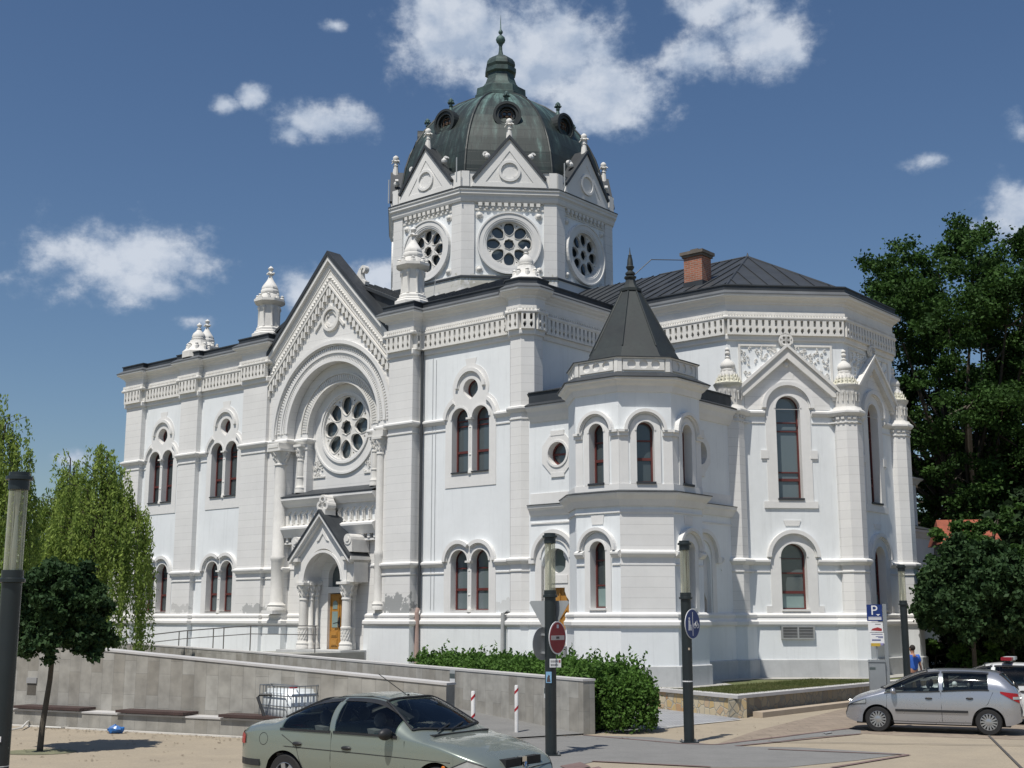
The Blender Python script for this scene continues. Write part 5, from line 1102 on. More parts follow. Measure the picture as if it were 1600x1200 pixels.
# ================================================================ PLANTS
def leafmat(name, c1, c2, trans=.35, sc=1.5):
    mt = bpy.data.materials.new(name); mt.use_nodes = True; N = mt.node_tree.nodes; L = mt.node_tree.links; N.remove(N['Principled BSDF'])
    tc = N.new('ShaderNodeTexCoord'); t = N.new('ShaderNodeTexNoise'); t.inputs['Scale'].default_value = sc; t.inputs['Detail'].default_value = 8; t.inputs['Roughness'].default_value = .75; L.new(tc.outputs['Object'], t.inputs['Vector'])
    cr = N.new('ShaderNodeValToRGB'); L.new(t.outputs['Fac'], cr.inputs[0]); cr.color_ramp.elements[0].position = .36; cr.color_ramp.elements[0].color = (*c1, 1); cr.color_ramp.elements[1].position = .64; cr.color_ramp.elements[1].color = (*c2, 1)
    d = N.new('ShaderNodeBsdfPrincipled'); d.inputs['Roughness'].default_value = .65; d.inputs['Specular IOR Level'].default_value = .18; tr = N.new('ShaderNodeBsdfTranslucent'); mx = N.new('ShaderNodeMixShader'); mx.inputs[0].default_value = trans
    L.new(cr.outputs[0], d.inputs['Base Color']); L.new(cr.outputs[0], tr.inputs['Color']); L.new(d.outputs[0], mx.inputs[1]); L.new(tr.outputs[0], mx.inputs[2]); L.new(mx.outputs[0], N['Material Output'].inputs['Surface']); return mt
bark = mat('bark', (.10, .085, .065), .95, .2, 3, bump=.6, bscale=12)
def leaf(V, Fc, p, s, rd, droop=0.0, el=1.5):
    a = Vector((rd.gauss(0, 1), rd.gauss(0, 1), rd.gauss(0, .8) - droop)); a.normalize(); b = a.cross(Vector((rd.gauss(0, 1), rd.gauss(0, 1), rd.gauss(0, 1)))); 
    if b.length < .01: return
    b.normalize(); a = a * s * el * .5; b = b * s * .5; i = len(V)
    V += [(p - a)[:], (p + b - a * .1)[:], (p + a)[:], (p - b - a * .1)[:]]; Fc.append((i, i + 1, i + 2, i + 3))
def crown_mesh(name, clumps, n, s, rd, m, droop=0, el=1.5, flat=1.0, shell=.55):
    V, Fc = [], []
    tot = sum(r ** 2 for _, r in clumps)
    for c, r in clumps:
        k = int(n * r * r / tot); sub = [Vector((rd.gauss(0, 1), rd.gauss(0, 1), rd.gauss(0, 1))).normalized() * r * rd.uniform(.5, 1.0) for _ in range(max(4, int(9 * r)))]
        for _ in range(k):
            q = rd.choice(sub) + Vector((rd.gauss(0, 1), rd.gauss(0, 1), rd.gauss(0, .8))) * r * .22
            q.z *= flat; leaf(V, Fc, c + q, s * rd.uniform(.65, 1.35), rd, droop, el)
    me = bpy.data.meshes.new(name); me.from_pydata(V, [], Fc); me.materials.append(m); return me
def big_tree(name, loc, h, rad, zc, seed, m, label, n=26000, s=.26, nc=44, trunk_r=.38, group=None, low=.25, sq=(1, 1), cr=(.16, .30)):
    rd = random.Random(seed); e = empty(name, loc, label=label, cat='tree', group=group)
    cl = []
    for i in range(nc):
        for _ in range(30):
            v = Vector((rd.uniform(-1, 1), rd.uniform(-1, 1), rd.uniform(-1, 1)))
            if .35 < v.length < 1.0: break
        k = 1 + .28 * noise.noise(v * 1.7 + Vector((seed, 0, 0)))
        c = Vector((v.x * rad * k * sq[0], v.y * rad * k * sq[1], zc + v.z * (h - zc) * .88 * k if v.z > 0 else zc + v.z * (zc - h * low)))
        cl.append((c, rd.uniform(*cr) * rad))
    obj('crown', crown_mesh('crown', cl, n, s, rd, m, flat=.8), None, e)
    g = G(); base = Vector((0, 0, 0)); fork = Vector((rd.uniform(-.3, .3), rd.uniform(-.3, .3), h * .28))
    g.tube([(0, 0, -.1), (0, 0, .3), fork * .6, fork], trunk_r, 8, trunk_r * .75)
    for c, r in cl[::2]:
        mid = fork.lerp(c, .5) + Vector((rd.uniform(-.5, .5), rd.uniform(-.5, .5), rd.uniform(.2, .8))); g.tube([fork, fork.lerp(mid, .5), mid, c], trunk_r * .42, 5, .03)
        for _ in range(3): q = mid.lerp(c, rd.uniform(.3, 1)); g.tube([q, q + Vector((rd.gauss(0, 1), rd.gauss(0, 1), rd.gauss(0, 1))).normalized() * r * 1.1], .05, 4, .012)
    obj('trunk', g, bark, e); return e
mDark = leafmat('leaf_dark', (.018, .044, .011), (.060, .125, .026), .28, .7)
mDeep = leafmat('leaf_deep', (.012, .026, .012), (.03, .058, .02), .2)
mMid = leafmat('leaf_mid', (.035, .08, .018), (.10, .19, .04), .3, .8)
mWil = leafmat('leaf_willow', (.09, .16, .035), (.36, .46, .11), .45, 2.2)
mHed = leafmat('leaf_hedge', (.045, .10, .02), (.12, .23, .045), .35, 3.5)
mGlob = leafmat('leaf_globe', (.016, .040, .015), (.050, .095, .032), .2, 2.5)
TG = 'tall trees behind the right end of the building'
def at(px, Y): return Vector(((px - 800) / F_PX * Y, Y, 0))
big_tree('tall_tree', at(1518, 63), 23.6, 6.9, 13.5, 11, mDark, 'tallest dark green tree, its crown against the sky right of the apse roof', n=170000, s=.125, nc=115, trunk_r=.5, group=TG, low=.16, cr=(.11, .23))
big_tree('tall_tree', at(1668, 60), 22.5, 5.4, 13, 12, mDark, 'dark green tree cut by the right edge of the picture', n=80000, s=.14, nc=70, trunk_r=.45, group=TG, low=.15, cr=(.12, .22))
big_tree('tall_tree', at(1455, 69), 15.5, 4.6, 8.5, 13, mMid, 'lighter green tree peeping out beside the last pinnacle', n=60000, s=.14, nc=40, group=TG, low=.08)
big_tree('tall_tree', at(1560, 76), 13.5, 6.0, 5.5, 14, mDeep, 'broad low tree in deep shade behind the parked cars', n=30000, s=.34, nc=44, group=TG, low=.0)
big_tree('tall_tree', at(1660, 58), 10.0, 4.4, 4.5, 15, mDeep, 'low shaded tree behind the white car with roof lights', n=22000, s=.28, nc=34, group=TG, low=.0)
def globe_tree(loc, r, zc, hz, seed, label, n=9000, lean=(0, 0), s=.12, trunk=.07):
    rd = random.Random(seed); e = empty('globe_tree', loc, label=label, cat='tree', group='small round-headed trees in the square'); cl = []
    for i in range(80):
        a = rd.uniform(0, 2 * pi); u = sqrt(rd.random()); z = rd.uniform(-1, 1); rr = sqrt(max(0, 1 - (max(z, -.25)) ** 2)) * r * .84 * (u ** .5)
        cl.append((Vector((lean[0] + rr * cos(a), lean[1] + rr * sin(a), zc + z * hz * .80)), r * rd.uniform(.17, .30)))
    obj('crown', crown_mesh('crown', cl, n, s, rd, mGlob, droop=.5), None, e)
    g = G(); g.tube([(0, 0, -.02), (.02, 0, .5), (lean[0] * .5 + .03, lean[1] * .5, zc * .5), (lean[0] * .9, lean[1] * .9, zc - hz * .5)], trunk, 8, trunk * .7)
    for c, r_ in cl[::4]: g.tube([(lean[0] * .9, lean[1] * .9, zc - hz * .6), c[:]], .025, 4, .008)
    obj('trunk', g, bark, e); return e
globe_tree(ground(62, 1174), 1.20, 2.86, .92, 21, 'small dark round-headed tree on a thin trunk beside the left lamp post', n=60000, lean=(.13, .1), s=.07)
globe_tree(at(1505, 47), 2.15, 3.75, 1.75, 22, 'dark round-headed tree overlapping the far end of the apse', n=40000, s=.12, trunk=.1)
globe_tree(at(1622, 46), 2.0, 3.4, 1.6, 23, 'dark round-headed tree at the right edge behind the white car', n=30000, s=.12, trunk=.1)
# earth disc round the thin trunk
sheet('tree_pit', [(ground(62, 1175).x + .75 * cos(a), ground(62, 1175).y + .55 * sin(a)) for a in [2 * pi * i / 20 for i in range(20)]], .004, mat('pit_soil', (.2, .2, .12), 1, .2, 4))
def weeping(loc, h, rad, seed, label, ns=260, L=(2.0, 4.5), s=.16, sub=1.0):
    rd = random.Random(seed); e = empty('weeping_tree', loc, label=label, cat='tree', group='weeping trees left of the building'); V, Fc = [], []; g = G()
    g.tube([(0, 0, -.1), (.05, 0, h * .25), (-.1, .05, h * .5), (0, 0, h * .72)], .13, 7, .06)
    for i in range(ns):
        a = rd.uniform(0, 2 * pi); rr = rad * rd.random() ** .62 ; top_ = h * (1 - .36 * (rr / rad) ** 1.6) + rd.gauss(0, .35) + 1.7 * noise.noise(Vector((cos(a) * rr * 1.3, sin(a) * rr * 1.3, seed)))
        c = Vector((rr * cos(a), rr * sin(a), min(top_, h * 1.10)))
        if i % 3 == 0: g.tube([(0, 0, h * rd.uniform(.4, .7)), (c.x * .45, c.y * .45, c.z * .97), c[:]], .04, 4, .012)
        l = rd.uniform(*L) * (.6 + .6 * rr / rad) * (.55 + .8 * rd.random()); drift = Vector((cos(a) * .25 + rd.gauss(0, .1), sin(a) * .25 + rd.gauss(0, .1), 0)); k = int(l * 34)
        for j in range(k):
            t = j / k; p = c + drift * (t ** .5) * .8 + Vector((0, 0, -l * t + .25 * sin(3 * t))) + Vector((rd.gauss(0, .06), rd.gauss(0, .06), rd.gauss(0, .05)))
            if p.z > .3: leaf(V, Fc, p, s * rd.uniform(.6, 1.1), rd, 1.6, 2.6)
        if i % 4 == 0: g.tube([c[:], (c + drift * .5 + Vector((0, 0, -l * .6)))[:]], .012, 3, .006)
    me = bpy.data.meshes.new('crown'); me.from_pydata(V, [], Fc); me.materials.append(mWil); obj('crown', me, None, e); obj('trunk', g, bark, e)
weeping(at(160, 47), 8.3, 1.9, 31, 'yellow-green weeping tree overlapping the left end of the white building', ns=330, L=(1.4, 4.6), s=.068); weeping(at(112, 49), 8.3, 1.5, 34, 'pale weeping tree just behind the dark round-headed tree', ns=200, L=(1.4, 4.4), s=.068)
weeping(at(-26, 42), 9.3, 1.7, 32, 'weeping tree cut by the left edge of the picture', ns=280, L=(2.0, 5.0), s=.068); 
big_tree('leafy_tree', at(60, 58), 6.6, 3.6, 3.4, 35, mMid, 'low leafy tree filling the gap beneath the weeping trees', n=14000, s=.2, nc=30, trunk_r=.2, low=.0)
# hedge along the rear wall
def hedge():
    rd = random.Random(5); e = empty('hedge', R0_.to_3d(), label='bushy green hedge behind the rear ramp wall with a rounded end', cat='hedge'); V, Fc = [], []
    d = (R1_ - R0_).normalized(); nrm = Vector((-d.y, d.x)) * -1; Lh = 9.6
    for i in range(90000):
        s = rd.uniform(-.35, Lh); w = rd.uniform(-1, 1); t = rd.random()
        end = max(0, 1 - max(0, s - 8.4) / 1.2); front = sqrt(max(0, 1 - (max(0, .95 - s) / 1.30) ** 2))
        hh = (1.54 + .13 * noise.noise(Vector((s * 1.1, w, 1))) + .10 * noise.noise(Vector((s * 3.4, w * 2, 4)))) * (.55 + .45 * front) * (.8 + .2 * end); ww = .95 * front
        q = rd.random()
        if q < .45: z = hh * (1 - .18 * w * w) - rd.random() ** 2 * .18; x = w * ww
        else: z = rd.uniform(.1, hh * .95); x = (1 if rd.random() < .5 else -1) * ww * (1 - .12 * rd.random()) * (1 - .35 * abs(z / hh - .55) ** 2)
        s2 = s if s > .2 else s - .35 * sqrt(max(0, 1 - (z / hh - .5) ** 2 * 3)) * (1 - w * w) ; p = Vector((d.x * s2 + nrm.x * (x + 1.35), d.y * s2 + nrm.y * (x + 1.35), z)) + Vector((rd.gauss(0, .05), rd.gauss(0, .05), rd.gauss(0, .04)))
        leaf(V, Fc, p, rd.uniform(.032, .078), rd, -.3, 1.6)
    for i in range(520):          # young shoots
        s = rd.uniform(-.3, Lh); w = rd.uniform(-.8, .8); h0 = 1.42 * (.8 if s < .1 else 1); l = abs(rd.gauss(.1, .16)) + .05; lean = Vector((rd.gauss(0, .12), rd.gauss(0, .12), 1))
        for k in range(12): p = Vector((d.x * s + nrm.x * (w + 1.35), d.y * s + nrm.y * (w + 1.35), h0)) + lean * l * k / 11; leaf(V, Fc, p + Vector((rd.gauss(0, .03), rd.gauss(0, .03), 0)), .07, rd, -.8, 1.8)
    me = bpy.data.meshes.new('foliage'); me.from_pydata(V, [], Fc); me.materials.append(mHed); obj('foliage', me, None, e)
    g = G()
    for i in range(26): s = .2 + i * .36; c = Vector((d.x * s + nrm.x * 1.35, d.y * s + nrm.y * 1.35, 0)); g.tube([c, c + Vector((rd.gauss(0, .2), rd.gauss(0, .2), .6)), c + Vector((rd.gauss(0, .4), rd.gauss(0, .4), 1.25))], .03, 4, .01)
    obj('stems', g, bark, e)
    # thick shaded inside so nothing shows through
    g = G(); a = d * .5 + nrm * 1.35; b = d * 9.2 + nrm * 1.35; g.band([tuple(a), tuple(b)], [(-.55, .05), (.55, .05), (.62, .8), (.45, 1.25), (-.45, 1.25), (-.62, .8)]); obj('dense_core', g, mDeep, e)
hedge()
# short grass on the lawn
rd = random.Random(9); V, Fc = [], []
for i in range(26000):
    x = rd.uniform(17.2, 21.5); y = rd.uniform(-4.2, 6.0)
    if y < -2.9 and x < 21.6 - (y + 4.45) * -0 - 3.5 * ((y + 4.45) / 1.5 if y + 4.45 < 1.5 else 1): pass
    if x < 18.6 and y > -2.6: continue
    if (y + 4.35) < (21.5 - x) * .43: continue
    p = W(x, y, LZ); h = rd.uniform(.03, .09); a = rd.uniform(0, pi); w = Vector((cos(a), sin(a), 0)) * .008; k = len(V); V += [(p - w)[:], (p + w)[:], (p + Vector((rd.gauss(0, .02), rd.gauss(0, .02), h)))[:]]; Fc.append((k, k + 1, k + 2))
me = bpy.data.meshes.new('grass'); me.from_pydata(V, [], Fc); me.materials.append(leafmat('grass_blade', (.07, .10, .03), (.15, .15, .06), .3, .8)); tag(link(bpy.data.objects.new('grass', me)), 'short dry grass on the raised lawn beside the apse', 'grass', kind='stuff')

# grit and dry leaves blown against the walls
rd = random.Random(77); V, Fc = [], []
for i in range(520):
    q = rd.random()
    if q < .45: s_ = rd.uniform(0, 12); p = Vector((*(B0 + bd * s_ - bn * (.15 + abs(rd.gauss(0, .35)))), .012))
    elif q < .7: s_ = rd.uniform(0, 1); p = (R0_ + (R1_ - R0_) * s_ * .3).to_3d() + Vector((-.2 - abs(rd.gauss(0, .3)), -.25 - abs(rd.gauss(0, .3)), .025))
    elif q < .85: p = ground(rd.uniform(900, 1330), rd.uniform(1130, 1160)) + Vector((0, 0, .025))
    else: p = ground(rd.uniform(20, 360), rd.uniform(1145, 1195)) + Vector((0, 0, .01))
    a = rd.uniform(0, pi); r_ = rd.uniform(.012, .04); k = len(V); V += [(p.x + r_ * cos(a + t), p.y + r_ * sin(a + t), p.z + rd.uniform(0, .012)) for t in (0, 1.7, 3.1, 4.6)]; Fc.append((k, k + 1, k + 2, k + 3))
me = bpy.data.meshes.new('dry_leaves'); me.from_pydata(V, [], Fc); me.materials.append(mat('dry_leaf', (.12, .085, .05), .9, .2, 8)); tag(link(bpy.data.objects.new('dry_leaves', me)), 'scattered dry leaves and grit along the foot of the walls', 'dry leaves', kind='stuff')

# far house with a red roof
rt = brick_mat('red_roof_tiles', (.32, .09, .05), (.24, .07, .04), (.2, .06, .04), w=.25, h=.3, swap='XZ', var=.1)
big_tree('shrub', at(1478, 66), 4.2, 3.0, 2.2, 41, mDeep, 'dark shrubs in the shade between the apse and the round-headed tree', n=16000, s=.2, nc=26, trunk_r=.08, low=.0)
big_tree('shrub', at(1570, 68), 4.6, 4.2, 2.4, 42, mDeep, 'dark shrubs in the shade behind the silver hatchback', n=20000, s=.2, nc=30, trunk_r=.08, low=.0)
big_tree('shrub', at(1496, 50.0), 6.5, 1.6, 3.9, 43, mMid, 'light green bushy tree overlapping the eaves of the red tiled roof', n=30000, s=.10, nc=34, trunk_r=.1, low=.0)
big_tree('shrub', at(1566, 50.6), 7.4, 2.1, 4.6, 44, mDark, 'dark fir-like tree in front of the right end of the red tiled roof', n=50000, s=.10, nc=50, trunk_r=.1, low=.0)
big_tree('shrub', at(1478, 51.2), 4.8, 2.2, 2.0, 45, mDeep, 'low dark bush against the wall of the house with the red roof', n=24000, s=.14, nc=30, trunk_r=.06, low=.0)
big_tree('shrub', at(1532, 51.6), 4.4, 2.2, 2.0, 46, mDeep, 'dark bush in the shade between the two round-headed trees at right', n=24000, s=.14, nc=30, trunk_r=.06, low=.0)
hs = empty('house', at(1502, 54), R(-8), label='house with a red tiled roof glimpsed between the trees at right', cat='house')
obj('house_wall', G().box(ID, -1.05, 1.05, 0, 5.9, -1.2, 1.2), mat('house_cream', (.5, .44, .34), .9, .08), hs)
obj('roof', G().prism(ID, [(-8.5, 6.7), (8.5, 6.7), (8.5, 6.8), (8.0, 10.2), (-8.0, 10.2), (-8.5, 6.8)], -5, 5.4) if 0 else G().add([(-1.25, -1.5, 5.75), (1.25, -1.5, 5.75), (1.25, 1.5, 5.75), (-1.25, 1.5, 5.75), (-1.1, 0, 6.85), (1.1, 0, 6.85)], [(0, 1, 5, 4), (1, 2, 5), (2, 3, 4, 5), (3, 0, 4), (0, 3, 2, 1)]), rt, hs)
for x in (-.5, .5): obj('window', G().box(ID, x - .3, x + .3, 3.6, 5.0, 1.2, 1.24), glass, hs)

# ================================================================ STREET FURNITURE
postm = mat('lamp_post_paint', (.013, .020, .023), .42, .12, 3, bump=.05, coat=.2)
def tubeglass():
    mt = bpy.data.materials.new('lamp_glass'); mt.use_nodes = True; N = mt.node_tree.nodes; L = mt.node_tree.links; N.remove(N['Principled BSDF'])
    a = N.new('ShaderNodeBsdfTransparent'); a.inputs[0].default_value = (.90, .90, .82, 1); b = N.new('ShaderNodeBsdfPrincipled'); b.inputs['Base Color'].default_value = (.55, .55, .46, 1); b.inputs['Roughness'].default_value = .12
    fr = N.new('ShaderNodeLayerWeight'); fr.inputs[0].default_value = .35; mr = N.new('ShaderNodeMapRange'); L.new(fr.outputs['Facing'], mr.inputs[0]); mr.inputs[3].default_value = .14; mr.inputs[4].default_value = .85
    mx = N.new('ShaderNodeMixShader'); L.new(mr.outputs[0], mx.inputs[0]); L.new(a.outputs[0], mx.inputs[1]); L.new(b.outputs[0], mx.inputs[2]); L.new(mx.outputs[0], N['Material Output'].inputs['Surface']); return mt
lglass = tubeglass()
def lamp(loc, label, zo=0.0):
    e = empty('street_lamp', loc, label=label, cat='street lamp', group='cylindrical street lamps with glass tops'); e.location.z = zo
    obj('post', G().lathe(0, 0, [(.115, 0), (.115, 3.12)], 20), postm, e, True)
    b = obj('base_plate', G().box(ID, -.19, .19, 0, .025, -.19, .19), postm, e)
    g = G()
    for sx in (-1, 1):
        for sy in (-1, 1): g.lathe(sx * .15, sy * .15, [(.018, .02), (.018, .06), (.01, .065)], 6)
    obj('bolt', g, mat('bolt_metal', (.5, .5, .5), .4, .05, metal=.7), e)
    obj('collar', G().lathe(0, 0, [(.115, 3.10), (.15, 3.11), (.15, 3.15), (.125, 3.16), (.125, 3.25)], 20), postm, e, True)
    obj('glass_tube', G().lathe(0, 0, [(.108, 3.25), (.108, 4.22)], 24, caps=False), lglass, e, True)
    obj('light_source', G().lathe(0, 0, [(.03, 3.2), (.035, 3.5), (.02, 3.9), (.035, 4.2)], 8).lathe(.06, .05, [(.008, 3.2), (.008, 4.2)], 5).lathe(-.06, .05, [(.008, 3.2), (.008, 4.2)], 5), mat('lamp_inside', (.5, .5, .46), .3, .05, metal=.5), e)
    obj('cap', G().lathe(0, 0, [(.12, 4.20), (.12, 4.31), (.155, 4.32), (.155, 4.36), (.12, 4.37), (.12, 4.41), (.0, 4.42)], 20, caps=False), postm, e, True)
    return e
L0 = lamp(at(28, 14.9) , 'nearest street lamp, cut by the left edge beside the small round tree')
L1 = lamp(ground(861, 1180), 'street lamp with the red no-entry sign fixed to its post')
L2 = lamp(ground(1077, 1160), 'street lamp with the blue round sign for walkers and cyclists')
L3 = lamp(at(1402, 41.5), 'farthest street lamp, behind the silver car and beside the man in blue')
alum = mat('sign_back', (.40, .42, .43), .45, .06, metal=.4); redm = mat('sign_red', (.26, .008, .018), .4, .05); bluem = mat('sign_blue', (.008, .03, .16), .4, .05); whitem = mat('sign_face_white', (.72, .72, .72), .45, .03)
def text_mesh(s, size, m, M, parent, name='lettering', ext=.002):
    c = bpy.data.curves.new(name, 'FONT'); c.body = s; c.size = size; c.align_x = 'CENTER'; c.align_y = 'CENTER'; c.extrude = ext
    o = bpy.data.objects.new(name, c); me = bpy.data.meshes.new_from_object(o); bpy.data.objects.remove(o); me.materials.clear(); me.materials.append(m); me.name = name
    return obj(name, me, None, parent, M=M @ Matrix.Rotation(pi / 2, 4, 'X'))
def disc(g, r, d0, d1, n=36): return g.prism(ID, circ(0, 0, r, n), d0, d1)
# signs: local +(-y) is the face
def sign(name, loc, z, rz, label, off=.14):
    e = empty(name, (loc[0], loc[1], z), rz, label=label, cat='road sign'); return e
l1 = L1.location; l2 = L2.location
RA = R(57)
def sgn_off(l, ang, d): return (l.x + sin(ang) * d, l.y - cos(ang) * d)
s1 = sign('no_entry_sign', sgn_off(l1, RA, .16), 2.30, RA, 'round red no-entry sign with a pale bar on the middle lamp post')
obj('sign_disc', disc(G(), .33, 0, .012), whitem, s1); obj('sign_face', disc(G(), .305, .0, .016), redm, s1); obj('sign_bar', G().box(ID, -.255, .255, -.045, .045, .01, .020), mat('bar_pale', (.55, .5, .48), .5, .1), s1)
obj('sticker', G().box(ID, -.07, .05, -.02, .025, .015, .023), mat('sticker_dark', (.08, .06, .06), .5, .1), s1); obj('sticker', G().box(ID, -.035, .035, .19, .26, .014, .019), mat('sticker_pale', (.5, .55, .62), .5, .1), s1); obj('bracket', G().box(ID, -.05, .05, -.2, -.16, -.16, 0).box(ID, -.05, .05, .16, .2, -.16, 0), alum, s1)
s2 = sign('small_plate', sgn_off(l1, R(38), .15), 1.80, R(15), 'small white plate with two lines of print below the no-entry sign')
obj('plate', G().box(ID, -.12, .12, -.085, .085, 0, .008), whitem, s2)
g = G(); rq = random.Random(4)
for z in (.035, -.035):
    x = -.10
    while x < .06: w = rq.uniform(.01, .03); g.box(ID, x, x + w, z - .02, z + .02, .007, .011); x += w + .008
obj('print', g, mat('print_grey', (.22, .22, .23), .6, .1), s2); obj('red_mark', G().box(ID, .075, .105, .01, .06, .007, .012), redm, s2)
st = sign('sticker', sgn_off(l1, R(-20), .118), 1.52, R(-20), 'small blue sticker on the middle lamp post below the signs')
obj('sticker_sheet', G().box(ID, -.06, .06, -.11, .11, 0, .004), mat('sticker_blue', (.22, .42, .62), .5, .15, 8), st); obj('sticker_figure', G().prism(ID, [(-.04, -.09), (.04, -.09), (.02, 0), (.03, .03), (0, .05), (-.03, 0)], .003, .006), mat('sticker_dark', (.08, .06, .06), .5, .1), st)
RBk = R(180 - 28)
s3 = sign('give_way_sign', (l1.x - .02, l1.y + .14), 3.05, RBk, 'grey back of a triangular give-way sign behind the middle lamp post')
tri = [(-.42, .26), (.42, .26), (.45, .22), (.03, -.46), (-.03, -.46), (-.45, .22)]
obj('sign_plate', G().prism(ID, [(x, z - .27) for x, z in tri], 0, .012), alum, s3); obj('sign_face', G().prism(ID, [(x * .93, z * .93 - .26) for x, z in tri], .011, .014), redm, s3); obj('bracket', G().box(ID, -.04, .04, -.1, -.06, -.14, 0), alum, s3)
s4 = sign('round_sign_back', sgn_off(l1, R(180 + 52), .16), 2.18, R(180 + 52), 'grey back of a round sign left of the no-entry sign')
s4.location.x -= .03
obj('sign_plate', disc(G(), .33, 0, .012), alum, s4); obj('sign_face', disc(G(), .31, .011, .015), redm, s4); obj('bracket', G().box(ID, -.04, .04, -.2, -.16, -.14, 0).box(ID, -.04, .04, .16, .2, -.14, 0), alum, s4)
s5 = sign('path_sign', sgn_off(l2, R(52), .15), 2.56, R(52), 'round blue sign with a walking figure and a bicycle')
obj('sign_disc', disc(G(), .33, 0, .012), whitem, s5); obj('sign_face', disc(G(), .315, 0, .016), bluem, s5)
g = G(); g.box(ID, -.006, .006, -.26, .26, .015, .019)
g.prism(ID, circ(-.15, .115, .03, 12), .015, .019); g.prism(ID, [(-.19, .08), (-.115, .08), (-.105, -.02), (-.12, -.14), (-.15, -.14), (-.15, -.03), (-.16, -.14), (-.19, -.14), (-.18, 0)], .015, .019)
g.prism(ID, circ(-.085, -.03, .018, 10), .015, .019); g.prism(ID, [(-.10, -.05), (-.065, -.05), (-.06, -.14), (-.10, -.14)], .015, .019)
obj('walker_symbol', g, whitem, s5)
g = G()
for c in (.085, .215): g.arc(ID, c, -.04, .04, .056, 0, 2 * pi, .015, .019, 18)
g.tube([ID.p(.085, -.04, .018), ID.p(.13, .04, .018), ID.p(.195, .03, .018), ID.p(.15, -.045, .018), ID.p(.12, .05, .018)], .007, 4); g.tube([ID.p(.215, -.04, .018), ID.p(.19, .06, .018), ID.p(.17, .065, .018)], .007, 4)
obj('bicycle_symbol', g, whitem, s5); obj('bracket', G().box(ID, -.05, .05, -.2, -.16, -.15, 0).box(ID, -.05, .05, .16, .2, -.15, 0), alum, s5)
# scraps of tape on the lamp post
obj('tape', G().arc(ID, 0, 0, .1155, .118, 0, 2 * pi, 1.6, 1.62) if 0 else G().lathe(0, 0, [(.1165, 1.30), (.1165, 1.325)], 18), whitem, L2); obj('tape', G().lathe(.03, -.09, [(.03, 1.99), (.03, 2.04)], 8), mat('tape_orange', (.5, .4, .3), .6, .1), L2); obj('tape', G().lathe(0, 0, [(.1165, 1.02), (.1165, 1.03)], 18), whitem, L0); obj('sticker', G().box(ID, .0, .05, 1.30, 1.36, .09, .12), whitem, L0)
# pay station
pm = mat('machine_grey', (.30, .32, .33), .4, .06, metal=.4); PY = 37.6
ps = empty('pay_station', at(1358, PY), R(-12), label='grey parking ticket machine with a blue P sign panel beside the silver car', cat='ticket machine')
obj('cabinet', G().box(ID, -.26, .20, 0, 1.42, -.18, .16).prism(ID, [(-.28, 1.42), (.22, 1.42), (.2, 1.48), (-.26, 1.48)], -.2, .18), pm, ps)
obj('mast', G().box(ID, .22, .32, 0, 3.10, -.06, .06), pm, ps); obj('thin_mast', G().box(ID, -.02, .02, 1.45, 2.3, -.04, 0), pm, ps)
obj('cabinet_label', G().box(ID, -.25, -.08, 1.2, 1.27, .158, .165), dark_sign, ps)
pp = obj('parking_panel', G().box(ID, -.24, .20, 2.60, 3.08, 0, .03), bluem, ps)
text_mesh('P', .40, whitem, Matrix.Translation((-.03, -.033, 2.90)), pp)
obj('white_band', G().box(ID, -.2, .17, 2.64, 2.68, .028, .034).box(ID, -.2, .17, 2.70, 2.72, .028, .034).prism(ID, [(.02, 2.80), (.14, 2.80), (.08, 2.75)], .028, .034), whitem, pp)
p2_ = obj('picture_panel', G().box(ID, -.22, .2, 2.28, 2.56, 0, .03), whitem, ps)
obj('red_picture', G().prism(ID, [(-.14, 2.33), (.16, 2.31), (.17, 2.38), (.05, 2.42), (-.10, 2.38)], .028, .034), mat('print_red', (.35, .03, .03), .5, .2, 6), p2_); obj('print', G().box(ID, -.02, .14, 2.50, 2.52, .028, .034), mat('print_grey', (.22, .22, .23), .6, .1), p2_)
p3_ = obj('text_panel', G().box(ID, -.18, .22, 1.95, 2.26, 0, .03), whitem, ps)
g = G()
for z, a, b in ((2.22, -.14, .18), (2.15, -.02, .19), (2.12, .05, .19), (2.06, -.13, .12), (2.04, -.13, .12)): g.box(ID, a, b, z - .008, z + .008, .028, .034)
obj('print', g, mat('print_blue', (.08, .1, .25), .6, .1), p3_); obj('yellow_tab', G().box(ID, -.16, .10, 1.87, 1.96, 0, .035), mat('tab_yellow', (.55, .38, .05), .5, .1), p3_); obj('violet_tab', G().lathe(.15, -.03, [(.05, 1.90), (.05, 1.96)], 10), mat('tab_violet', (.3, .28, .5), .5, .1), p3_)
# bollards
def bollard(loc, label):
    e = empty('bollard', loc, label=label, cat='bollard', group='thin white bollards with red stripes')
    obj('post', G().lathe(0, 0, [(.062, 0), (.062, .02), (.045, .03), (.045, 1.13), (.035, 1.15), (0, 1.152)], 14, caps=False), mat('bollard_white', (.70, .69, .68), .5, .06, 5), e, True)
    for z in (.10, .66, 1.0) if 0 else (.62, 1.02):
        g = G(); k = 16; vs = []
        for i in range(k + 1):
            a = 2 * pi * i / k; sh = .05 * cos(a); vs += [(.0462 * cos(a), .0462 * sin(a), z + sh - .035), (.0462 * cos(a), .0462 * sin(a), z + sh + .035)]
        g.add(vs, [(2 * i, 2 * i + 2, 2 * i + 3, 2 * i + 1) for i in range(k)]); obj('red_stripe', g, mat('stripe_red', (.42, .02, .03), .5, .08), e)
bollard(ground(807, 1150), 'white bollard with red stripes nearest the signposted lamp'); bollard(at(741, 27.6), 'white bollard with red stripes showing above the windscreen pillar of the green car')
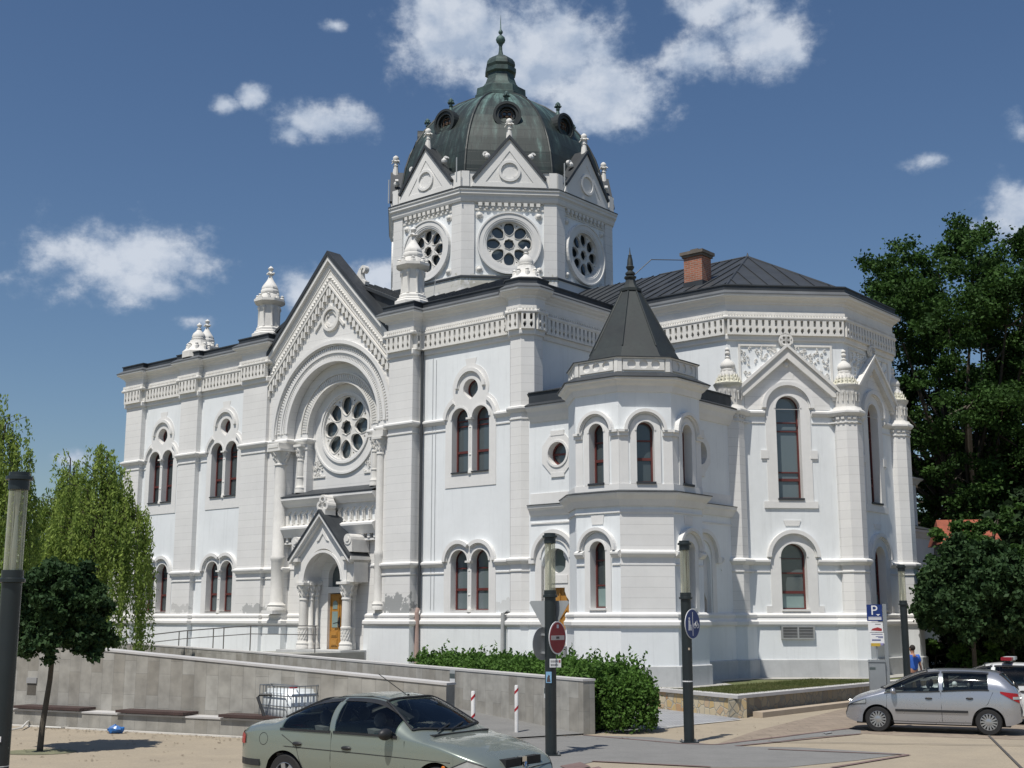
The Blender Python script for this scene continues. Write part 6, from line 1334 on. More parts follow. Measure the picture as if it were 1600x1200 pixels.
# caged plastic water tank
tk = empty('caged_tank', (-5.05, 29.7, 0), R(-50), label='white plastic tank in a metal cage standing behind the green car', cat='water tank')
tk.scale = (1.06,) * 3
tp = mat('tank_plastic', (.62, .66, .68), .35, .05, 2)
bmx = bmesh.new(); bmesh.ops.create_cube(bmx, size=1); bmesh.ops.scale(bmx, vec=(1.14, .94, .86), verts=bmx.verts); bmesh.ops.translate(bmx, vec=(0, 0, .60), verts=bmx.verts); bmesh.ops.bevel(bmx, geom=bmx.edges[:], offset=.09, segments=3, affect='EDGES')
me = bpy.data.meshes.new('tank'); bmx.to_mesh(me); bmx.free(); me.materials.append(tp); me.shade_smooth(); obj('tank', me, None, tk)
obj('lid', G().lathe(0, 0, [(.1, 1.0), (.1, 1.06), (.02, 1.08)], 12), redm, tk, True)
g = G(); cm = mat('cage_steel', (.22, .24, .26), .4, .1, metal=.6)
for z in (.16, .42, .68, .90, 1.10):
    g.tube([(-.60, -.5, z), (.60, -.5, z), (.60, .5, z), (-.60, .5, z), (-.60, -.5, z)], .011, 5)
for i in range(9):
    for y in (-.5, .5): x = -.60 + i * .15; g.tube([(x, y, .14), (x, y, 1.10)], .010, 5)
for i in range(1, 7):
    for x in (-.6, .6): y = -.5 + i * .143; g.tube([(x, y, .14), (x, y, 1.10)], .010, 5)
for y in (-.25, .25): g.tube([(-.6, y, 1.11), (.6, y, 1.11)], .012, 5)
obj('cage', g, cm, tk); obj('pallet', G().box(ID, -.6, .6, .0, .04, -.5, .5).box(ID, -.6, .6, .10, .14, -.5, .5).box(ID, -.6, -.45, .04, .10, -.5, .5).box(ID, .45, .6, .04, .10, -.5, .5).box(ID, -.07, .07, .04, .10, -.5, .5), bw, tk)
# hose and blue bag
hb = ground(20, 1133); hz = G(); P0 = ground(22, 1138)
hz.tube([ground(x, y) + Vector((0, 0, z)) for x, y, z in ((2, 1141, .03), (18, 1142, .03), (34, 1141, .06), (42, 1136, .12), (50, 1131, .10), (62, 1134, .04), (85, 1135, .03), (105, 1134, .03), (110, 1137, .03), (95, 1139, .03), (72, 1138, .03))], .026, 6)
tag(obj('hose', hz, mat('hose_white', (.6, .59, .55), .6, .06)), 'white hose lying loosely on the paving by the small tree', 'hose')
rb = random.Random(2); V, Fc = [], []
bp_ = ground(181, 1146); g = G()
nn = 14
for j in range(7):
    for i in range(nn): a = 2 * pi * i / nn; t = j / 6; rr = (sin(pi * min(.98, .12 + t * .86)) ** .6) * (.165 + .04 * noise.noise(Vector((cos(a) * 2, sin(a) * 2, t * 4)))); V.append((bp_.x + rr * 1.15 * cos(a) + .02 * rb.gauss(0, 1), bp_.y + rr * .6 * sin(a), .01 + t * .17 + .02 * rb.gauss(0, 1)))
for j in range(6):
    for i in range(nn): a = j * nn + i; b = j * nn + (i + 1) % nn; Fc.append((a, b, b + nn, a + nn))
Fc.append(tuple(6 * nn + i for i in range(nn)))
g.add(V, Fc); tag(obj('plastic_bag', g, mat('bag_blue', (.03, .17, .50), .35, .2, 6), smooth=True), 'crumpled bright blue plastic bag on the ground by the bench ledge', 'bag')

# ================================================================ PERSON
def skin_obj(name, verts, edges, rad, m, parent, sub=2, root=0):
    me = bpy.data.meshes.new(name); me.from_pydata(verts, edges, []); o = bpy.data.objects.new(name, me); COL.objects.link(o)
    md = o.modifiers.new('s', 'SKIN'); md.use_smooth_shade = True
    for i, r in enumerate(rad): me.skin_vertices[0].data[i].radius = (r, r) if not isinstance(r, tuple) else r
    me.skin_vertices[0].data[root].use_root = True
    md2 = o.modifiers.new('d', 'SUBSURF'); md2.levels = sub; md2.render_levels = sub
    dg = bpy.context.evaluated_depsgraph_get(); me2 = bpy.data.meshes.new_from_object(o.evaluated_get(dg)); bpy.data.objects.remove(o)
    me2.materials.clear(); me2.materials.append(m); return obj(name, me2, None, parent)
skinm = mat('skin', (.42, .22, .14), .6, .06, 6, bump=0); shirt = mat('blue_shirt', (.035, .13, .50), .85, .08, 6, bump=.1); trous = mat('dark_trousers', (.035, .04, .055), .9, .1, 5); hairm = mat('dark_hair', (.02, .015, .012), .8, .1, 9)
pe = empty('person', at(1412, 43.0), R(195), label='man in a blue t-shirt walking behind the lamp post beside the silver car', cat='person')
v = [(0, 0, .95), (0, 0, 1.18), (0, 0, 1.38), (0, 0, 1.50), (0, -.01, 1.60), (0, -.015, 1.69)]; e_ = [(0, 1), (1, 2), (2, 3), (3, 4), (4, 5)]; r_ = [(.15, .105), (.14, .10), (.15, .10), .055, (.075, .09), (.07, .085)]
for s in (-1, 1):
    b = len(v); v += [(s * .19, 0, 1.43), (s * .26, .0, 1.16), (s * .28, -.07 * s - .02, .92), (s * .28, -.09 * s - .03, .84)]; e_ += [(2, b), (b, b + 1), (b + 1, b + 2), (b + 2, b + 3)]; r_ += [.062, .045, .030, (.024, .038)]
    for k in range(4):
        q = len(v); yy = -.09 * s - .03 + (k - 1.5) * .020; ln = (.085, .10, .095, .075)[k]; v += [(s * .283, yy, .80), (s * .276, yy - .008, .80 - ln * .5), (s * .262, yy - .012, .80 - ln)]; e_ += [(b + 3, q), (q, q + 1), (q + 1, q + 2)]; r_ += [.0095, .009, .0075]
    q = len(v); v += [(s * .262, -.09 * s - .075, .83), (s * .25, -.09 * s - .095, .79)]; e_ += [(b + 3, q), (q, q + 1)]; r_ += [.011, .009]
    b = len(v); st_ = s * .16; v += [(s * .09, 0, .88), (s * .10, -st_ * .45, .49), (s * .10, -st_ + (.05 if s < 0 else 0), .09), (s * .11, -st_ - .14, .05)]; e_ += [(0, b), (b, b + 1), (b + 1, b + 2), (b + 2, b + 3)]; r_ += [.085, .055, .04, .035]
skin_obj('body', v, e_, r_, skinm, pe)
skin_obj('t_shirt', [(0, 0, .90), (0, 0, 1.15), (0, 0, 1.36), (0, 0, 1.46), (-.20, 0, 1.42), (-.255, 0, 1.22), (.20, 0, 1.42), (.255, 0, 1.22)], [(0, 1), (1, 2), (2, 3), (2, 4), (4, 5), (2, 6), (6, 7)], [(.185, .13), (.175, .125), (.185, .13), (.08, .075), .085, .078, .085, .078], shirt, pe)
obj('shirt_stripe', G().box(ID, -.12, .12, 1.28, 1.31, .115, .14), whitem, pe)
skin_obj('trousers', [(0, 0, .98), (.10, 0, .84), (.105, -.08, .5), (.10, -.16, .10), (-.10, 0, .84), (-.105, .08, .5), (-.10, .21, .10)], [(0, 1), (1, 2), (2, 3), (0, 4), (4, 5), (5, 6)], [(.165, .12), .105, .08, .07, .105, .08, .07], trous, pe)
g = G(); g.sph((0, .012, 1.70), .098, 14, 1.05); hd = obj('hair', g, hairm, pe, True)
g = G(); g.sph((0, -.03, 1.665), .085, 14, 1.25); g.sph((0, -.115, 1.655), .016, 8); g.sph((-.085, 0, 1.66), .022, 8); g.sph((.085, 0, 1.66), .022, 8); obj('face', g, skinm, pe, True)
obj('eyes', G().sph((-.03, -.11, 1.68), .010, 8).sph((.03, -.11, 1.68), .010, 8), black, pe); obj('mouth', G().box(ID, -.025, .025, 1.612, 1.62, .10, .112), redm, pe)
obj('shoes', G().add(*(lambda: ([], []))()).box(ID, .05, .15, 0, .09, .06, .34).box(ID, -.15, -.05, 0, .09, -.3, -.02), black, pe)

# ================================================================ CARS
def interp(pts, x):
    if x <= pts[0][0]: return pts[0][1]
    if x >= pts[-1][0]: return pts[-1][1]
    for i in range(len(pts) - 1):
        (x0, y0), (x1, y1) = pts[i], pts[i + 1]
        if x0 <= x <= x1:
            h = x1 - x0; t = (x - x0) / h
            m0 = (y1 - pts[i - 1][1]) / (x1 - pts[i - 1][0]) if i > 0 else (y1 - y0) / h
            m1 = (pts[i + 2][1] - y0) / (pts[i + 2][0] - x0) if i + 2 < len(pts) else (y1 - y0) / h
            s = (y1 - y0) / h     # limit the slopes so the curve never overshoots
            if s == 0 or m0 * s < 0: m0 = 0
            if s == 0 or m1 * s < 0: m1 = 0
            m0 = max(-3 * abs(s), min(3 * abs(s), m0)); m1 = max(-3 * abs(s), min(3 * abs(s), m1))
            return (2 * t ** 3 - 3 * t * t + 1) * y0 + (t ** 3 - 2 * t * t + t) * h * m0 + (-2 * t ** 3 + 3 * t * t) * y1 + (t ** 3 - t * t) * h * m1
def paint(name, col, rough=.3, metal=.6): return mat(name, col, rough, .0, 1.0, metal=metal, bump=.0, coat=.8)
tyre_m = mat('tyre_rubber', (.018, .018, .019), .8, .1, 6); trim_m = mat('car_black_plastic', (.02, .021, .023), .5, .1, 5); chrome = mat('car_chrome', (.6, .61, .62), .15, .03, metal=1.0); 
def car_glass():
    mt = bpy.data.materials.new('car_glass'); mt.use_nodes = True; N = mt.node_tree.nodes; L = mt.node_tree.links; N.remove(N['Principled BSDF'])
    a = N.new('ShaderNodeBsdfTransparent'); a.inputs[0].default_value = (.74, .80, .78, 1); b = N.new('ShaderNodeBsdfGlossy'); b.inputs['Roughness'].default_value = .03
    fr = N.new('ShaderNodeFresnel'); fr.inputs[0].default_value = 1.55; mx = N.new('ShaderNodeMixShader'); L.new(fr.outputs[0], mx.inputs[0]); L.new(a.outputs[0], mx.inputs[1]); L.new(b.outputs[0], mx.inputs[2]); L.new(mx.outputs[0], N['Material Output'].inputs['Surface']); return mt
cglass = car_glass()
headm = mat('headlamp_glass', (.55, .58, .60), .12, .1, 14, bump=.1, metal=.5); tailm = mat('tail_lamp_red', (.35, .01, .015), .15, .1, 6); seatm = mat('seat_dark', (.14, .14, .14), .9, .1); orangem = mat('indicator_orange', (.55, .16, .02), .2, .05)
class Car:
    def __init__(s, L, Wd, top, belt, axles, wr, front=.5, rear=.5, a=2.0, b=3.4, sill=.20):
        s.L, s.W, s.top, s.belt, s.ax, s.wr, s.a, s.b, s.sill = L, Wd, top, belt, axles, wr, a, b, sill; s.fr, s.re = front, rear
    def hw(s, x):
        e = s.L / 2; w = s.W / 2
        if x > e - s.fr: t = (x - (e - s.fr)) / s.fr; w *= 1 - .30 * t ** 2.6
        if x < -e + s.re: t = (-e + s.re - x) / s.re; w *= 1 - .22 * t ** 2.6
        return w
    def zb(s, x):
        z = s.sill + .02
        e = s.L / 2
        if abs(x) > e - .35: z += .10 * ((abs(x) - e + .35) / .35) ** 2
        for a in s.ax:
            d = abs(x - a)
            if d < s.wr + .065: z = max(z, s.wr - .02 + sqrt(max(0, (s.wr + .065) ** 2 - d * d)))
        return z
    def zsh(s, x): return min(interp(s.belt, x), interp(s.top, x) - .045)
    def side(s, x, z):      # half width at height z
        w = s.hw(x); zs = s.zsh(x); zt = interp(s.top, x)
        if z <= zs: k = (z - .62) / .42; return w * (1 - .045 * k * k - (.012 if z < .5 else 0)) 
        t = min(1, (z - zs) / (zt - zs)); k = (zs - .62) / .42; return w * (1 - .045 * k * k) * max(0, 1 - t ** s.a) ** (1 / s.b)
    def roofz(s, x, y):
        zs, zt = s.zsh(x), interp(s.top, x); w = s.side(x, zs); return zs + (zt - zs) * max(0, 1 - (abs(y) / w) ** s.b) ** (1 / s.a)
    def body(s, e, m):
        n = 150; lo = 9; up = 22; V = []; Fc = []; xs = [-s.L / 2 + s.L * (.5 - .5 * cos(pi * i / n)) * .35 + s.L * i / n * .65 for i in range(n + 1)]
        row = 2 * (lo + up) + 1
        for x in xs:
            z0, zs, zt = s.zb(x), s.zsh(x), interp(s.top, x); z0 = min(z0, zs - .02); half = []
            for j in range(lo): z = z0 + (zs - z0) * j / lo; half.append((s.side(x, z), z))
            w = s.side(x, zs)
            for j in range(up + 1): q = pi / 2 * j / up; yy = w * cos(q) ** (2 / s.b * .999 + 0.001) if j < up else 0; half.append((yy, s.roofz(x, yy)))
            pts = [(x, y, z) for y, z in half] + [(x, -y, z) for y, z in half[:-1][::-1]]; V += pts
        row = len(V) // (n + 1)
        def cut(a):
            c = [sum(V[i][k] for i in (a, a + 1, a + row, a + row + 1)) / 4 for k in range(3)]; x, y, z = c; zs, zt = s.zsh(x), interp(s.top, x)
            for x0, x1, f in s.windows:
                if x0 + .01 < x < x1 - .01 and zs + .05 < z < zs + (zt - zs) * f - .015 and abs(y) > .3: return True
            for xa, xb, yl, yh, b0, b1 in ((*s.screen, -.16, -.05), (*s.rearglass, .10, .04)):
                u = abs(y) / max(yl, yh); p0, p1 = xa + b0 * u * u, xb + b1 * u * u; lo_, hi_ = min(p0, p1), max(p0, p1)
                if lo_ + .035 < x < hi_ - .035:
                    t = (x - p0) / (p1 - p0)
                    if abs(y) < yl + (yh - yl) * t - .035: return True
            return False
        for i in range(n):
            for j in range(row - 1):
                a = i * row + j
                if not cut(a): Fc.append((a, a + 1, a + row + 1, a + row))
        Fc.append(tuple(range(row))[::-1]); Fc.append(tuple(n * row + j for j in range(row)))
        g = G().add(V, Fc); me = g.mesh('body', m, True); me.set_sharp_from_angle(angle=R(50)); return obj('body', me, None, e)
    def patch(s, name, e, x0, x1, zlo, zhi, sgn, m, d=.006, nx=22, nz=6, parent=None):
        V = []; Fc = []
        for i in range(nx + 1):
            x = x0 + (x1 - x0) * i / nx; a, b = zlo(x), zhi(x); b = max(b, a + .002)
            for j in range(nz + 1): z = a + (b - a) * j / nz; V.append((x, sgn * (s.side(x, z) + d), z + (d * .3)))
        for i in range(nx):
            for j in range(nz): a = i * (nz + 1) + j; Fc.append((a, a + 1, a + nz + 2, a + nz + 1))
        g = G().add(V, Fc); return obj(name, g, m, parent or e, True)
    def top_patch(s, name, e, xa, xb, yf, m, d=.013, n=44, k=40, parent=None):
        V = []; Fc = []
        for i in range(n + 1):
            t = i / n; 
            for j in range(k + 1):
                u = -1 + 2 * j / k; bow = .10 * (u * u); x0, x1 = xa(u), xb(u); x = x0 + (x1 - x0) * t; y = u * yf(t); dz = (interp(s.top, x + .02) - interp(s.top, x - .02)) / .04; l = sqrt(1 + dz * dz)
                V.append((x - dz / l * d, y, s.roofz(x, y) + d / l))
        for i in range(n):
            for j in range(k): a = i * (k + 1) + j; Fc.append((a, a + 1, a + k + 2, a + k + 1))
        rim = [V[j] for j in range(k + 1)] + [V[i * (k + 1) + k] for i in range(1, n + 1)] + [V[n * (k + 1) + j] for j in range(k - 1, -1, -1)] + [V[i * (k + 1)] for i in range(n - 1, -1, -1)]
        obj(name + '_seal', G().tube(rim, .016, 5), trim_m, e)
        return obj(name, G().add(V, Fc), m, parent or e, True)
    def seam(s, e, pts, sgn, m=None, r=.0045): return [V3 for V3 in [(x, sgn * (s.side(x, z) + .001), z) for x, z in pts]]
def wheel(e, x, y, r, spokes, w=.19):
    sg = 1 if y > 0 else -1; we = obj('wheel', G().lathe(0, 0, [(r * .62, -w / 2), (r * .93, -w / 2), (r, -w / 2 + .03), (r, w / 2 - .03), (r * .93, w / 2), (r * .64, w / 2), (r * .62, w / 2 - .03)], 36), tyre_m, e, True, Matrix.Translation((x, y, r)) @ Matrix.Rotation(-sg * pi / 2, 4, 'X'))
    g = G(); zf = w / 2 - .012
    g.lathe(0, 0, [(r * .66, zf - .04), (r * .66, zf + .005), (r * .61, zf + .01), (r * .59, zf - .01)], 36, caps=False); g.lathe(0, 0, [(r * .24, zf - .03), (r * .24, zf + .012), (r * .08, zf + .022), (0.001, zf + .022)], 20)
    for k in range(spokes):
        a = 2 * pi * k / spokes; c, s_ = cos(a), sin(a); wd = 2 * pi * r * .4 / spokes * .30
        g.add([(q * c - t * s_, q * s_ + t * c, zz) for zz in (zf - .03, zf + .006) for q, t in ((r * .2, -wd), (r * .62, -wd * 1.15), (r * .62, wd * 1.15), (r * .2, wd))], [(0, 1, 2, 3), (4, 7, 6, 5), (0, 4, 5, 1), (1, 5, 6, 2), (2, 6, 7, 3), (3, 7, 4, 0)])
    obj('rim', g, mat('rim_silver', (.42, .43, .44), .3, .05, metal=.7), we, True); obj('brake', G().lathe(0, 0, [(r * .6, zf - .06), (r * .6, zf - .05)], 24), black, we)
def ell(c, r, n=14):
    g = G(); pr = [(max(.001, cos(-pi / 2 + pi * i / 8)), sin(-pi / 2 + pi * i / 8)) for i in range(9)]
    vs = []; 
    for q, z in pr:
        for i in range(n): a = 2 * pi * i / n; vs.append((c[0] + r[0] * q * cos(a), c[1] + r[1] * q * sin(a), c[2] + r[2] * z))
    return g.add(vs, [(j * n + i, j * n + (i + 1) % n, (j + 1) * n + (i + 1) % n, (j + 1) * n + i) for j in range(8) for i in range(n)])
def build_car(name, label, loc, rz, car, col, kind, scale=1.0):
    e = empty(name, loc, rz, label=label, cat='car'); e.scale = (scale,) * 3; car.body(e, col); c = car
    for a in c.ax:
        for sg in (-1, 1): wheel(e, a, sg * (c.W / 2 - .115), c.wr, 14 if kind != 'sedan' else 7)
    obj('underbody', G().box(ID, -c.L / 2 + .25, c.L / 2 - .25, c.sill - .02, c.sill + .4, -c.W / 2 + .24, c.W / 2 - .24), black, e)
    seams = []
    hb = interp(c.belt, 0) - .02
    obj('cabin_floor', G().box(ID, c.rearglass[0] + .05, c.screen[0] - .08, .55, .60, -c.W / 2 + .12, c.W / 2 - .12), seatm, e)
    obj('dashboard', G().add([(c.screen[0] - .06, y, z) for y in (-.62, .62) for z in (.6, hb + .02)] + [(c.screen[0] - .45, y, z) for y in (-.62, .62) for z in (.6, hb - .0)], [(0, 1, 3, 2), (4, 5, 7, 6), (1, 5, 7, 3)]), seatm, e)
    obj('steering_wheel', G().tube([(c.screen[0] - .62 + .06 * cos(a), .33 + .18 * cos(a) * 0 + .18 * sin(a), hb - .02 + .16 * cos(a)) for a in [2 * pi * i / 16 for i in range(17)]], .016, 6), trim_m, e)
    for px_, ys in ((.18, (-.36, .36)), (-.75, (-.40, 0, .40))):
        for y in ys:
            q = obj('car_seat', G().prism(Fr(0, y, 0, -1), [(px_ - .02, .58), (px_ + .12, .58), (px_ - .02, hb + .08), (px_ - .16, hb + .10)], -.22 if px_ > 0 else -.19, .22 if px_ > 0 else .19), seatm, e)
            obj('head_rest', ell((px_ - .12, y, hb + .20), (.05, .12, .10)), seatm, e, True)
    for sg in (-1, 1):
        for wi, (x0, x1, f) in enumerate(c.windows):
            lo = lambda x: c.zsh(x) + .035
            hi = lambda x, f=f: c.zsh(x) + (interp(c.top, x) - c.zsh(x)) * f - .0
            c.patch('side_window', e, x0, x1, lo, hi, sg, cglass)
            for (a0, a1, fl, fh) in ((x0 - .02, x1 + .02, lambda x: lo(x) - .02, lambda x: lo(x) + .012), (x0 - .02, x1 + .02, lambda x: hi(x) - .02, lambda x: hi(x) + .02), (x0 - .02, x0 + .02, lambda x: lo(x), lambda x: hi(x)), (x1 - .02, x1 + .02, lambda x: lo(x), lambda x: hi(x))): c.patch('window_trim', e, a0, a1, fl, fh, sg, trim_m, d=.009, nz=1)
        g = G()
        for pts in c.seams: g.tube([(x, sg * (c.side(x, z) + .0005), z) for x, z in pts], .0055, 4)
        obj('door_seam', g, black, e)
        for (x, z) in c.handles: h = obj('door_handle', ell((x, sg * (c.side(x, z) + .012), z), (.085, .022, .028)), trim_m if kind != 'van' else trim_m, e, True)
        if c.strip: x0, x1, z = c.strip; obj('rubbing_strip', G().add([(x, sg * (c.side(x, z) + dd), z + dz) for x in [x0 + (x1 - x0) * i / 12 for i in range(13)] for dd, dz in ((.0, -.03), (.014, -.025), (.014, .025), (0, .03))], [(4 * i + j, 4 * i + 4 + j, 4 * i + 5 + j, 4 * i + 1 + j) for i in range(12) for j in range(3)]), trim_m, e)
        mx, mz = c.mirror; m_ = obj('mirror', ell((mx, sg * (c.side(mx, mz) + .10), mz), (.07, .12, .075)), trim_m if kind == 'sedan' else col, e, True)
        for (x0, x1, f0, f1) in c.headp:
            h = c.patch('headlight', e, x0, x1, f0, f1, sg, headm, d=.014, nz=4); obj('lamp_rim', G().tube([(x, sg * (c.side(x, z) + .012), z) for x, z in [(x0 + (x1 - x0) * i / 8, f0(x0 + (x1 - x0) * i / 8)) for i in range(9)] + [(x1 + (x0 - x1) * i / 8, f1(x1 + (x0 - x1) * i / 8)) for i in range(9)] + [(x0, f0(x0))]], .008, 4), trim_m, h)
        for (x0, x1, f0, f1) in c.tailp: c.patch('tail_light', e, x0, x1, f0, f1, sg, tailm, d=.014, nz=4)
    xa, xb, yl, yh = c.screen
    c.top_patch('windscreen', e, lambda u: xa - .16 * u * u, lambda u: xb - .05 * u * u, lambda t: yl + (yh - yl) * t, cglass)
    xa, xb, yl, yh = c.rearglass; c.top_patch('rear_window', e, lambda u: xa + .10 * u * u, lambda u: xb + .04 * u * u, lambda t: yl + (yh - yl) * t, cglass)
    obj('bumper_strip', G().band([( -c.L / 2 + .02, 0)], []) if 0 else G().box(ID, c.L / 2 - .06, c.L / 2 + .015, .36, .44, -c.W / 2 * .62, c.W / 2 * .62), trim_m, e)
    return e
# pale green saloon
sed = Car(4.42, 1.70, [(-2.21, .50), (-2.19, .80), (-2.10, .965), (-1.9, 1.01), (-1.55, 1.045), (-1.25, 1.18), (-.85, 1.335), (-.4, 1.41), (.0, 1.42), (.32, 1.375), (.62, 1.24), (1.12, .955), (1.45, .90), (1.8, .80), (2.05, .68), (2.18, .52), (2.21, .40)],
          [(-2.2, .80), (-1.6, .90), (0, .90), (1.1, .87), (2.2, .60)], (-1.22, 1.38), .305, .75, .5)
sed.windows = [(-1.30, -.42, .86), (-.33, .72, .86)]; sed.seams = [[(-.38, .28), (-.38, .60), (-.38, .93)], [(-1.0, .72), (-.93, .52), (-.80, .30)][::-1] + [(-1.28, .86)], [(.80, .28), (.88, .5), (.86, .88)], [(-2.1, .70), (-1.2, .71), (.2, .69), (1.6, .66)], [(-.8, .28), (0, .27), (.8, .28)]]
sed.handles = [(-.98, .755), (-.10, .745)]; sed.strip = (-.75, .75, .40); sed.mirror = (.62, .96); sed.headp = [(1.62, 2.205, lambda x: .585 - .04 * (x - 1.62), lambda x: min(.60 + .42 * (x - 1.62), .745 - .10 * (x - 1.62), sed.zsh(x) - .005))]; sed.tailp = [(-2.208, -2.0, lambda x: .70, lambda x: .80 + .35 * (-2.0 - x) + .02)]; sed.screen = (1.06, .36, .72, .52); sed.rearglass = (-1.52, -.92, .60, .50)
green = paint('pale_green_paint', (.25, .285, .25), .28, .5)
ge = build_car('parked_car', 'pale green saloon car parked in front of the ramp wall, cut by the bottom edge', (-1.80, 19.6, 0), R(-34), sed, green, 'sedan', 1.11)
g = G(); 
for s in (-1, 1):
    for k in range(4): g.box(ID, 2.10, 2.16, .575 + k * .03, .59 + k * .03, s * .22 - .16, s * .22 + .16)
obj('grille', G().box(ID, 1.98, 2.135, .565, .69, -.40, -.06).box(ID, 1.98, 2.135, .565, .69, .06, .40), black, ge)
obj('badge', G().add([(2.16, 0, .56), (2.16, .045, .625), (2.12, 0, .70), (2.16, -.045, .625)], [(0, 1, 2, 3)]).add([(2.165, 0, .585), (2.165, .022, .625), (2.13, 0, .67), (2.165, -.022, .625)], [(0, 1, 2, 3)]).box(ID, 2.06, 2.15, .56, .70, -.05, .05), chrome, ge)
for s in (-1, 1): obj('wiper', G().tube([(1.10, s * .15 - .30, sed.roofz(1.10, .3) + .03), (.98, s * .15 + .12, sed.roofz(.98, .15) + .03)], .012, 5), trim_m, ge); obj('side_indicator', ell((1.50, s * (sed.side(1.5, .60) + .004), .60), (.03, .012, .02)), orangem, ge, True)
obj('cowl', G().box(ID, 1.05, 1.17, .93, .955, -.60, .60), trim_m, ge)
obj('antenna', G().tube([(.25, 0, 1.38), (-.28, 0, 1.66)], .006, 5).lathe(.25, 0, [(.02, 1.38), (.015, 1.41)], 8), black, ge)
obj('roof_rail', G().tube([(x, sg_ * (sed.side(x, interp(sed.top, x) - .035) - .0), interp(sed.top, x) - .035 + .006) for sg_ in (1,) for x in (-.9, -.5, 0, .3)], .008, 4).tube([(x, -(sed.side(x, interp(sed.top, x) - .035)), interp(sed.top, x) - .029) for x in (-.9, -.5, 0, .3)], .008, 4), trim_m, ge)
obj('rear_bumper_pad', G().add([(x, -(sed.side(x, .48) + dd), z) for x in (-2.12, -2.0, -1.85, -1.68) for dd, z in ((.0, .42), (.018, .43), (.018, .51), (0, .52))], [(4 * i + j, 4 * i + 4 + j, 4 * i + 5 + j, 4 * i + 1 + j) for i in range(3) for j in range(3)]), trim_m, ge)
obj('fuel_flap', G().add([( -1.62 + .085 * cos(a), -(sed.side(-1.62, .80) + .001), .80 + .085 * sin(a)) for a in [2 * pi * i / 20 for i in range(21)]] , []).tube([(-1.62 + .08 * cos(a), -(sed.side(-1.62 + .08 * cos(a), .79 + .08 * sin(a)) + .0), .79 + .08 * sin(a)) for a in [2 * pi * i / 20 for i in range(21)]], .004, 4), black, ge)
obj('tree_freshener', G().prism(Fr(.55, 0, 1, 0), [(-.12, 1.02), (-.06, 1.02), (-.05, 1.10), (-.09, 1.15), (-.13, 1.10)], 0.0, .004), mat('freshener', (.4, .5, .1), .6, .1), ge) if 0 else None
# silver hatchback
hat = Car(4.0, 1.72, [(-2.0, .48), (-1.99, .84), (-1.95, 1.02), (-1.80, 1.22), (-1.58, 1.41), (-1.2, 1.475), (-.5, 1.49), (.05, 1.46), (.45, 1.34), (1.22, .985), (1.5, .91), (1.78, .80), (1.93, .64), (1.99, .48), (2.0, .40)],
          [(-2.0, .95), (-1.2, .99), (0, .93), (1.1, .87), (2.0, .60)], (-1.29, 1.22), .30, .65, .35)
hat.windows = [(-1.32, -.30, .86), (-.22, 1.02, .86)]; hat.seams = [[(-.26, .28), (-.26, .6), (-.26, .95)], [(-1.42, .98), (-1.30, .72), (-.96, .42), (-.94, .28)], [(.92, .28), (1.0, .6), (.98, .88)], [(-.9, .27), (0, .26), (.9, .27)]]
hat.handles = [(-.90, .83), (.02, .81)]; hat.strip = (-.85, .80, .52); hat.mirror = (.82, .97); hat.headp = [(1.48, 1.985, lambda x: .62 + .10 * (1.98 - x), lambda x: min(.78 + .2 * (x - 1.48), .86 - .25 * (x - 1.48), hat.zsh(x) - .005))]; hat.tailp = [(-1.99, -1.58, lambda x: .96 + .55 * (x + 1.58) if x < -1.58 else .96, lambda x: 1.0 + .12 * (x + 1.58))]; hat.screen = (1.20, .10, .70, .50); hat.rearglass = (-1.93, -1.62, .58, .50)
silver = paint('silver_paint', (.40, .415, .45), .28, .65)
f_, r_ = ground(1374, 1143), ground(1546, 1149); dxy = (f_ - r_); rz_ = atan2(dxy.y, dxy.x); mid = r_ + (f_ - r_) * .5
nside = Vector((-sin(rz_), cos(rz_), 0)) * (-.77); hc = mid + nside + Vector((cos(rz_), sin(rz_), 0)) * .035
he = build_car('parked_car', 'silver hatchback parked at right with its nose towards the lawn', (hc.x, hc.y, 0), rz_, hat, silver, 'hatch')
g = G(); 
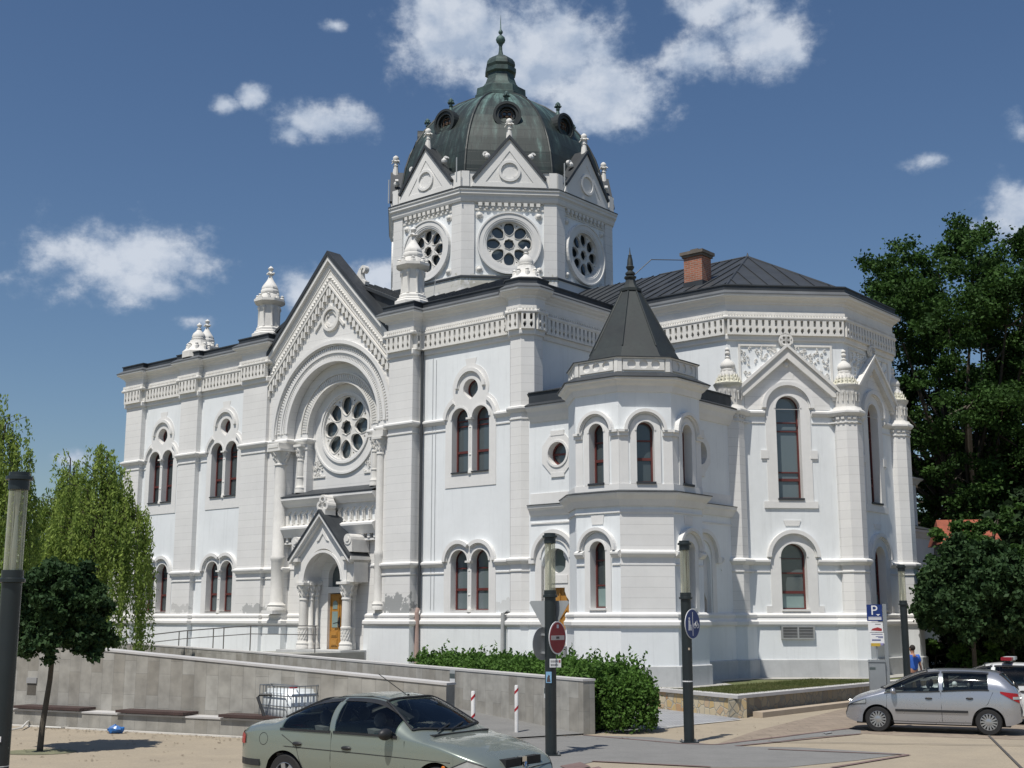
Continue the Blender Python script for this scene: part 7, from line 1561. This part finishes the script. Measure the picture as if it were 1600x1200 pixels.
obj('lower_grille', G().box(ID, 1.9, 1.985, .30, .50, -.45, .45), black, he); obj('badge', G().lathe(0, 0, [(.02, 0)], 3) if 0 else G().prism(Fr(1.98, 0, 1, 0), circ(0, .66, .05, 16), -.04, .012), chrome, he)
obj('rear_badge', G().prism(Fr(-1.985, 0, -1, 0), circ(0, .80, .05, 16), -.03, .012), chrome, he)
obj('antenna', G().tube([(-1.2, 0, 1.48), (-1.42, 0, 1.60)], .006, 5), black, he)
for s in (-1, 1): hat.patch('reverse_light', he, -1.985, -1.85, lambda x: .82, lambda x: .88, s, headm, d=.02, nz=2)
# white car with roof lights behind it
van = Car(4.3, 1.74, [(-2.15, .5), (-2.13, .95), (-2.0, 1.25), (-1.75, 1.46), (-1.2, 1.53), (-.3, 1.54), (.1, 1.50), (.5, 1.36), (1.2, 1.0), (1.6, .92), (1.95, .8), (2.13, .6), (2.15, .42)],
          [(-2.1, 1.0), (0, .95), (1.1, .9), (2.1, .62)], (-1.3, 1.3), .31, .6, .35)
van.windows = [(-1.75, -1.12, .84), (-1.04, -.16, .86), (-.08, 1.0, .86)]; van.seams = [[(-.12, .28), (-.12, .95)], [(.98, .28), (1.02, .88)], [(-1.08, .95), (-.95, .4)]]
van.handles = [(-.85, .84), (.05, .82)]; van.strip = (-.8, .9, .5); van.mirror = (.82, .99); van.headp = [(1.6, 2.13, lambda x: .64, lambda x: min(.80, van.zsh(x) - .005))]; van.tailp = [(-2.14, -1.95, lambda x: .80, lambda x: 1.15)]; van.screen = (1.18, .14, .70, .52); van.rearglass = (-2.06, -1.78, .6, .52)
ve = build_car('parked_car', 'white car with a light bar on its roof, mostly hidden behind the silver hatchback', (12.75, 34.0, 0), R(152), van, paint('white_paint', (.66, .67, .66), .3, .0), 'van')
lb = obj('light_bar', G().box(ID, -.55, -.35, 1.56, 1.60, -.6, .6), trim_m, ve)
for y, m_ in ((-.42, redm), (.42, alum), (0, plate_m)): obj('lamp_cover', G().box(ID, -.58, -.32, 1.60, 1.68, y - .2, y + .2), m_, lb)
obj('roof_box', G().box(ID, .1, .5, 1.53, 1.60, -.25, .25), plate_m, ve) if 0 else None
